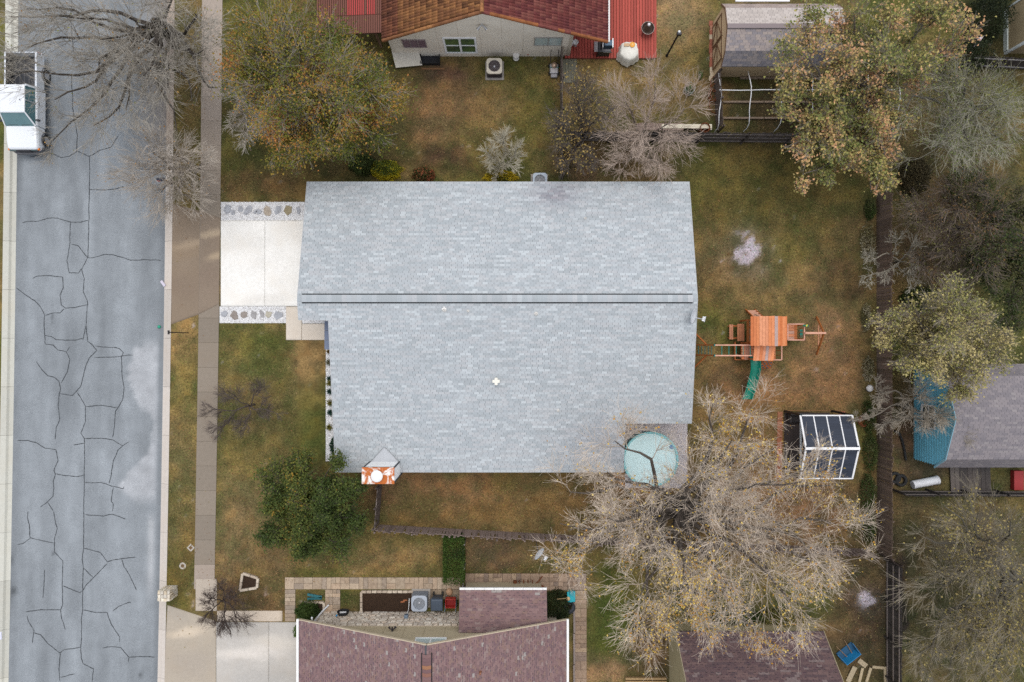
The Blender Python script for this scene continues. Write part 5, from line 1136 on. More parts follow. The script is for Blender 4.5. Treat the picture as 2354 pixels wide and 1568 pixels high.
ac_unit('light grey air conditioner beside the dark wheeled bin', TP(1, 3, 1500, 850, .95), .95, .95, (.40, .44, .50), (.24, .26, .29), 3, .5)
ac_unit('pale blue-grey air conditioner under the grey roof eave', Vector((1.7, 9.82, 0)), .86, .8, (.42, .48, .55), (.22, .23, .25), 4)
# north yard
def quad_plate(name, label, cat, pts, th, col, m=M_PAINT):
    o = MB().add([Vector(p) for p in pts] + [Vector(p) - Vector((0, 0, th)) for p in pts], [(3, 2, 1, 0), (4, 5, 6, 7), (0, 1, 5, 4), (1, 2, 6, 5), (2, 3, 7, 6), (3, 0, 4, 7)]).build(name, m, col=col)
    return tagp(o, label, cat)
t = thing('propped_board', TP(1, 0, 1390, 530), 'large cream board propped on blocks beside the stucco wall', 'board')
MB().add([TP(1, 0, 1245, 462, .62), TP(1, 0, 1490, 447, .62), TP(1, 0, 1530, 602, .25), TP(1, 0, 1286, 626, .25)] + [TP(1, 0, 1245, 462, .58), TP(1, 0, 1490, 447, .58), TP(1, 0, 1530, 602, .21), TP(1, 0, 1286, 626, .21)], [(3, 2, 1, 0), (4, 5, 6, 7), (0, 1, 5, 4), (1, 2, 6, 5), (2, 3, 7, 6), (3, 0, 4, 7)]).build('sheet', M_PAINT, t, col=(.62, .58, .50))
for (zx, zy, h) in ((1290, 480, .57), (1460, 470, .57), (1320, 605, .2), (1500, 590, .2)):
    p = TP(1, 0, zx, zy); MB().box(p.x - .1, p.x + .1, p.y - .08, p.y + .08, -.02, h).build('block', M_BRICK, t, col=(.3, .28, .26))
p = TP(1, 0, 1600, 540, .3); t = thing('black_crate', (p.x, p.y, 0), 'shallow black open crate beside the cream board', 'crate')
MB().box(p.x - .58, p.x + .58, p.y - .3, p.y + .3, .0, .06).build('floor', M_PLAST, t, col=(.02, .022, .028))
for (a, b, c, d) in ((-.6, .6, -.32, -.28), (-.6, .6, .28, .32), (-.6, -.56, -.28, .28), (.56, .6, -.28, .28)): MB().box(p.x + a, p.x + b, p.y + c, p.y + d, .0, .36).build('side', M_PLAST, t, col=(.015, .017, .02))
for k in range(3): MB().box(p.x - .55, p.x + .9, p.y - .5 - k * .04, p.y - .465 - k * .04, 0, .03 + .01 * k).build('timber', M_WOOD, t, col=(.22, .12, .06))
p = TP(2, 0, 38, 512, .4); t = thing('garden_stool', (p.x, p.y, 0), 'small white round two tier stool by the stucco wall', 'stool')
for z, r_ in ((.45, .2), (.2, .19)): MB().lathe((p.x, p.y - (.45 - z) * .3, z), [(r_, 0), (r_, .03), (r_ - .05, .035), (r_ - .05, .01)], 20).build('tier', M_PLAST, t, col=(.7, .68, .64))
for k in range(4): a = .78 + 1.57 * k; MB().tube([(p.x + .16 * math.cos(a), p.y + .16 * math.sin(a), .46), (p.x + .18 * math.cos(a), p.y + .18 * math.sin(a), 0)], .015, 6).build('leg', M_PLAST, t, col=(.66, .64, .6))
p = TP(2, 0, 147, 485, .3); t = thing('flower_pot', (p.x, p.y, 0), 'small terracotta pot by the stucco wall', 'pot'); MB().lathe((p.x, p.y, 0), [(.08, 0), (.12, .24), (.14, .24), (.14, .3), (.11, .3), (.1, .2)], 16).build('pot', M_BRICK, t, col=(.33, .07, .05)); MB().lathe((p.x, p.y, .22), [(.1, 0), (0, .02)], 12).build('soil', M_SOIL, t)
# mower
p = TP(2, 0, 388, 610, .3); t = thing('lawn_mower', (p.x, p.y, 0), 'grey push mower with loop handle beside the fence', 'mower')
MB().box(p.x - .27, p.x + .27, p.y - .45, p.y + .15, .12, .32).build('deck', M_METAL, t, bevel=.06, col=(.42, .41, .42)); MB().lathe((p.x, p.y + .02, .32), [(.17, 0), (.17, .12), (.1, .18), (0, .19)], 16).build('engine', M_METAL, t, col=(.5, .36, .26))
for sx in (-1, 1):
    for dy in (-.4, .12): MB().tube([(p.x + sx * .27, p.y + dy, .11), (p.x + sx * .33, p.y + dy, .11)], .11, 14).build('wheel', M_RUB, t)
q = Vector((p.x, p.y, 0)); MB().tube([(q.x - .22, q.y + .15, .3), (q.x - .24, q.y + .55, .75), (q.x - .22, q.y + .72, .95), (q.x, q.y + .78, 1.0), (q.x + .22, q.y + .72, .95), (q.x + .24, q.y + .55, .75), (q.x + .22, q.y + .15, .3)], .02, 8).build('handle', M_METAL, t, col=(.09, .085, .08))
MB().box(p.x - .2, p.x + .2, p.y - .68, p.y - .46, .1, .3).build('front_bag', M_PLAST, t, bevel=.04, col=(.36, .35, .37)); MB().box(p.x - .28, p.x + .28, p.y - .12, p.y - .08, .325, .345).build('cover_bar', M_PLAST, t, col=(.03, .16, .13))
p = TP(2, 0, 533, 655, .1); t = thing('board_stack', (p.x, p.y, 0), 'weathered grey-green boards lying beside the grey fence', 'boards')
for k in range(5): MB().box(p.x - .43 + k * .172, p.x - .27 + k * .172, p.y - .72, p.y + .75, .0, .06 + .004 * k).build('board', M_WOOD, t, col=(.20, .20, .15))
# on the deck
def bucket(label, c, n):
    t = thing('bucket', (c.x, c.y, zd), label, 'bucket', None)
    for k in range(n):
        MB().lathe((c.x, c.y, zd + k * .14), [(.13, 0), (.16, .36), (.172, .36), (.172, .39), (.155, .39)], 22).build('pail', M_PLAST, t, col=(.74, .73, .73))
    MB().lathe((c.x, c.y, zd + (n - 1) * .14 + .38), [(.165, 0), (.165, .02), (.14, .025), (.135, .012), (0, .015)], 22).build('lid', M_PLAST, t, col=(.72, .71, .71))
bucket('stack of white pails with lid nearest the stucco corner', TP(2, 0, 537, 385, .9), 4); bucket('single lidded white pail beside the taller pail stack', TP(2, 0, 586, 385, .6), 1)
dz = zd
gq = TP(2, 0, 850, 430, 1.0); t = thing('gas_grill', (gq.x, gq.y, zd), 'black gas grill with blue-grey lid under the tiled eave', 'grill')
MB().box(gq.x - .38, gq.x + .38, gq.y - .3, gq.y + .3, zd + .12, zd + .62).build('cabinet', M_METAL, t, bevel=.02, col=(.03, .03, .035))
MB().box(gq.x - .4, gq.x + .4, gq.y - .32, gq.y + .3, zd + .64, zd + .82).build('firebox', M_METAL, t, bevel=.03, col=(.06, .06, .065))
MB().hexa([(gq.x - .05, gq.y - .15, zd + .82), (gq.x + .48, gq.y - .15, zd + .82), (gq.x + .48, gq.y + .38, zd + .82), (gq.x - .05, gq.y + .38, zd + .82), (gq.x - .05, gq.y - .05, zd + 1.08), (gq.x + .48, gq.y - .05, zd + 1.08), (gq.x + .48, gq.y + .3, zd + 1.08), (gq.x - .05, gq.y + .3, zd + 1.08)]).build('lid', M_METAL, t, bevel=.04, col=(.055, .085, .12))
for s in (-1, 1): MB().box(gq.x + .18 + s * .3 - .02, gq.x + .18 + s * .3 + .02, gq.y - .16, gq.y + .39, zd + .8, zd + 1.1).build('lid_end', M_METAL, t, col=(.7, .72, .74))
MB().box(gq.x - .62, gq.x - .41, gq.y - .3, gq.y + .3, zd + .78, zd + .82).build('side_shelf', M_METAL, t, bevel=.01, col=(.5, .48, .48))
MB().box(gq.x - .05, gq.x + .48, gq.y - .34, gq.y - .325, zd + .70, zd + .80).build('control_panel', M_METAL, t, col=(.12, .12, .12))
for k in range(6): MB().box(gq.x - .3 + k * .1, gq.x - .26 + k * .1, gq.y - .315, gq.y - .303, zd + .18, zd + .55).build('grille_bar', M_METAL, t, col=(.10, .10, .11))
for sx in (-1, 1):
    for sy in (-1, 1): MB().box(gq.x + sx * .35 - .03, gq.x + sx * .35 + .03, gq.y + sy * .27 - .03, gq.y + sy * .27 + .03, zd, zd + .14).build('foot', M_METAL, t, col=(.05, .05, .05))
c = TP(2, 0, 1075, 455, .8); t = thing('covered_table', (c.x, c.y, zd), 'patio table under a loose cream-white cover on the red deck', 'table')
m = MB(); rs = random.Random(9); K = 36; prof = [(0, .80), (.5, .80), (.86, .78), (.97, .7), (1.03, .45), (1.10, .2), (1.16, .02)]; vs = []; fs = []
for (r_, z) in prof:
    for k in range(K):
        a = 2 * math.pi * k / K; f_ = 1 + (.05 * math.sin(5 * a + r_ * 3) + .035 * math.sin(11 * a)) * (r_ ** 3); sx_ = .56; sy_ = .44
        sq = 1 / (abs(math.cos(a)) ** 2.6 + abs(math.sin(a)) ** 2.6) ** (1 / 2.6)
        vs.append((c.x + .02 + r_ * sx_ * f_ * sq * math.cos(a), c.y - .1 + r_ * (sy_ + (.14 if math.sin(a) < 0 else .1)) * f_ * sq * math.sin(a), zd + z + .012 * math.sin(7 * a + r_ * 9) * (1 if r_ > .1 else 0)))
for i in range(len(prof) - 1):
    for k in range(K): fs.append((i * K + k, (i + 1) * K + k, (i + 1) * K + (k + 1) % K, i * K + (k + 1) % K))
m.add(vs, fs, True).build('cover', mat('tarp', (.74, .72, .64), (.62, .60, .53), 3, .7, .5, 5), t)
for sx in (-.35, .35):
    for sy in (-.35, .2): MB().box(c.x + sx - .03, c.x + sx + .03, c.y - .1 + sy - .03, c.y - .1 + sy + .03, zd, zd + .74).build('leg', M_WOOD, t, col=(.2, .15, .1))
q = TP(2, 0, 1110, 407, 1.1); t = thing('orange_toy', (q.x, q.y, zd + .84), 'orange segmented disc lying on the covered patio table', 'toy disc'); MB().lathe((q.x, q.y, zd + .815), [(.15, 0), (.165, .04), (.15, .055), (.135, .04), (0, .045)], 26).build('disc', M_PLAST, t, col=(.78, .36, .03))
for k in range(3): a = .5 + k * 1.047; MB().beam((q.x - .13 * math.cos(a), q.y - .13 * math.sin(a), zd + .864 + k * .001), (q.x + .13 * math.cos(a), q.y + .13 * math.sin(a), zd + .864 + k * .001), .012, .008).build('spoke', M_PLAST, t, col=(.82, .6, .3))
q = TP(2, 0, 1055, 415, 1.0); t = tagp(MB().box(q.x - .16, q.x + .16, q.y - .09, q.y + .09, zd + .812, zd + .87).build('cardboard_tray', M_PAINT, None, .01, col=(.55, .36, .20)), 'small tan cardboard tray on the covered table', 'tray')
q = TP(2, 0, 1250, 262, .6); t = thing('fire_pit', (q.x, q.y, zd), 'round dark fire pit with mesh dome on the red deck', 'fire pit'); 
MB().lathe((q.x, q.y, zd), [(.12, .22), (.28, .28), (.37, .45), (.385, .45), (.385, .48), (.36, .48), (.33, .42), (.2, .33), (0, .31)], 30).build('bowl', M_METAL, t, col=(.10, .07, .055))
MB().lathe((q.x, q.y, zd + .33), [(.22, .01), (0, .03)], 20).build('ash_bed', M_SOIL, t)
m = MB()
for k in range(5): a = k * math.pi / 5; m.tube([(q.x + .37 * math.cos(b_) * math.cos(a), q.y + .37 * math.cos(b_) * math.sin(a), zd + .48 + .3 * math.sin(b_)) for b_ in [math.pi * j / 10 for j in range(11)]], .007, 4)
m.build('mesh_dome', M_METAL, t, col=(.03, .03, .03))
n_ = 30; MB().tube([(q.x + .39 * math.cos(6.283 * k / n_), q.y + .39 * math.sin(6.283 * k / n_), zd + .48) for k in range(n_ + 1)], .016, 6, False).build('rim', M_METAL, t, col=(.35, .30, .27))
MB().lathe((q.x + .0, q.y + .06, zd + .76), [(.1, 0), (.11, .05), (.06, .1), (0, .11)], 16).build('dome_knob', M_METAL, t, col=(.75, .75, .76))
for k in range(4): a = .78 + 1.571 * k; MB().tube([(q.x + .36 * math.cos(a), q.y + .36 * math.sin(a), zd + .4), (q.x + .42 * math.cos(a), q.y + .42 * math.sin(a), zd + .2), (q.x + .44 * math.cos(a), q.y + .44 * math.sin(a), zd)], .018, 6).build('leg', M_METAL, t, col=(.03, .03, .03))
q = P(1532, 129); t = thing('yard_light', q, 'tall black yard light post on the tan lawn', 'lamp post'); MB().lathe((q.x, q.y, 0), [(.09, 0), (.09, .05), (.055, .08), (.05, 2.9), (.04, 2.95)], 14).build('pole', M_METAL, t, col=(.025, .025, .028)); MB().box(q.x - .1, q.x + .16, q.y - .09, q.y + .11, 2.9, 3.12).build('lamp_housing', M_METAL, t, bevel=.03, col=(.04, .04, .045)); MB().lathe((q.x + .02, q.y + .1, 3.05), [(.07, 0), (.07, .08), (0, .1)], 14).build('lamp_lens', M_PAINT, t, col=(.75, .76, .76))
q = TP(2, 0, 1632, 822, .3); t = thing('plant_cage', (q.x, q.y, 0), 'wire ring round a small green plant on the lawn', 'plant cage')
for z in (.05, .3, .55): n_ = 28; MB().tube([(q.x + .3 * math.cos(6.283 * k / n_), q.y + .3 * math.sin(6.283 * k / n_), z) for k in range(n_ + 1)], .012, 5, False).build('wire_ring', M_METAL, t, col=(.42, .43, .42))
for k in range(10): a = .628 * k; MB().tube([(q.x + .3 * math.cos(a), q.y + .3 * math.sin(a), 0), (q.x + .3 * math.cos(a), q.y + .3 * math.sin(a), .58)], .008, 4).build('wire_upright', M_METAL, t, col=(.42, .43, .42))
CAGE = q
rs = random.Random(14)
t = thing('stone_edging', TP(2, 0, 1832, 480), 'row of red bricks and cream stones edging the tan shed', 'edging')
for k in range(13):
    p = TP(2, 0, 1832 + rs.uniform(-6, 6), 222 + k * 42); c = rs.choice(((.34, .12, .075), (.30, .11, .07), (.55, .46, .33), (.40, .2, .13))); MB().rbox(p.x, p.y, -.03, rs.uniform(.07, .12), .11, .16, rs.uniform(-.1, .1)).build('brick', M_BRICK, t, bevel=.02, col=c)
# along the north fence
p = TP(2, 0, 1362, 1168, .35); t = thing('plank_bench', (p.x, p.y, 0), 'long mauve-brown plank bench along the north fence', 'bench')
for k in range(2): MB().box(p.x - 1.45, p.x + 1.45, p.y - .22 + k * .22, p.y - .02 + k * .22, .36, .40).build('plank', M_WOOD, t, col=(.26, .19, .165))
for x in (-1.2, 0, 1.2): MB().box(p.x + x - .05, p.x + x + .05, p.y - .18, p.y + .18, -.02, .36).build('support', M_WOOD, t, col=(.18, .13, .11))
p = TP(2, 0, 1608, 1180, .45); t = thing('cream_sideboard', (p.x, p.y, 0), 'cream low cabinet by the fence next to a rusty drum', 'cabinet')
MB().box(p.x - 1.55, p.x + 1.55, p.y - .02, p.y + .24, .40, .46).build('top', M_PAINT, t, bevel=.01, col=(.70, .64, .50)); MB().box(p.x - 1.5, p.x + 1.5, p.y + .0, p.y + .22, .0, .4).build('body', M_PAINT, t, col=(.10, .08, .07))
for x in (-1.55, 1.47): MB().box(p.x + x, p.x + x + .08, p.y - .1, p.y + .24, 0, .40).build('side', M_PAINT, t, col=(.66, .60, .48))
p = TP(2, 0, 1778, 1175, .6); t = thing('rusty_drum', (p.x, p.y, 0), 'open rusty drum beside the cream cabinet', 'drum'); MB().lathe((p.x, p.y, 0), [(.29, 0), (.29, .2), (.305, .22), (.29, .24), (.29, .58), (.31, .6), (.27, .6), (.27, .05), (0, .05)], 26).build('shell', M_RUST2, t)
p = TP(2, 0, 1865, 850, .5); t = thing('rusty_coil', (p.x, p.y, 0), 'heap of rusty curled metal by the grey fence', 'scrap')
for k in range(7):
    n_ = 16; rs = random.Random(k); r_ = rs.uniform(.2, .38); ce = (p.x + rs.uniform(-.1, .15), p.y + rs.uniform(-.7, .9)); MB().tube([(ce[0] + r_ * math.cos(6.283 * j / n_), ce[1] + r_ * 1.5 * math.sin(6.283 * j / n_), .05 + .05 * k + .03 * math.sin(j)) for j in range(n_)], .025, 6).build('coil', M_RUST2, t)
# hoop frame over the vegetable beds
t = thing('pipe_garden_frame', P(1850, 235), 'white plastic pipe hoop frame over the vegetable beds', 'garden frame')
hx = [1653, 1721, 1793, 1862, 1932, 1990, 2058]; yN_, yS_ = P(0, 163).y, P(0, 305).y
for i, px in enumerate(hx):
    X = P(px - 4, 0).x * .985; pts = []
    for k in range(13):
        a = math.pi * k / 12; yy = (yN_ + yS_) / 2 + (yN_ - yS_) / 2 * math.cos(a) * .98; pts.append((X + .05 * math.sin(k * 1.3 + i), yy, 1.25 * math.sin(a) ** .6))
    MB().tube(pts, .028, 8).build('hoop', M_PLAST, t, col=(.80, .80, .80))
MB().tube([(P(x, 0).x * .97, (yN_ + yS_) / 2 + .25 + .02 * math.sin(x), 1.27) for x in range(1653, 2070, 24)], .03, 8).build('ridge_pipe', M_PLAST, t, col=(.80, .80, .80))
for k, py in enumerate((181, 236, 273)):
    t = thing('garden_timber', P(1850, py), ['weathered timber edging nearest the tan shed wall', 'weathered timber edging across the middle of the garden beds', 'weathered timber edging nearest the north fence'][k], 'timber')
    for j in range(4): xa, xb = P(1700 + (-40 if k else 0) + j * 95, 0).x, P(1793 + (-40 if k else 0) + j * 95, 0).x; MB().box(xa, xb, P(0, py).y - .06, P(0, py).y + .06, -.02, .14).build('beam', M_WOOD, t, bevel=.01, col=(.26, .20, .15))
# ------------------------------------------------------------------ south house surroundings
def pavers(name, label, rects, seed, cols, blocks=.56):
    t = bpy.data.objects.new(name, None); COL.objects.link(t); t['kind'] = 'structure'; rs = random.Random(seed)
    for (a0, b0, a1, b1) in rects:
        p0, p1 = P(a0, b1), P(a1, b0); nx = max(1, round((p1.x - p0.x) / blocks)); ny = max(1, round((p1.y - p0.y) / blocks)); dx = (p1.x - p0.x) / nx; dy = (p1.y - p0.y) / ny
        MB().box(p0.x, p1.x, p0.y, p1.y, -.1, .008).build('bedding', M_SOIL, t)
        for i in range(nx):
            for j in range(ny):
                x, y = p0.x + i * dx, p0.y + j * dy; r_ = rs.random()
                cells = [(0, 0, 1, 1)] if r_ < .25 else ([(0, 0, 1, .5), (0, .5, 1, 1)] if r_ < .5 else ([(0, 0, .5, 1), (.5, 0, 1, 1)] if r_ < .75 else [(0, 0, 1, .5), (0, .5, .5, 1), (.5, .5, 1, 1)]))
                for (u0, v0, u1, v1) in cells:
                    g_ = .008; v = rs.uniform(.82, 1.12); c = rs.choice(cols)
                    o = MB().box(x + u0 * dx + g_, x + u1 * dx - g_, y + v0 * dy + g_, y + v1 * dy - g_, -.06, .03 + rs.uniform(0, .012)).build('paver', M_STONE, t, col=tuple(q * v for q in c))
    return t
PV = [(.42, .335, .25), (.46, .375, .285), (.38, .30, .225), (.33, .27, .215), (.44, .34, .25)]
pavers('stone_path', '', [(655, 1327, 1058, 1354.5), (655, 1355, 679, 1428), (747.5, 1355, 782, 1407)], 1, PV)
pavers('stone_patio', '', [(1069, 1318, 1347, 1357), (1321, 1357.5, 1348, 1600)], 2, [(.31, .225, .165), (.34, .25, .185), (.28, .205, .155), (.37, .28, .20), (.25, .19, .155)])
pavers('stone_strip', '', [(951, 1355, 1057, 1378)], 5, [(.24, .19, .14), (.28, .22, .16)])
def bed(name, label, poly, stones, cat='garden bed', sx=.3):
    c = sum((Vector((p.x, p.y, 0)) for p in poly), Vector()) / len(poly); t = thing(name, c, label, cat); rs = random.Random(len(label))
    MB().prism([(p.x, p.y) for p in poly], -.05, .06).build('soil', M_SOIL, t)
    for (i, j) in stones:
        a, b = poly[i], poly[j]; L = (b - a).length; n = max(2, int(L / sx)); d = (b - a).normalized()
        for k in range(n):
            q = a.lerp(b, (k + .5) / n); MB().rbox(q.x, q.y, -.03, .16 + rs.uniform(-.02, .03), L / n / 2 - .012, .075, math.atan2(d.y, d.x)).build('border_stone', M_STONE, t, bevel=.02, col=rs.choice(((.50, .43, .35), (.58, .51, .42), (.44, .37, .30))))
    return t
bed('garden_bed', 'long brown mulch bed edged in pale stone along stone wall', PL((831, 1407), (946, 1407), (950, 1359), (831, 1359)), [(2, 3), (3, 0)])
bed('garden_bed', 'small mulch bed with stone edge near the white downpipe', PL((700, 1406), (746, 1406), (745, 1384), (700, 1384)), [(2, 3), (3, 0), (1, 2)])
bed('garden_bed', 'small tilted stone planter box on the street side lawn', PL((553, 1356), (592, 1350), (594, 1328), (559, 1317)), [(0, 1), (1, 2), (2, 3), (3, 0)], 'planter', .5)
for k, (dy, ang) in enumerate(((0, -.12), (-.17, .05))):
    p = TP(1, 3, 540, 780, .1); o = MB(); t = thing('ribbed_panel', (p.x, p.y + dy, 0), ['teal ribbed plastic strip lying over the grass square', 'darker teal ribbed strip beside the small mulch bed'][k], 'panel')
    for j in range(9): xx = p.x - .42 + j * .1; MB().rbox(xx, p.y + dy - (xx - p.x) * (.18 if k == 0 else -.05), .02, .08 + (j % 2) * .012, .046, .075, ang).build('rib', M_PLAST, t, col=(.03, .15, .17) if k == 0 else (.02, .12, .135))
p = TP(1, 3, 800, 962, .7); t = thing('hose_reel', (p.x, YS2 + .2, .3), 'black garden hose coiled on a white hanger at stone wall', 'hose'); 
MB().box(p.x - .2, p.x + .2, YS2 + .1, YS2 + .32, .62, .72).build('hanger', M_PLAST, t, bevel=.02, col=(.75, .75, .75))
for k in range(7): n_ = 26; MB().tube([(p.x + (.28 + .012 * k) * math.cos(6.283 * j / n_), YS2 + .17 + .028 * k, .66 + (.3 + .01 * k) * math.sin(6.283 * j / n_)) for j in range(n_ + 1)], .017, 6, False).build('hose_loop', M_RUB, t)
MB().lathe((p.x - .32, YS2 + .2, .9), [(.05, 0), (.06, .1), (.03, .14)], 12).build('nozzle', M_PLAST, t, col=(.02, .25, .5))
p = TP(1, 3, 1383, 962, 1.0); t = thing('meter_box', (p.x, YS2 + .1, 1), 'small blue-grey meter box with white pipe on stone wall', 'meter'); MB().box(p.x - .12, p.x + .12, YS2 + .1, YS2 + .28, .85, 1.2).build('box', M_METAL, t, bevel=.02, col=(.25, .33, .42)); MB().tube([(p.x - .02, YS2 + .2, .85), (p.x, YS2 + .2, .12), (p.x + .05, TP(1, 3, 1390, 795).y, .1)], .03, 8).build('pipe', M_PLAST, t, col=(.72, .72, .70))
for k in range(2): q = TP(1, 3, 1350 + k * 22, 832 - k * 14, .08); tagp(MB().rbox(q.x, q.y, .06, .12, .13, .04, .1).build('loose_brick', M_BRICK, None, .008, col=(.34, .13, .06)), ['orange brick lying in mulch, the longer exposed one', 'orange brick in mulch touching the white pipe'][k], 'brick')
p = TP(1, 3, 1662, 860, 1.05); t = thing('wheeled_bin', (p.x, p.y, 0), 'dark slate-blue wheeled rubbish bin by the stone wall', 'bin')
MB().hexa([(p.x - .28, p.y - .26, .06), (p.x + .28, p.y - .26, .06), (p.x + .28, p.y + .26, .06), (p.x - .28, p.y + .26, .06), (p.x - .36, p.y - .38, 1.0), (p.x + .36, p.y - .38, 1.0), (p.x + .36, p.y + .36, 1.0), (p.x - .36, p.y + .36, 1.0)]).build('body', M_PLAST, t, bevel=.04, col=(.05, .065, .09))
MB().hexa([(p.x - .38, p.y - .42, 1.0), (p.x + .38, p.y - .42, 1.0), (p.x + .38, p.y + .38, 1.0), (p.x - .38, p.y + .38, 1.0), (p.x - .33, p.y - .34, 1.10), (p.x + .33, p.y - .34, 1.10), (p.x + .33, p.y + .30, 1.12), (p.x - .33, p.y + .30, 1.12)]).build('lid', M_PLAST, t, bevel=.04, col=(.065, .085, .115))
MB().tube([(p.x - .3, p.y + .42, 1.02), (p.x + .3, p.y + .42, 1.02)], .025, 8).build('handle', M_PLAST, t, col=(.03, .035, .045))
for s in (-1, 1): MB().tube([(p.x + s * .24, p.y + .34, .13), (p.x + s * .32, p.y + .34, .13)], .13, 16).build('wheel', M_RUB, t)
p = TP(1, 3, 1787, 852, .75); t = thing('red_cart', (p.x, p.y, 0), 'red open garden cart with wheels beside the dark bin', 'cart'); rs = .29
for (a, b, c, d) in ((-.31, .31, -.27, -.235), (-.31, .31, .235, .27), (-.31, -.275, -.235, .235), (.275, .31, -.235, .235)): MB().box(p.x + a, p.x + b, p.y + c, p.y + d, .3, .75).build('side', M_PLAST, t, bevel=.01, col=(.42, .03, .022))
MB().box(p.x - .275, p.x + .275, p.y - .235, p.y + .235, .3, .34).build('floor', M_PLAST, t, col=(.28, .02, .018))
for s in (-1, 1): MB().tube([(p.x + s * .33, p.y - .2, .17), (p.x + s * .39, p.y - .2, .17)], .17, 16).build('wheel', M_RUB, t); MB().tube([(p.x + s * .3, p.y + .3, .1), (p.x + s * .33, p.y - .1, .6), (p.x + s * .33, p.y - .45, .85)], .018, 6).build('frame_bar', M_METAL, t, col=(.28, .4, .48))
p = TP(1, 3, 1778, 745, .1); m = MB(); m.lathe((p.x, p.y, -.02), [(.20, 0), (.22, .1), (.16, .2), (0, .24)], 9, sx=1, sy=1.15); tagp(m.build('boulder', M_STONE, None, col=(.42, .27, .17)), 'single tan boulder on the stone strip near the bin', 'rock')
# rusty plough on the patio
p = TP(2, 3, 155, 670, .2); t = thing('rusty_plough', (p.x, p.y, 0), 'rusty old plough lying on the brown patio', 'plough')
MB().tube([(p.x - .8, p.y + .05, .18), (p.x - .3, p.y - .02, .25), (p.x + .3, p.y - .02, .22), (p.x + .55, p.y + .1, .2), (p.x + .85, p.y + .48, .15)], .035, 6).build('beam', M_RUST2, t); MB().beam((p.x + .35, p.y - .05, .12), (p.x + .95, p.y - .22, .1), .14, .05).build('handle_plate', M_RUST2, t)
for k in range(4): x = p.x - .6 + k * .27; MB().tube([(x, p.y + .25, .15), (x + .03, p.y, .25), (x, p.y - .28, .05)], .03, 6).build('tine', M_RUST2, t)
MB().tube([(p.x - .85, p.y + .22, .2), (p.x - .85, p.y - .1, .2)], .11, 12).build('wheel', M_RUST2, t)
# teal tub with stick, black pot
p = TP(2, 3, 545, 790, .5); t = thing('teal_tub', (p.x, p.y, 0), 'turquoise tub with a broom beside the mauve annex roof', 'tub')
MB().hexa([(p.x - .2, p.y - .28, 0), (p.x + .2, p.y - .28, 0), (p.x + .2, p.y + .28, 0), (p.x - .2, p.y + .28, 0), (p.x - .26, p.y - .36, .5), (p.x + .26, p.y - .30, .5), (p.x + .26, p.y + .36, .5), (p.x - .26, p.y + .30, .5)]).build('tub', M_PLAST, t, bevel=.04, col=(.02, .36, .42))
MB().box(p.x - .12, p.x + .14, p.y + .1, p.y + .3, .5, .56).build('lid', M_PLAST, t, bevel=.02, col=(.01, .28, .34))
MB().tube([(p.x - .25, p.y - .05, .55), (p.x - .9, p.y + .18, 1.3)], .02, 6).build('broom_handle', M_WOOD, t, col=(.55, .38, .2)); MB().lathe((p.x - .2, p.y - .08, .5), [(.12, 0), (.13, .06), (.08, .1)], 12).build('broom_head', M_WOOD, t, col=(.62, .44, .24))
p = TP(2, 3, 530, 885, .3); t = thing('black_pot', (p.x, p.y, 0), 'large black plant pot with soil below the turquoise tub', 'pot'); MB().lathe((p.x, p.y, 0), [(.26, 0), (.34, .34), (.36, .36), (.33, .36), (.31, .3)], 24).build('pot', M_PLAST, t, col=(.03, .035, .045)); MB().lathe((p.x, p.y, .29), [(.31, 0), (0, .02)], 20).build('soil', M_SOIL, t)
t = thing('timber_edging', P(1319, 1470), 'weathered timber edging between mauve house and stone patio', 'timber')
for k in range(3): y0_ = 1383 + k * 72; MB().beam((P(1318.5, 0).x, P(0, y0_).y, .06), (P(1319.5, 0).x, P(0, y0_ + 70).y, .06), .12, .16).build('beam', M_WOOD, t, bevel=.015, col=(.28, .235, .22))
# ------------------------------------------------------------------ street side
q = TP(0, 3, 1505, 782, 1.0); t = thing('stone_mailbox_pillar', (q.x, q.y, 0), 'pale flagstone mailbox pillar beside the kerb', 'mailbox'); hx_, hy_ = .38, .32; rs = random.Random(5)
MB().box(q.x - hx_ + .03, q.x + hx_ - .03, q.y - hy_ + .03, q.y + hy_ - .03, -.1, .98).build('core', M_STONE, t, col=(.36, .32, .28))
def stonegrid(face):
    nu, nv = (4, 5) if face != 'top' else (4, 3)
    for i in range(nu):
        for j in range(nv):
            u0, u1, v0, v1 = i / nu, (i + 1) / nu, j / nv, (j + 1) / nv; g_ = .02; jt = lambda: rs.uniform(-.04, .04)
            c = [(u0 + g_, v0 + g_), (u1 - g_, v0 + g_), (u1 - g_, v1 - g_), (u0 + g_, v1 - g_)]; c = [(a + jt(), b + jt()) for a, b in c]; d = rs.uniform(.025, .05)
            def mp_(a, b, o):
                a = min(max(a, .01), .99); b = min(max(b, .01), .99); X = q.x - hx_ + 2 * hx_ * a
                if face == 'top': return (X, q.y - hy_ + 2 * hy_ * b, .975 + o)
                Z = .98 * b
                if face == 'N': return (q.x + hx_ - 2 * hx_ * a, q.y + hy_ - .035 + o, Z)
                if face == 'S': return (X, q.y - hy_ + .035 - o, Z)
                if face == 'E': return (q.x + hx_ - .035 + o, q.y - hy_ + 2 * hy_ * a, Z)
                return (q.x - hx_ + .035 - o, q.y + hy_ - 2 * hy_ * a, Z)
            vs = [mp_(a, b, 0) for a, b in c] + [mp_(a, b, d) for a, b in c]; col = rs.choice(((.62, .57, .48), (.68, .60, .47), (.55, .52, .46), (.70, .66, .56), (.52, .45, .34)))
            MB().add(vs, [(4, 5, 6, 7), (0, 1, 5, 4), (1, 2, 6, 5), (2, 3, 7, 6), (3, 0, 4, 7)]).build('stone', M_STONE, t, col=col)
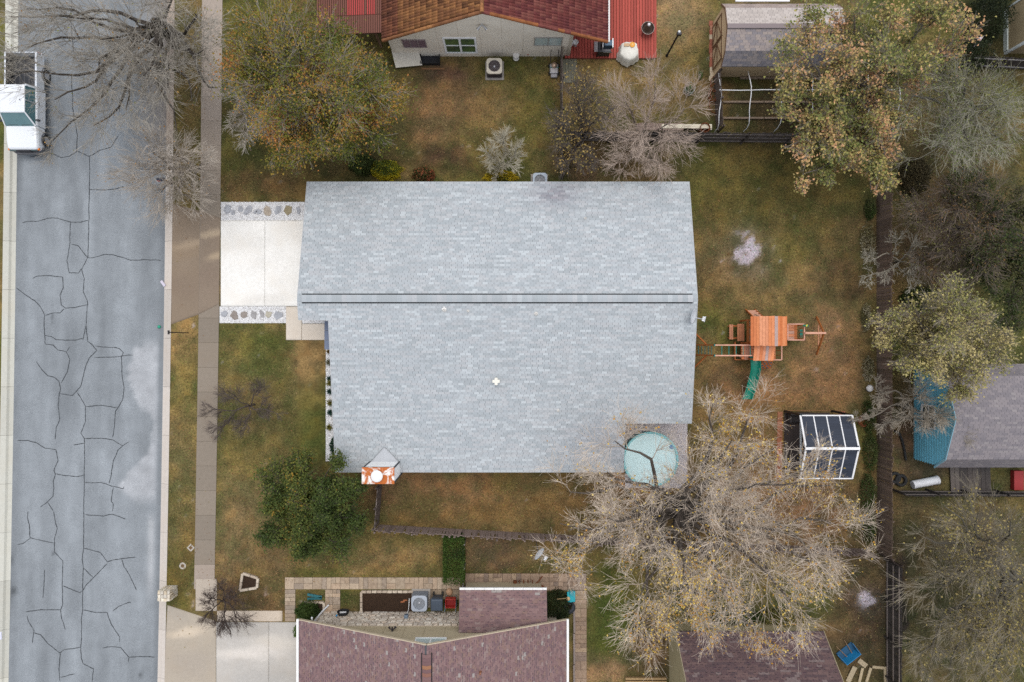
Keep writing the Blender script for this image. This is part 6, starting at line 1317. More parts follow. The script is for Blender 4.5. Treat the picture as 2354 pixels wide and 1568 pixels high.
for f_ in ('top', 'N', 'S', 'E', 'W'): stonegrid(f_)
for k, (c, r_, lab) in enumerate(((TP(0, 3, 1755, 335), .2, 'square pale utility cover with brown lid in the verge'), (TP(0, 3, 1680, 502), .16, 'round pale utility cover in the verge near mailbox pillar'))):
    t = thing('utility_cover', c, lab, 'utility cover'); MB().lathe((c.x, c.y, -.05), [(r_ + .05, 0), (r_ + .05, .065), (r_ * .7, .07), (r_ * .7, .055), (0, .055)], 4 if k == 0 else 20, smooth=False).build('collar', M_CONC, t, col=(.44, .40, .35)); MB().lathe((c.x, c.y, 0), [(r_ * .66, 0), (r_ * .66, .02), (0, .022)], 4 if k == 0 else 14, smooth=False).build('lid', M_METAL, t, col=(.20, .12, .06))
p = P(433, 765.5); t = thing('thin_pole', p, 'thin dark metal pole standing in the verge', 'pole'); MB().tube([(p.x, p.y, 0), (p.x, p.y, 2.5)], .03, 8).build('shaft', M_METAL, t, col=(.04, .04, .045)); MB().box(p.x - .015, p.x + .015, p.y - .12, p.y + .12, 2.35, 2.55).build('top_plate', M_METAL, t, col=(.1, .1, .11))
p = TP(0, 1, 1580, 125); t = thing('roadside_mailbox', p, 'dark mailbox with red flag on a post under bare twigs', 'mailbox'); MB().box(p.x - .05, p.x + .05, p.y - .05, p.y + .05, -.05, 1.0).build('post', M_WOOD, t, col=(.14, .1, .08)); MB().box(p.x - .35, p.x + .15, p.y - .1, p.y + .1, 1.0, 1.22).build('box', M_METAL, t, bevel=.06, col=(.05, .055, .075)); MB().box(p.x - .25, p.x - .1, p.y - .125, p.y - .105, 1.1, 1.3).build('flag', M_PAINT, t, col=(.45, .04, .03))
p = TP(0, 0, 1700, 1475, 1.9); t = thing('globe_lamp', (p.x, p.y, 0), 'white globe lamp on a slim post by the sidewalk', 'lamp post'); MB().lathe((p.x, p.y, 0), [(.07, 0), (.07, .05), (.03, .1), (.03, 1.68), (.07, 1.72)], 12).build('post', M_METAL, t, col=(.05, .05, .05)); MB().lathe((p.x, p.y, 1.72), [(.05, 0), (.13, .06), (.16, .16), (.13, .27), (.06, .33), (0, .34)], 20).build('globe', M_PAINT, t, col=(.74, .68, .62))
q = TP(0, 1, 1502, 1042, -.1); t = tagp(MB().rbox(q.x, q.y, -.11, -.03, .20, .08, -.95).build('litter_carton', M_PAINT, None, .01, col=(.58, .54, .62)), 'flat pale lilac carton lying against the kerb', 'litter')
q = TP(0, 1, 1465, 1440, -.1); t = tagp(MB().lathe((q.x, q.y, -.12), [(.09, 0), (.11, .05), (.04, .09), (0, .1)], 7).build('green_litter', M_PLAST, None, col=(.03, .32, .2)), 'crumpled green bottle in the gutter', 'litter')
q = TP(0, 3, 12, 1140, -.05); t = tagp(MB().rbox(q.x, q.y, .0, .06, .09, .24, .05).build('white_bag', M_PLAST, None, .03, col=(.62, .62, .72)), 'white wrapped newspaper on the far kerb', 'litter')
# ------------------------------------------------------------------ east side odds
p = TP(3, 3, 775, 1345, .5); t = thing('blue_cart', (p.x, p.y, 0), 'bright blue tipped wheelbarrow near the brown barn', 'wheelbarrow'); a = R(38); d = Vector((math.cos(a), math.sin(a), 0)); n_ = Vector((math.sin(a), -math.cos(a), 0))
c = Vector((p.x, p.y, 0)); m = MB(); vs = []
for (u, w, z) in ((-.62, 0, .1), (.62, 0, .1), (.55, .12, .62), (-.55, .12, .62)): vs.append(c + d * u + n_ * w + Vector((0, 0, z)))
for (u, w, z) in ((-.62, -.55, .02), (.62, -.55, .02)): vs.append(c + d * u + n_ * w + Vector((0, 0, z)))
vs += [v - n_ * .03 for v in vs[:4]]
m.add(vs, [(0, 1, 2, 3), (6, 9, 8, 7), (0, 6, 7, 1), (1, 7, 8, 2), (2, 8, 9, 3), (3, 9, 6, 0)]).build('tray_front', M_PLAST, t, col=(.02, .24, .52))
for s in (-1, 1): m = MB(); e = c + d * s * .6; m.add([e + Vector((0, 0, .1)), e + n_ * .12 - d * s * .06 + Vector((0, 0, .62)), e - n_ * .5 + Vector((0, 0, .25)), e - n_ * .45 + Vector((0, 0, .02))] + [e - d * s * .03 + Vector((0, 0, .1)), e + n_ * .12 - d * s * .09 + Vector((0, 0, .62)), e - n_ * .5 - d * s * .03 + Vector((0, 0, .25)), e - n_ * .45 - d * s * .03 + Vector((0, 0, .02))], [(0, 1, 2, 3), (7, 6, 5, 4), (0, 4, 5, 1), (1, 5, 6, 2), (2, 6, 7, 3), (3, 7, 4, 0)]).build('tray_side', M_PLAST, t, col=(.015, .17, .38))
MB().obox(c - n_ * .25 + Vector((0, 0, .05)), d, n_, (0, 0, 1), .58, .26, .02).build('tray_floor', M_PLAST, t, col=(.02, .09, .18))
MB().tube([c + n_ * .2 - d * .06 + Vector((0, 0, .2)), c + n_ * .2 + d * .06 + Vector((0, 0, .2))], .19, 18).build('wheel', M_RUB, t)
for s in (-1, 1): MB().tube([c + n_ * .3 + d * s * .15 + Vector((0, 0, .2)), c - n_ * .9 + d * s * .32 + Vector((0, 0, .12))], .022, 6).build('handle', M_WOOD, t, col=(.3, .2, .12))
rs = random.Random(77); t = thing('plank_pile', P(1985, 1550), 'pale weathered planks lying by the barn yard fence', 'planks')
for k, (a0, b0, a1, b1) in enumerate(((835, 1370, 905, 1425), (800, 1430, 735, 1568), (870, 1440, 840, 1568), (945, 1440, 905, 1568), (1075, 1430, 1080, 1568), (960, 1430, 1070, 1440))):
    a, b = TP(3, 3, a0, b0, .08), TP(3, 3, a1, b1, .08); MB().beam(a, b, .30 if k < 2 else .16, .05 + .008 * k).build('plank', M_WOOD, t, col=rs.choice(((.46, .38, .25), (.42, .35, .24), (.38, .33, .26))))
t = thing('raised_bed', P(1483, 1565), 'tan timber raised bed frame beside the barn wall', 'timber'); 
for py in (1559, 1566): MB().beam(P(1437, py, .2), P(1531, py, .2), .09, .22).build('beam', M_WOOD, t, col=(.42, .29, .15))
a, b = TP(3, 2, 1330, 1325, .25), TP(3, 2, 1560, 1280, .25); t = thing('white_roll', ((a + b) / 2).to_tuple()[:2] + (0,), 'white plastic drum lying near the blue shed', 'drum'); MB().tube([a, b], .25, 20).build('body', M_PLAST, t, col=(.72, .72, .74)); MB().tube([b - (b - a) * .06, b + (b - a) * .02], .27, 20).build('rim', M_PLAST, t, col=(.66, .66, .68))
pts = [TP(3, 2, x, y, .1) for x, y in ((1165, 830), (1210, 850), (1235, 920), (1255, 1000), (1270, 1100))]; tagp(MB().tube(pts, .07, 8).build('black_drain_pipe', M_RUB, None), 'black bendy drain pipe behind the brown fence', 'pipe')
for k, (zx, zy, r_) in enumerate(((1185, 1265, .28), (1240, 1290, .3))): p = TP(3, 2, zx, zy, .3); t = thing('old_tyre', (p.x, p.y, 0), ['worn black tyre tight against the brown fence', 'worn black tyre beside the white drum'][k], 'tyre'); n_ = 24; MB().tube([(p.x + r_ * math.cos(6.283 * j / n_), p.y + r_ * math.sin(6.283 * j / n_), .11) for j in range(n_ + 1)], .1, 8, False).build('tread', M_RUB, t)
t = thing('board_stack', TP(3, 2, 1850, 1235), 'dark weathered boards stacked beside the blue shed', 'boards')
for k in range(9): p = TP(3, 2, 1700 + k * 40, 1240, .2); MB().beam((p.x, p.y + 1.0, .12 + .02 * (k % 3)), (p.x + .1, p.y - 1.0, .1 + .02 * (k % 3)), .3, .05).build('board', M_WOOD, t, col=rs.choice(((.10, .085, .08), (.14, .12, .11), (.075, .065, .062))))
p = TP(3, 2, 2305, 1285, .3); tagp(MB().box(p.x - .3, p.x + .3, p.y - .6, p.y + .6, 0, .35).build('red_crate', M_PLAST, None, .03, col=(.32, .03, .03)), 'red crate on the grass behind the blue shed', 'crate')
p = TP(3, 2, 930, 437, .1); tagp(MB().lathe((p.x, p.y, .0), [(.05, 0), (.19, .1), (.22, .2), (.16, .33), (0, .38)], 18).build('white_ball', M_PLAST, None, col=(.7, .68, .66)), 'white ball lying by the east fence', 'ball')
p = TP(3, 0, 1950, 375, 1.2); t = thing('yard_flag', (p.x, p.y, 0), 'pale pink panel on a stake near the outbuilding', 'sign'); MB().tube([(p.x, p.y, 0), (p.x, p.y, 1.2)], .02, 6).build('stake', M_METAL, t, col=(.2, .2, .2)); MB().hexa([(p.x - .25, p.y - .3, .98), (p.x + .05, p.y - .2, 1.0), (p.x + .25, p.y + .3, 1.15), (p.x - .05, p.y + .2, 1.13), (p.x - .25, p.y - .3, 1.0), (p.x + .05, p.y - .2, 1.02), (p.x + .25, p.y + .3, 1.17), (p.x - .05, p.y + .2, 1.15)]).build('panel', M_PAINT, t, col=(.72, .6, .64))
# ------------------------------------------------------------------ trees
def nrm_(v): return v / (np.linalg.norm(v, axis=-1, keepdims=True) + 1e-9)
def grow(st, d, ln, K, wig, up, rg):
    N = len(st); pts = np.empty((N, K, 3)); pts[:, 0] = st; d = nrm_(d); stp = (ln / (K - 1))[:, None]
    for k in range(1, K):
        d = nrm_(d + rg.normal(0, wig, (N, 3)) + np.array((0, 0, up))); pts[:, k] = pts[:, k - 1] + d * stp
    return pts
def spawn(pts, rad, n, t0, t1, a0, a1, up, rg):
    N, K, _ = pts.shape; idx = np.repeat(np.arange(N), n); t = rg.uniform(t0, t1, N * n); s = np.clip(t * (K - 1), 0, K - 1.001); i = s.astype(int); f = (s - i)[:, None]
    a, b = pts[idx, i], pts[idx, i + 1]; pos = a + (b - a) * f; pd = nrm_(b - a); r_ = rad[idx, i] * (1 - f[:, 0]) + rad[idx, i + 1] * f[:, 0]
    q = rg.normal(0, 1, pos.shape); q -= pd * (q * pd).sum(1, keepdims=True); q = nrm_(q); an = rg.uniform(a0, a1, len(pos))[:, None]
    return pos, nrm_(pd * np.cos(an) + q * np.sin(an) + np.array((0, 0, up))), r_, t
def tubes(sets, S):
    VV, FF, b = [], [], 0
    for pts, rad in sets:
        N, K, _ = pts.shape; d = nrm_(pts[:, -1] - pts[:, 0]); ref = np.where(np.abs(d[:, 2:3]) < .9, np.array([[0, 0, 1.]]), np.array([[1., 0, 0]]))
        u = nrm_(np.cross(d, ref)); v = np.cross(d, u); a = np.arange(S) * 2 * np.pi / S
        ring = u[:, None, None] * np.cos(a)[None, None, :, None] + v[:, None, None] * np.sin(a)[None, None, :, None]
        V = pts[:, :, None] + ring * rad[:, :, None, None]
        VV.append(V.reshape(-1, 3)); base = np.arange(N)[:, None, None] * K * S + np.arange(K - 1)[None, :, None] * S + b; k = np.arange(S)[None, None]; k2 = (k + 1) % S
        FF.append(np.stack([base + k, base + S + k, base + S + k2, base + k2], -1).reshape(-1, 4)[:, ::-1] if False else np.stack([base + k, base + k2, base + S + k2, base + S + k], -1).reshape(-1, 4)); b += N * K * S
    return np.concatenate(VV), np.concatenate(FF)
def leafmesh(pos, size, pal, rg, upn=.7, w=None, fold=.25):
    n = len(pos); nn = nrm_(rg.normal(0, 1, (n, 3)) * (1 - upn) + np.array((0, 0, upn))); t = rg.normal(0, 1, (n, 3)); t -= nn * (t * nn).sum(1, keepdims=True); t = nrm_(t); b = np.cross(nn, t)
    s = (size * rg.uniform(.6, 1.3, n))[:, None]; V = np.stack([pos - t * s * .5, pos + b * s * .36 + nn * s * fold, pos + t * s * .55, pos - b * s * .36 + nn * s * fold], 1).reshape(-1, 3)
    Fc = np.arange(n * 4).reshape(-1, 4); pal = np.array(pal); 
    if w is None: w = np.full(len(pal), 1 / len(pal))
    cn = fbm(pos[:, 0] + 50, pos[:, 1] + 50 + pos[:, 2], 1.1, rg, 2); z = (cn - cn.mean()) / (cn.std() + 1e-6) * .8 + rg.normal(0, .75, n); rk = np.argsort(np.argsort(z)) / n
    c = pal[np.searchsorted(np.cumsum(w), rk, side='right').clip(0, len(pal) - 1)] * rg.uniform(.72, 1.25, n)[:, None]
    # clumps of like tint
    return V, Fc, np.repeat(c, 4, 0)
def tree(name, label, base, th, tr, limbs, seed, bark, twig, n=(9, 6, 6, 5), tw=.008, leaves=0, lsize=.1, pal=None, w=None, bias=None, upb=.22, cat='tree', group=None, spread=1.0, lj=.12, lean=(0, 0), l4leaf=True, out=.12, rs_=1.0, lt0=.34, wide=1.0):
    rl = random.Random(seed); limbs = [(a, b, c, d * rs_ * rl.uniform(.78, 1.25)) for a, b, c, d in limbs]
    rg = np.random.default_rng(seed); B = P(*base); t = thing(name, B, label, cat, group); bp = np.array(B)
    top = bp + np.array((lean[0], lean[1], th))
    K = 7; ts = np.linspace(0, 1, K)[:, None]; tp = bp * (1 - ts) + top * ts + rg.normal(0, .04 * th / 3, (K, 3)) * (ts > 0) * np.array((1, 1, 0)); rad = tr * (1 - .35 * ts[:, 0]); rad[0] *= 1.35
    V, Fc = tubes([(tp[None], rad[None])], 9); me = np_mesh('trunk', V, Fc, np.tile(bark, (len(V), 1)), True); me.materials.append(M_BARK); addmesh('trunk', me, t)
    L = []; 
    for (px, py, z, Rc) in limbs:
        e = np.array(P(px, py, z)); h = rg.uniform(.55, 1.0); s = bp * (1 - h) + top * h; dv = e - s; hor = np.linalg.norm(dv[:2])
        c = s + np.array((dv[0] * .45, dv[1] * .45, dv[2] * .35)) + rg.normal(0, .08 * hor, 3); KK = 10; q = np.linspace(0, 1, KK)[:, None]
        pts = s * (1 - q) ** 2 + c * 2 * q * (1 - q) + e * q * q + rg.normal(0, .035 * (.5 + hor / 6), (KK, 3)) * (q > 0)
        pv_ = np.array((-dv[1], dv[0], 0)) / (hor + 1e-6); fq = rg.uniform(1.2, 2.6); pts = pts + pv_ * (rg.uniform(.05, .12) * hor * np.sin(np.pi * fq * q + rg.uniform(0, 6.28)) * 4 * q * (1 - q)) + np.array((0, 0, 1)) * (.05 * hor * np.sin(5 * q + rg.uniform(0, 6)) * 4 * q * (1 - q))
        r_ = tr * .44 * (1 - q[:, 0]) ** .85 * min(1, .5 + hor / 9) + .022; L.append((pts, r_))
    lp = np.stack([a for a, _ in L]); lr = np.stack([b for _, b in L]); RC = np.array([l[3] for l in limbs])
    for k in range(len(L)):
        V, Fc = tubes([(lp[k:k + 1], lr[k:k + 1])], 7); me = np_mesh('limb', V, Fc, np.tile(bark, (len(V), 1)), True); me.materials.append(M_BARK); addmesh('limb', me, t)
    def lev(pts, rad, RCa, nn, t0, a0, a1, lf, K, wig, up, rmul, rmin, rcap=.05):
        pos, d, r_, tt = spawn(pts, rad, nn, t0, 1.0, a0, a1, up, rg)
        oh = pos - bp; oh[:, 2] = 0; d = nrm_(d + out * nrm_(oh)); rc = np.repeat(RCa, nn); ln = rc * lf * rg.uniform(.55, 1.15, len(pos)) * (1.15 - .45 * tt)
        p2 = grow(pos, d, ln, K, wig, up * .35, rg); r0 = np.maximum(np.minimum(r_ * rmul, rcap), rmin * 1.3); rr2 = r0[:, None] * np.linspace(1, .35, K)[None]; rr2 = np.maximum(rr2, rmin * .7)
        return p2, rr2, rc
    p2, r2, c2 = lev(lp, lr, RC, n[0], lt0, .5 * spread, 1.25 * spread, .80, 6, .11, upb, .6, tw * 1.6, .028)
    p3, r3, c3 = lev(p2, r2, c2, n[1], .12, .35 * spread, .95 * spread, .54, 5, .09, upb * .45, .6, tw * 1.2, .014)
    p4, r4, c4 = lev(p3, r3, c3, n[2], .1, .28 * wide, .80 * wide, .42, 4, .08, upb * .2, .65, tw, .009)
    s1, s2 = [(p2, r2), (p3, r3)], [(p4, r4)]
    if n[3]:
        p5, r5, c5 = lev(p4, r4, c4, n[3], .08, .2 * wide, .6 * wide, .32, 3, .06, upb * .1, .7, tw * .85, .007); s2.append((p5, r5))
    else: p5 = p4
    V1, F1 = tubes(s1, 4)
    V2, F2 = tubes(s2, 3); V = np.concatenate([V1, V2]); Fc = np.concatenate([F1, F2 + len(V1)])
    b_ = np.array(bark); tg = np.array(twig); cc = np.concatenate([np.tile(b_ * .45 + tg * .55, (len(V1), 1)), np.repeat(tg[None] * rg.uniform(.75, 1.2, (len(V2) // 3 + 1, 1)), 3, 0)[:len(V2)]])
    me = np_mesh('branches', V, Fc, cc); me.materials.append(M_TWIG); o = addmesh('branches', me, t); o['kind'] = 'stuff'
    if leaves:
        src = p5.reshape(-1, 3) if not l4leaf else np.concatenate([p5.reshape(-1, 3), p4.reshape(-1, 3)])
        if bias is not None:
            wgt = np.full(len(src), .12)
            for (px, py, z, r_) in bias: q = np.array(P(px, py, z)); wgt += np.exp(-((src[:, :2] - q[:2]) ** 2).sum(1) / (r_ / 37) ** 2)
            wgt /= wgt.sum(); ix = rg.choice(len(src), leaves, p=wgt)
        else: ix = rg.integers(0, len(src), leaves)
        V, Fc, c = leafmesh(src[ix] + rg.normal(0, lj, (leaves, 3)), lsize, pal, rg, .6, w); me = np_mesh('leaves', V, Fc, c); me.materials.append(M_LEAF); o = addmesh('leaves', me, t); o['kind'] = 'stuff'
    return t
tree('street_tree', 'large bare street tree with mossy limbs arching over the road', (404, 92), 2.6, .28,
     [(150, 40, 7.0, 2.4), (60, 110, 6.5, 2.3), (215, 172, 6.0, 2.0), (120, 230, 6.0, 2.1), (60, 20, 6.2, 1.9), (300, 40, 8, 2.4), (400, -20, 8, 2.4), (470, 120, 7.2, 1.8), (385, 200, 7.4, 2.2), (290, 250, 6.8, 2.1), (400, 300, 6.8, 2.0), (440, 230, 7, 1.7), (210, 290, 5.6, 1.7), (230, 90, 7.4, 1.9), (20, 40, 5.6, 1.7), (20, 170, 5.4, 1.7), (120, 320, 5.2, 1.4), (450, 30, 7.4, 1.8), (500, 200, 6, 1.5), (330, 170, 7.6, 1.9)], 1,
     (.075, .063, .052), (.42, .385, .33), (6, 5, 4, 3), .0070, 500, .10, [(.30, .15, .04), (.22, .22, .05), (.34, .2, .06)], rs_=1.45)
tree('bare_tree', 'pale bare tree by the sidewalk above the white driveway', (418, 400), 1.6, .12, [(320, 390, 4.4, 1.7), (370, 440, 4.4, 1.6), (440, 460, 4.2, 1.5), (470, 380, 4.4, 1.3), (400, 350, 4.8, 1.5), (350, 350, 4.6, 1.5)], 2, (.2, .17, .145), (.50, .44, .37), (8, 5, 4, 3), .0075, 120, .08, [(.4, .22, .06)], rs_=1.35)
OL = [(.11, .135, .026), (.17, .18, .03), (.25, .215, .036), (.33, .225, .045), (.42, .23, .055), (.50, .21, .06)]
tree('oak_tree', 'wide leafy tree turning orange between driveway and tile house', (732, 295), 3.0, .26,
     [(590, 70, 6.5, 2.0), (690, 50, 7, 2.2), (780, 70, 7, 2.0), (850, 120, 6.5, 1.8), (890, 200, 6, 1.7), (880, 290, 5.6, 1.7), (810, 315, 5.2, 1.4), (720, 335, 5, 1.4), (640, 335, 5, 1.4), (570, 170, 6, 1.8), (720, 170, 8, 2.1), (800, 210, 7.4, 2.0), (640, 130, 7.4, 2.0), (660, 260, 6.8, 1.9), (540, 60, 5.5, 1.3)], 3,
     (.16, .135, .115), (.34, .30, .25), (7, 5, 4, 3), .0075, 42000, .115, OL, [.15, .21, .27, .21, .11, .05], lj=.22, rs_=1.32)
tree('bare_tree', 'pale grey bare tree poking through the orange leafy tree', (595, 262), 2.2, .11, [(540, 220, 5.2, 1.5), (620, 210, 5.4, 1.6), (660, 270, 5.2, 1.5), (560, 310, 4.6, 1.3), (600, 290, 5.0, 1.4)], 4, (.26, .23, .2), (.58, .53, .46), (7, 5, 4, 3), .008, rs_=1.3)
tree('small_tree', 'small pale bare tree beside yellow shrub north of grey roof', (1160, 392), .8, .06, [(1120, 350, 2.6, .9), (1150, 310, 2.8, .9), (1190, 340, 2.6, .8), (1130, 380, 2.2, .7), (1175, 375, 2.4, .7)], 5, (.42, .39, .31), (.50, .46, .355), (7, 5, 4, 2), .009)
tree('sparse_tree', 'thin dark tree with scattered yellow leaves by the grey fence', (1330, 335), 2.0, .10, [(1330, 230, 4.4, 1.7), (1300, 300, 4.2, 1.4), (1375, 270, 4.2, 1.3), (1340, 190, 4.6, 1.3), (1345, 385, 3.6, 1.3), (1310, 370, 3.6, 1.2)], 6, (.09, .075, .066), (.13, .11, .095), (8, 5, 5, 3), .007, 1300, .12, [(.42, .30, .10), (.36, .25, .09), (.3, .24, .07)], bias=[(1340, 200, 4, 60), (1300, 330, 4, 50)])
tree('bare_tree', 'bare pinkish tree spreading over the grey north fence', (1478, 330), 1.4, .13, [(1435, 230, 4.6, 1.7), (1505, 190, 4.8, 1.8), (1575, 250, 4.5, 1.6), (1410, 310, 4.2, 1.4), (1565, 320, 4.2, 1.4), (1430, 375, 3.8, 1.4), (1515, 375, 3.8, 1.4), (1480, 300, 5.0, 1.4)], 7, (.22, .18, .15), (.50, .40, .33), (7, 5, 4, 3), .0070, rs_=1.35, wide=1.2)
NEc = [(.19, .22, .065), (.29, .29, .09), (.40, .35, .12), (.50, .39, .155), (.60, .40, .18), (.66, .38, .21)]
tree('maple_tree', 'big tree with yellow-green and peach leaves over the garden frame', (1955, 262), 3.6, .30,
     [(1810, 200, 7, 1.7), (1830, 120, 7.4, 1.8), (1880, 50, 7.6, 1.8), (1960, 30, 7.8, 1.9), (2050, 30, 8, 1.9), (2130, 40, 7.8, 1.8), (2190, 90, 7, 1.5), (2130, 120, 8, 1.8), (2050, 130, 8.6, 2.0), (1950, 130, 8.6, 2.0), (1900, 210, 7.6, 1.8), (1830, 280, 6.4, 1.7), (1800, 340, 5.6, 1.4), (1880, 340, 6.2, 1.7), (1850, 400, 5.2, 1.4), (1950, 380, 6.2, 1.7), (2020, 400, 6, 1.5), (2040, 300, 6.8, 1.5), (2000, 440, 5, 1.0)], 8,
     (.20, .175, .15), (.30, .265, .22), (7, 5, 5, 3), .0085, 30000, .14, NEc, [.16, .22, .24, .16, .13, .09], lj=.13)
tree('bare_tree', 'grey-green bare tree right of the peach leafed tree', (2175, 285), 2.8, .2, [(2085, 250, 6.4, 1.8), (2140, 190, 6.8, 1.9), (2215, 200, 7, 2.0), (2285, 240, 6.8, 1.9), (2300, 320, 6.2, 1.9), (2220, 320, 6.6, 1.9), (2140, 340, 6, 1.8), (2210, 400, 5.4, 1.6), (2330, 200, 6, 1.6)], 9, (.20, .19, .16), (.36, .345, .27), (7, 5, 4, 3), .0070, 5000, .09, [(.14, .17, .05), (.22, .22, .07)], rs_=1.35)
tree('small_tree', 'small pale star shaped bare tree against the brown fence', (2044, 606), 1.2, .075, [(1985, 580, 2.9, .8), (1990, 645, 2.8, .8), (2105, 560, 3.0, .9), (2120, 610, 2.9, .9), (2060, 545, 2.8, .7), (2095, 655, 2.8, .7), (2030, 650, 2.6, .6)], 10, (.34, .31, .25), (.40, .375, .31), (5, 4, 3, 2), .0085)
tree('thicket_tree', 'brown twiggy thicket tree behind the fence', (2185, 530), 2.0, .12, [(2120, 490, 4.4, 1.7), (2190, 450, 4.6, 1.7), (2250, 500, 4.6, 1.7), (2150, 570, 4.2, 1.6), (2230, 590, 4.2, 1.7), (2110, 640, 3.4, 1.3)], 11, (.12, .095, .08), (.20, .16, .13), (8, 5, 4, 3), .0078, 3000, .10, [(.20, .12, .05), (.13, .12, .04), (.17, .15, .06)], rs_=1.35)
tree('thicket_tree', 'dark green evergreen at the wooded lot edge', (2305, 560), 2.2, .15, [(2260, 450, 5, 1.5), (2320, 470, 5, 1.6), (2290, 560, 5.4, 1.7), (2340, 620, 5, 1.6), (2270, 660, 4.6, 1.4), (2330, 720, 4.4, 1.4), (2240, 620, 4.4, 1.2)], 12, (.1, .085, .07), (.16, .14, .11), (8, 5, 5, 3), .008, 15000, .12, [(.035, .055, .014), (.055, .075, .02), (.075, .085, .026), (.1, .095, .035)], lj=.2)
tree('budding_tree', 'broad tree with pale yellow-green leaves above the blue shed', (2128, 800), 3.0, .2, [(2040, 740, 5.6, 1.4), (2100, 710, 6.2, 1.6), (2180, 700, 6.6, 1.7), (2250, 730, 6.6, 1.7), (2300, 800, 6.2, 1.6), (2240, 840, 6.4, 1.6), (2160, 830, 6.6, 1.6), (2170, 760, 7.2, 1.7), (2100, 850, 5.8, 1.4), (2040, 830, 5, 1.3), (2200, 890, 5.4, 1.3), (2010, 780, 4.6, 1.1)], 13, (.23, .20, .165), (.355, .31, .25), (8, 6, 5, 3), .008, 16000, .12, [(.28, .28, .09), (.40, .36, .13), (.48, .41, .16), (.55, .46, .22)], lj=.13)
tree('bare_tree', 'low bare tree leaning over fence and blue shed wall', (2062, 930), 1.6, .10, [(2010, 890, 3.4, 1.1), (2110, 900, 3.8, 1.3), (2150, 960, 3.8, 1.3), (2100, 980, 3.4, 1.2), (2030, 980, 3.0, .9), (1960, 965, 2.8, .8), (2200, 1000, 3.6, 1.1)], 14, (.26, .23, .19), (.385, .34, .275), (6, 5, 4, 3), .008)
tree('big_bare_tree', 'huge pale bare tree with scattered yellow leaves beside the pool', (1538, 1152), 3.0, .35,
     [(1415, 1015, 7.6, 1.7), (1390, 1090, 7.6, 1.5), (1310, 1130, 7, 1.6), (1290, 1210, 7, 1.7), (1270, 1300, 6.2, 1.5), (1350, 1270, 7, 1.6), (1400, 1190, 8, 1.5), (1480, 1270, 8, 1.7), (1470, 1370, 7.4, 1.8), (1480, 1450, 6.2, 1.5), (1570, 1330, 8.6, 1.9), (1580, 1430, 7.6, 1.9), (1640, 1480, 6.6, 1.6), (1730, 1450, 7.2, 1.8), (1780, 1480, 6.4, 1.6), (1680, 1360, 8.2, 1.7), (1690, 1250, 9.4, 2.0), (1780, 1340, 8.6, 2.0), (1860, 1400, 7.6, 1.9), (1900, 1300, 8, 1.9), (1840, 1240, 9, 2.0), (1940, 1210, 7.6, 1.8), (1930, 1120, 7.4, 1.7), (1840, 1110, 9, 2.0), (1740, 1110, 9.6, 2.0), (1780, 1030, 8.4, 1.8), (1680, 1010, 9, 1.9), (1640, 930, 8, 1.6), (1730, 940, 7.8, 1.5), (1600, 1090, 9.4, 1.7), (1500, 1120, 8.6, 1.2), (1890, 1050, 7.4, 1.4), (1960, 1290, 7, 1.3)], 15,
     (.125, .105, .088), (.64, .54, .44), (6, 5, 4, 3), .0062, 5200, .115, [(.50, .26, .05), (.58, .38, .07), (.64, .46, .10), (.68, .52, .18)], bias=[(1580, 1340, 8, 70), (1560, 1430, 8, 60), (1500, 1480, 7, 50), (1690, 1000, 8, 40), (1900, 1130, 8, 60), (1830, 1380, 8, 60), (1320, 1290, 7, 40), (1740, 1470, 7, 60)], lj=.07, rs_=1.36, out=.03, lt0=.38, wide=1.35)
tree('bare_tree', 'dark olive bare tree with dull yellow leaves beyond the fence', (2275, 1300), 3.0, .26, [(2130, 1230, 6.4, 1.8), (2170, 1170, 6.8, 1.8), (2250, 1180, 7, 1.9), (2320, 1200, 7, 1.9), (2200, 1290, 7.4, 2.0), (2130, 1340, 6, 1.8), (2200, 1390, 6.8, 1.9), (2290, 1370, 7.4, 2.0), (2150, 1450, 5.6, 1.7), (2240, 1470, 6.4, 1.9), (2310, 1480, 6.6, 1.9), (2180, 1540, 5.4, 1.6), (2280, 1560, 6, 1.8), (2110, 1500, 5, 1.4)], 16, (.125, .115, .09), (.27, .235, .175), (7, 5, 4, 3), .0072, 4200, .12, [(.34, .27, .09), (.28, .24, .08), (.38, .3, .12)], bias=[(2290, 1480, 6, 60), (2330, 1400, 7, 60), (2200, 1220, 6, 60)], rs_=1.38)
tree('small_tree', 'small dark leafless tree over the south driveway corner', (522, 1372), .7, .05, [(478, 1375, 2.2, .9), (505, 1440, 2.2, 1.0), (555, 1430, 2.2, .9), (500, 1340, 2.2, .8), (470, 1415, 2.2, .8), (545, 1370, 2.2, .8), (530, 1465, 1.8, .7)], 17, (.085, .064, .056), (.105, .078, .066), (7, 4, 4, 3), .0058, 400, .05, [(.1, .05, .045)])
tree('small_tree', 'faint fine twigged bare tree on the front lawn', (585, 930), .9, .05, [(480, 945, 2.4, 1.0), (520, 900, 2.6, 1.1), (600, 880, 2.6, 1.0), (630, 950, 2.4, 1.0), (560, 980, 2.4, 1.0), (490, 990, 2.0, .9)], 18, (.12, .095, .085), (.125, .10, .09), (6, 5, 5, 3), .0045)
GRN = [(.055, .085, .02), (.085, .115, .026), (.125, .15, .034), (.20, .19, .04), (.36, .22, .04)]
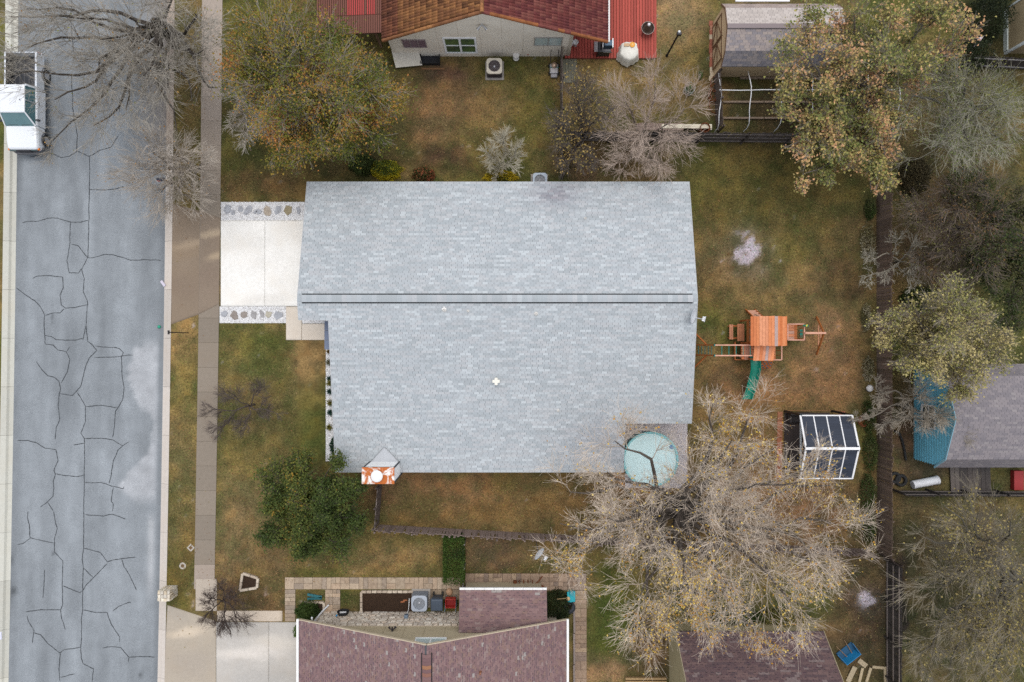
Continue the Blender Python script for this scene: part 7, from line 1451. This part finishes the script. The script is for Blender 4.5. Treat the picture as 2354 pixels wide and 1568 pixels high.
tree('live_oak', 'dense dark green evergreen tree beside the rusty chimney', (722, 1168), 1.6, .18, [(640, 1110, 4.0, 1.3), (690, 1080, 4.2, 1.3), (750, 1085, 4.2, 1.2), (795, 1130, 4.0, 1.2), (800, 1190, 3.8, 1.2), (760, 1240, 3.6, 1.2), (700, 1250, 3.6, 1.2), (640, 1215, 3.6, 1.3), (630, 1160, 3.8, 1.2), (710, 1160, 5.0, 1.4), (750, 1165, 4.8, 1.3), (680, 1200, 4.6, 1.2), (670, 1130, 4.6, 1.2)], 19, (.1, .085, .07), (.12, .10, .08), (7, 5, 5, 2), .008, 52000, .115, GRN, [.26, .36, .28, .085, .015], lj=.12, upb=.1, rs_=1.12)

# ------------------------------------------------------------------ shrubs, hedge, border plants
def shrub(name, label, c, ax, ay, h, n, pal, size, seed, cat='shrub', w=None, stems=14, box=False, group=None):
    rg = np.random.default_rng(seed); t = thing(name, (c[0], c[1], 0), label, cat, group)
    th = rg.uniform(0, 6.283, stems); rr_ = np.sqrt(rg.uniform(0, 1, stems)); e = np.stack([c[0] + ax * .85 * rr_ * np.cos(th), c[1] + ay * .85 * rr_ * np.sin(th), h * (1 - .55 * rr_ ** 2) * rg.uniform(.8, 1.05, stems)], 1); s = np.stack([c[0] + ax * .15 * rr_ * np.cos(th), c[1] + ay * .15 * rr_ * np.sin(th), np.zeros(stems)], 1)
    q = np.linspace(0, 1, 5)[None, :, None]; pts = s[:, None] * (1 - q) + e[:, None] * q + rg.normal(0, .02, (stems, 5, 3)); rad = np.full((stems, 5), .012) * np.linspace(1.2, .4, 5)[None]; V, Fc = tubes([(pts, rad)], 4); me = np_mesh('stems', V, Fc, np.tile((.12, .095, .07), (len(V), 1))); me.materials.append(M_TWIG); addmesh('stems', me, t)
    if box:
        p = rg.uniform(-1, 1, (n, 3)); f = rg.integers(0, 5, n); p[f == 0, 0] = rg.uniform(.85, 1.05, (f == 0).sum()); p[f == 1, 0] = -rg.uniform(.85, 1.05, (f == 1).sum()); p[f == 2, 1] = rg.uniform(.93, 1.03, (f == 2).sum()); p[f >= 3, 2] = rg.uniform(.75, 1.05, (f >= 3).sum())
        p += rg.normal(0, .05, p.shape); pos = np.stack([c[0] + p[:, 0] * ax, c[1] + p[:, 1] * ay, (p[:, 2] * .5 + .5) * h], 1)
    else:
        d = nrm_(rg.normal(0, 1, (n, 3))); d[:, 2] = np.abs(d[:, 2]); r_ = rg.uniform(.35, 1, n) ** .5; lump = 1 + .16 * np.sin(d[:, 0] * 6 + seed) * np.sin(d[:, 1] * 7); pos = np.stack([c[0] + d[:, 0] * ax * r_ * lump, c[1] + d[:, 1] * ay * r_ * lump, .05 + d[:, 2] * h * r_ * lump], 1)
    V, Fc, cc = leafmesh(pos, size, pal, rg, .5, w); me = np_mesh('leaves', V, Fc, cc); me.materials.append(M_LEAF); o = addmesh('leaves', me, t); o['kind'] = 'stuff'; return t
c = P(1042, 1289, 1.2); shrub('hedge', 'clipped green box hedge beside the slim grey fence', (c.x, c.y), .60, 1.38, 1.35, 9000, [(.045, .085, .012), (.065, .115, .018), (.09, .13, .025), (.03, .055, .01)], .075, 1, 'hedge', box=True)
YG_ = [(.06, .09, .015), (.12, .15, .02), (.34, .32, .025), (.55, .44, .02)]
c = P(884, 388, .8); shrub('shrub', 'bright yellow-green shrub at the north wall of grey house', (c.x, c.y), 1.0, .65, 1.2, 3600, YG_, .085, 2, w=[.2, .25, .25, .3])
c = P(830, 375, .8); shrub('shrub', 'dark green shrub beside the bright yellow-green one', (c.x, c.y), .9, .7, 1.2, 3000, [(.06, .09, .02), (.09, .115, .03), (.04, .06, .015)], .085, 3)
c = P(972, 398, .6); shrub('shrub', 'reddish leaved shrub at the north wall of grey house', (c.x, c.y), .75, .5, .9, 1600, [(.30, .085, .04), (.07, .075, .02), (.1, .08, .025), (.38, .13, .06)], .08, 4, w=[.2, .35, .3, .15])
c = P(1150, 404, .7); shrub('shrub', 'yellow flowering shrub below the small pale bare tree', (c.x, c.y), 1.1, .42, 1.2, 2600, [(.12, .12, .02), (.36, .30, .03), (.58, .42, .02)], .08, 5, w=[.3, .3, .4])
c = TP(1, 3, 450, 945, .8); shrub('shrub', 'dark green round shrub at the mauve roof corner', (c.x, c.y), .75, .6, 1.1, 3400, [(.03, .055, .01), (.05, .085, .016), (.07, .105, .022)], .08, 6)
c = TP(1, 3, 378, 1115, .4); shrub('shrub', 'small bright green shrub beside the south driveway', (c.x + .1, c.y), .4, .5, .7, 900, [(.07, .13, .02), (.1, .16, .03)], .07, 7)
c = TP(2, 3, 420, 910, .8); shrub('shrub', 'very dark green shrub filling the corner by the annex', (c.x, c.y), .95, 1.05, 1.1, 3800, [(.016, .026, .008), (.028, .042, .012), (.04, .055, .016)], .085, 8)
shrub('plant', 'small green plant inside the wire ring', (CAGE.x, CAGE.y), .24, .24, .4, 300, [(.05, .11, .02), (.08, .15, .03)], .07, 9, 'plant', stems=6)
c = TP(2, 0, 1738, 690, .2); shrub('plant', 'lone green weed on the tan lawn by shed edging', (c.x, c.y), .16, .3, .3, 220, [(.05, .12, .02), (.08, .15, .03)], .06, 10, 'plant', stems=5)
for k, (px, py, ax, ay, h, pal) in enumerate(((2003, 480, .3, .7, .7, 0), (1998, 560, .45, 1.4, .6, 1), (2000, 960, .4, 1.1, .7, 0), (2003, 1040, .45, 1.3, .8, 0), (1998, 1130, .5, 1.2, .8, 0), (2000, 1210, .4, 1.2, .7, 0), (1995, 730, .3, .9, .5, 1), (2000, 850, .35, .8, .5, 1))):
    c = P(px, py, .4); shrub('shrub', ['green weedy shrub at the fence just below the peach leafed tree', 'long pale dry shrub at the fence by the small star shaped tree', 'green weedy shrub at the fence beside the rusty fire bowl', 'green weedy shrub at the fence level with the pavilion ridge', 'green weedy shrub at the fence below the pavilion corner', 'green weedy shrub at the fence end under bare branches', 'pale dry shrub at the fence level with the swing frame', 'pale dry shrub at the fence beside the white ball'][k], (c.x, c.y), ax, ay, h, 1500 if pal == 0 else 900, [[(.04, .07, .015), (.07, .10, .025), (.10, .11, .04)], [(.40, .36, .25), (.34, .30, .18), (.15, .14, .06)]][pal], .075, 20 + k, group=['green shrubs along the brown fence', 'pale dry shrubs along the brown fence'][pal])
for k, (px, py, ax, ay, h, lab, pal) in enumerate(((1600, 1370, 1.4, .7, 1.0, 'green shrub under the big bare tree, west of barn', 0), (1700, 1425, 1.6, .6, 1.2, 'green shrub against the barn eave under bare branches', 0), (1800, 1430, 1.6, .6, 1.2, 'yellowish shrub against the barn eave', 1), (2330, 920, 1.2, 1.2, 2.0, 'dark green shrub behind the shed roof corner', 0), (2230, 120, 1.6, 1.2, 2.2, 'dark shrub beside the tan outbuilding fence', 2), (2290, 30, 1.2, 1.6, 2.4, 'very dark evergreen by the outbuilding corner', 2), (2120, 690, 1.2, .8, 1.0, 'green shrub behind the fence near pale leafed tree', 0), (2240, 430, 1.4, 1.4, 1.8, 'mid green shrub under the grey-green bare tree', 0), (2110, 400, 1.0, 1.2, 1.2, 'brownish shrub beside the fence end', 3))):
    c = P(px, py, h * .6); shrub('shrub', lab, (c.x, c.y), ax, ay, h, 3600, [[(.045, .07, .014), (.07, .10, .022), (.1, .115, .035)], [(.22, .19, .06), (.12, .13, .04), (.3, .24, .08)], [(.014, .022, .008), (.024, .034, .012), (.035, .046, .016)], [(.10, .08, .04), (.14, .11, .05), (.07, .06, .03)]][pal], .1, 40 + k)
# strappy plants in the front bed
def spiky(label, c, r_, h, n, cols, seed, group=None):
    rg = random.Random(seed); t = thing('border_plant', (c.x, c.y, 0), label, 'plant', group)
    for k in range(n):
        a = 2 * math.pi * k / n + rg.uniform(-.2, .2); L = r_ * rg.uniform(.7, 1.1); hh = h * rg.uniform(.6, 1.1); d = Vector((math.cos(a), math.sin(a), 0)); s = Vector((-d.y, d.x, 0)); b = Vector((c.x, c.y, .03)); w = .022
        p1 = b + d * L * .45 + Vector((0, 0, hh)); p2 = b + d * L + Vector((0, 0, hh * .75))
        MB().add([b - s * w, b + s * w, p1 + s * w, p1 - s * w, p2, p1 + Vector((0, 0, -.012))], [(0, 1, 2, 3), (3, 2, 4), (0, 3, 5), (1, 5, 2), (3, 4, 5), (5, 4, 2)]).build('leaf', M_LEAF, t, col=rg.choice(cols))
for k, (zx, zy, kind) in enumerate(((672, 100, 'b'), (670, 200, 'g'), (678, 350, 't'), (678, 392, 'y'), (676, 468, 't'), (680, 570, 'y'), (680, 660, 't'), (672, 797, 'y'))):
    c = TP(1, 2, zx, zy, .25); lab = {'b': 'dry brown clump in the front gravel bed', 'g': 'grey-green clump in the front gravel bed', 't': 'blue-green tufted plant in the front gravel bed', 'y': 'yellow-green strappy plant in the front gravel bed'}[kind]
    lab = lab.replace('in the front', ['nearest the entry canopy, in front', 'second from the entry canopy, in front', 'third from the entry canopy, in front', 'fourth from the entry canopy, in front', 'midway along the front', 'sixth from the entry canopy, in front', 'seventh from the entry canopy, in front', 'nearest the tall narrow shrub, in front'][k])
    spiky(lab, c, .30 if kind != 'b' else .22, .28, 26, {'b': [(.3, .2, .09), (.2, .14, .06)], 'g': [(.12, .13, .07), (.2, .19, .12)], 't': [(.02, .065, .05), (.035, .08, .06)], 'y': [(.18, .16, .03), (.10, .11, .02), (.26, .22, .05)]}[kind], k, {'t': 'blue-green tufts in the front bed', 'y': 'yellow-green plants in the front bed'}.get(kind))
c = TP(1, 2, 722, 965, .4); shrub('shrub', 'tall narrow dark green shrub at the front house corner', (c.x, c.y), .28, .65, 1.0, 1200, [(.015, .05, .025), (.03, .075, .04)], .07, 61)
c = TP(1, 2, 722, 1072, .3); spiky('pale olive grass tuft at the end of front bed', c, .4, .35, 24, [(.2, .19, .06), (.12, .13, .04)], 62)

# ------------------------------------------------------------------ fallen leaves
rg = np.random.default_rng(99); LZ = [(1200, 1170, 330, 60, 900), (620, 1330, 130, 70, 500), (1620, 1150, 300, 150, 1500), (1800, 700, 200, 250, 900), (1130, 300, 170, 110, 500), (750, 300, 260, 120, 700), (1330, 230, 60, 90, 600), (1180, 1300, 110, 30, 300), (900, 1290, 130, 40, 250), (1640, 650, 50, 250, 400), (1980, 1430, 60, 120, 400), (600, 950, 110, 200, 250), (425, 1200, 35, 200, 150), (425, 300, 35, 200, 200), (1890, 260, 160, 60, 400), (2080, 420, 60, 300, 300), (900, 1385, 120, 20, 150), (540, 440, 30, 30, 60), (1330, 1480, 12, 90, 120), (1440, 1480, 60, 90, 160)]
pp = []
for (px, py, ax, ay, n) in LZ:
    q = rg.normal(0, .7, (n, 2)); X = P(px, py); pp.append(np.stack([X.x + q[:, 0] * ax / 37, X.y + q[:, 1] * ay / 37, np.full(n, .03)], 1))
pp = np.concatenate(pp); pyy = CY - pp[:, 1] * 37; pxx = CX + pp[:, 0] * 37
keep = ~((pxx > 683) & (pxx < 1600) & (pyy > 430) & (pyy < 1070)) & (pp[:, 0] > rx(395, pp[:, 1])) & ~((pxx > 500) & (pxx < 720) & (pyy > 460) & (pyy < 790)); pp = pp[keep]
V, Fc, cc = leafmesh(pp, .075, [(.30, .17, .07), (.22, .13, .06), (.36, .25, .12), (.20, .10, .045), (.30, .24, .1)], rg, .85, None, .15); me = np_mesh('fallen_leaves', V, Fc, cc); me.materials.append(M_LEAF); o = addmesh('fallen_leaves', me); tagp(o, 'dry orange leaves scattered over the lawns', 'leaves', kind='stuff')

# ------------------------------------------------------------------ grass tufts on the lawns
NB = 300000; bx_ = rg.uniform(-21.4, 33, NB); by_ = rg.uniform(-22, 22, NB); gpx = CX + bx_ * 37; gpy = CY - by_ * 37
EXC = [(505, 463, 712, 745), (655, 700, 750, 784), (745, 730, 1600, 1080), (683, 420, 1580, 1090), (1434, 970, 1582, 1125), (497, 1402, 1350, 1600), (653, 1325, 1350, 1359), (385, 1390, 500, 1600), (740, -60, 1300, 134), (1296, -60, 1505, 136), (1530, 1436, 1940, 1640), (1637, 20, 1925, 180), (2098, 835, 2420, 1060), (1785, 942, 1945, 1105), (388, 466, 508, 748), (2300, 10, 2420, 130)]
ok = bx_ > rx(394, by_)
sw_l, sw_r = rx(454.5, by_), rx(504, by_); ok &= ~((bx_ > sw_l) & (bx_ < sw_r) & (gpy < 1405))
for (a0, b0, a1, b1) in EXC: ok &= ~((gpx > a0) & (gpx < a1) & (gpy > b0) & (gpy < b1))
ok |= ((gpx > 1352) & (gpx < 1528) & (gpy > 1362)) | ((gpx > 684) & (gpx < 744) & (gpy > 1358) & (gpy < 1383)) | ((gpx > 785) & (gpx < 829) & (gpy > 1358) & (gpy < 1405))
bx_, by_ = bx_[ok], by_[ok]; n = len(bx_)
iy = np.clip(((by_ + 25.7) / .14).astype(int) + 12, 0, lc.shape[0] - 1); iu = np.clip(((bx_ - rx(391.5, by_)) / .14).astype(int), 0, lc.shape[1] - 1); bc = lc[iy, iu]
th = rg.uniform(0, 6.283, n); L = rg.uniform(.05, .13, n); wv = rg.uniform(.012, .028, n); d = np.stack([np.cos(th), np.sin(th)], 1); hz = rg.uniform(.02, .055, n)
V = np.zeros((n, 3, 3)); V[:, 0, 0] = bx_ - d[:, 1] * wv; V[:, 0, 1] = by_ + d[:, 0] * wv; V[:, 1, 0] = bx_ + d[:, 1] * wv; V[:, 1, 1] = by_ - d[:, 0] * wv; V[:, 2, 0] = bx_ + d[:, 0] * L; V[:, 2, 1] = by_ + d[:, 1] * L; V[:, 2, 2] = hz
var = rg.choice([.55, .8, 1.0, 1.25, 1.6, 2.0], n, p=[.16, .24, .25, .2, .11, .04]); tint = np.ones((n, 3)); g_ = rg.random(n) < .2; tint[g_] = (.8, 1.12, .7)
me = np_mesh('grass', V.reshape(-1, 3), np.arange(n * 3).reshape(-1, 3), np.repeat(np.clip(bc * var[:, None] * tint, 0, .8), 3, 0)); me.materials.append(M_TWIG); o = addmesh('grass', me); tagp(o, 'short patchy winter grass of the lawns', 'grass', kind='stuff')
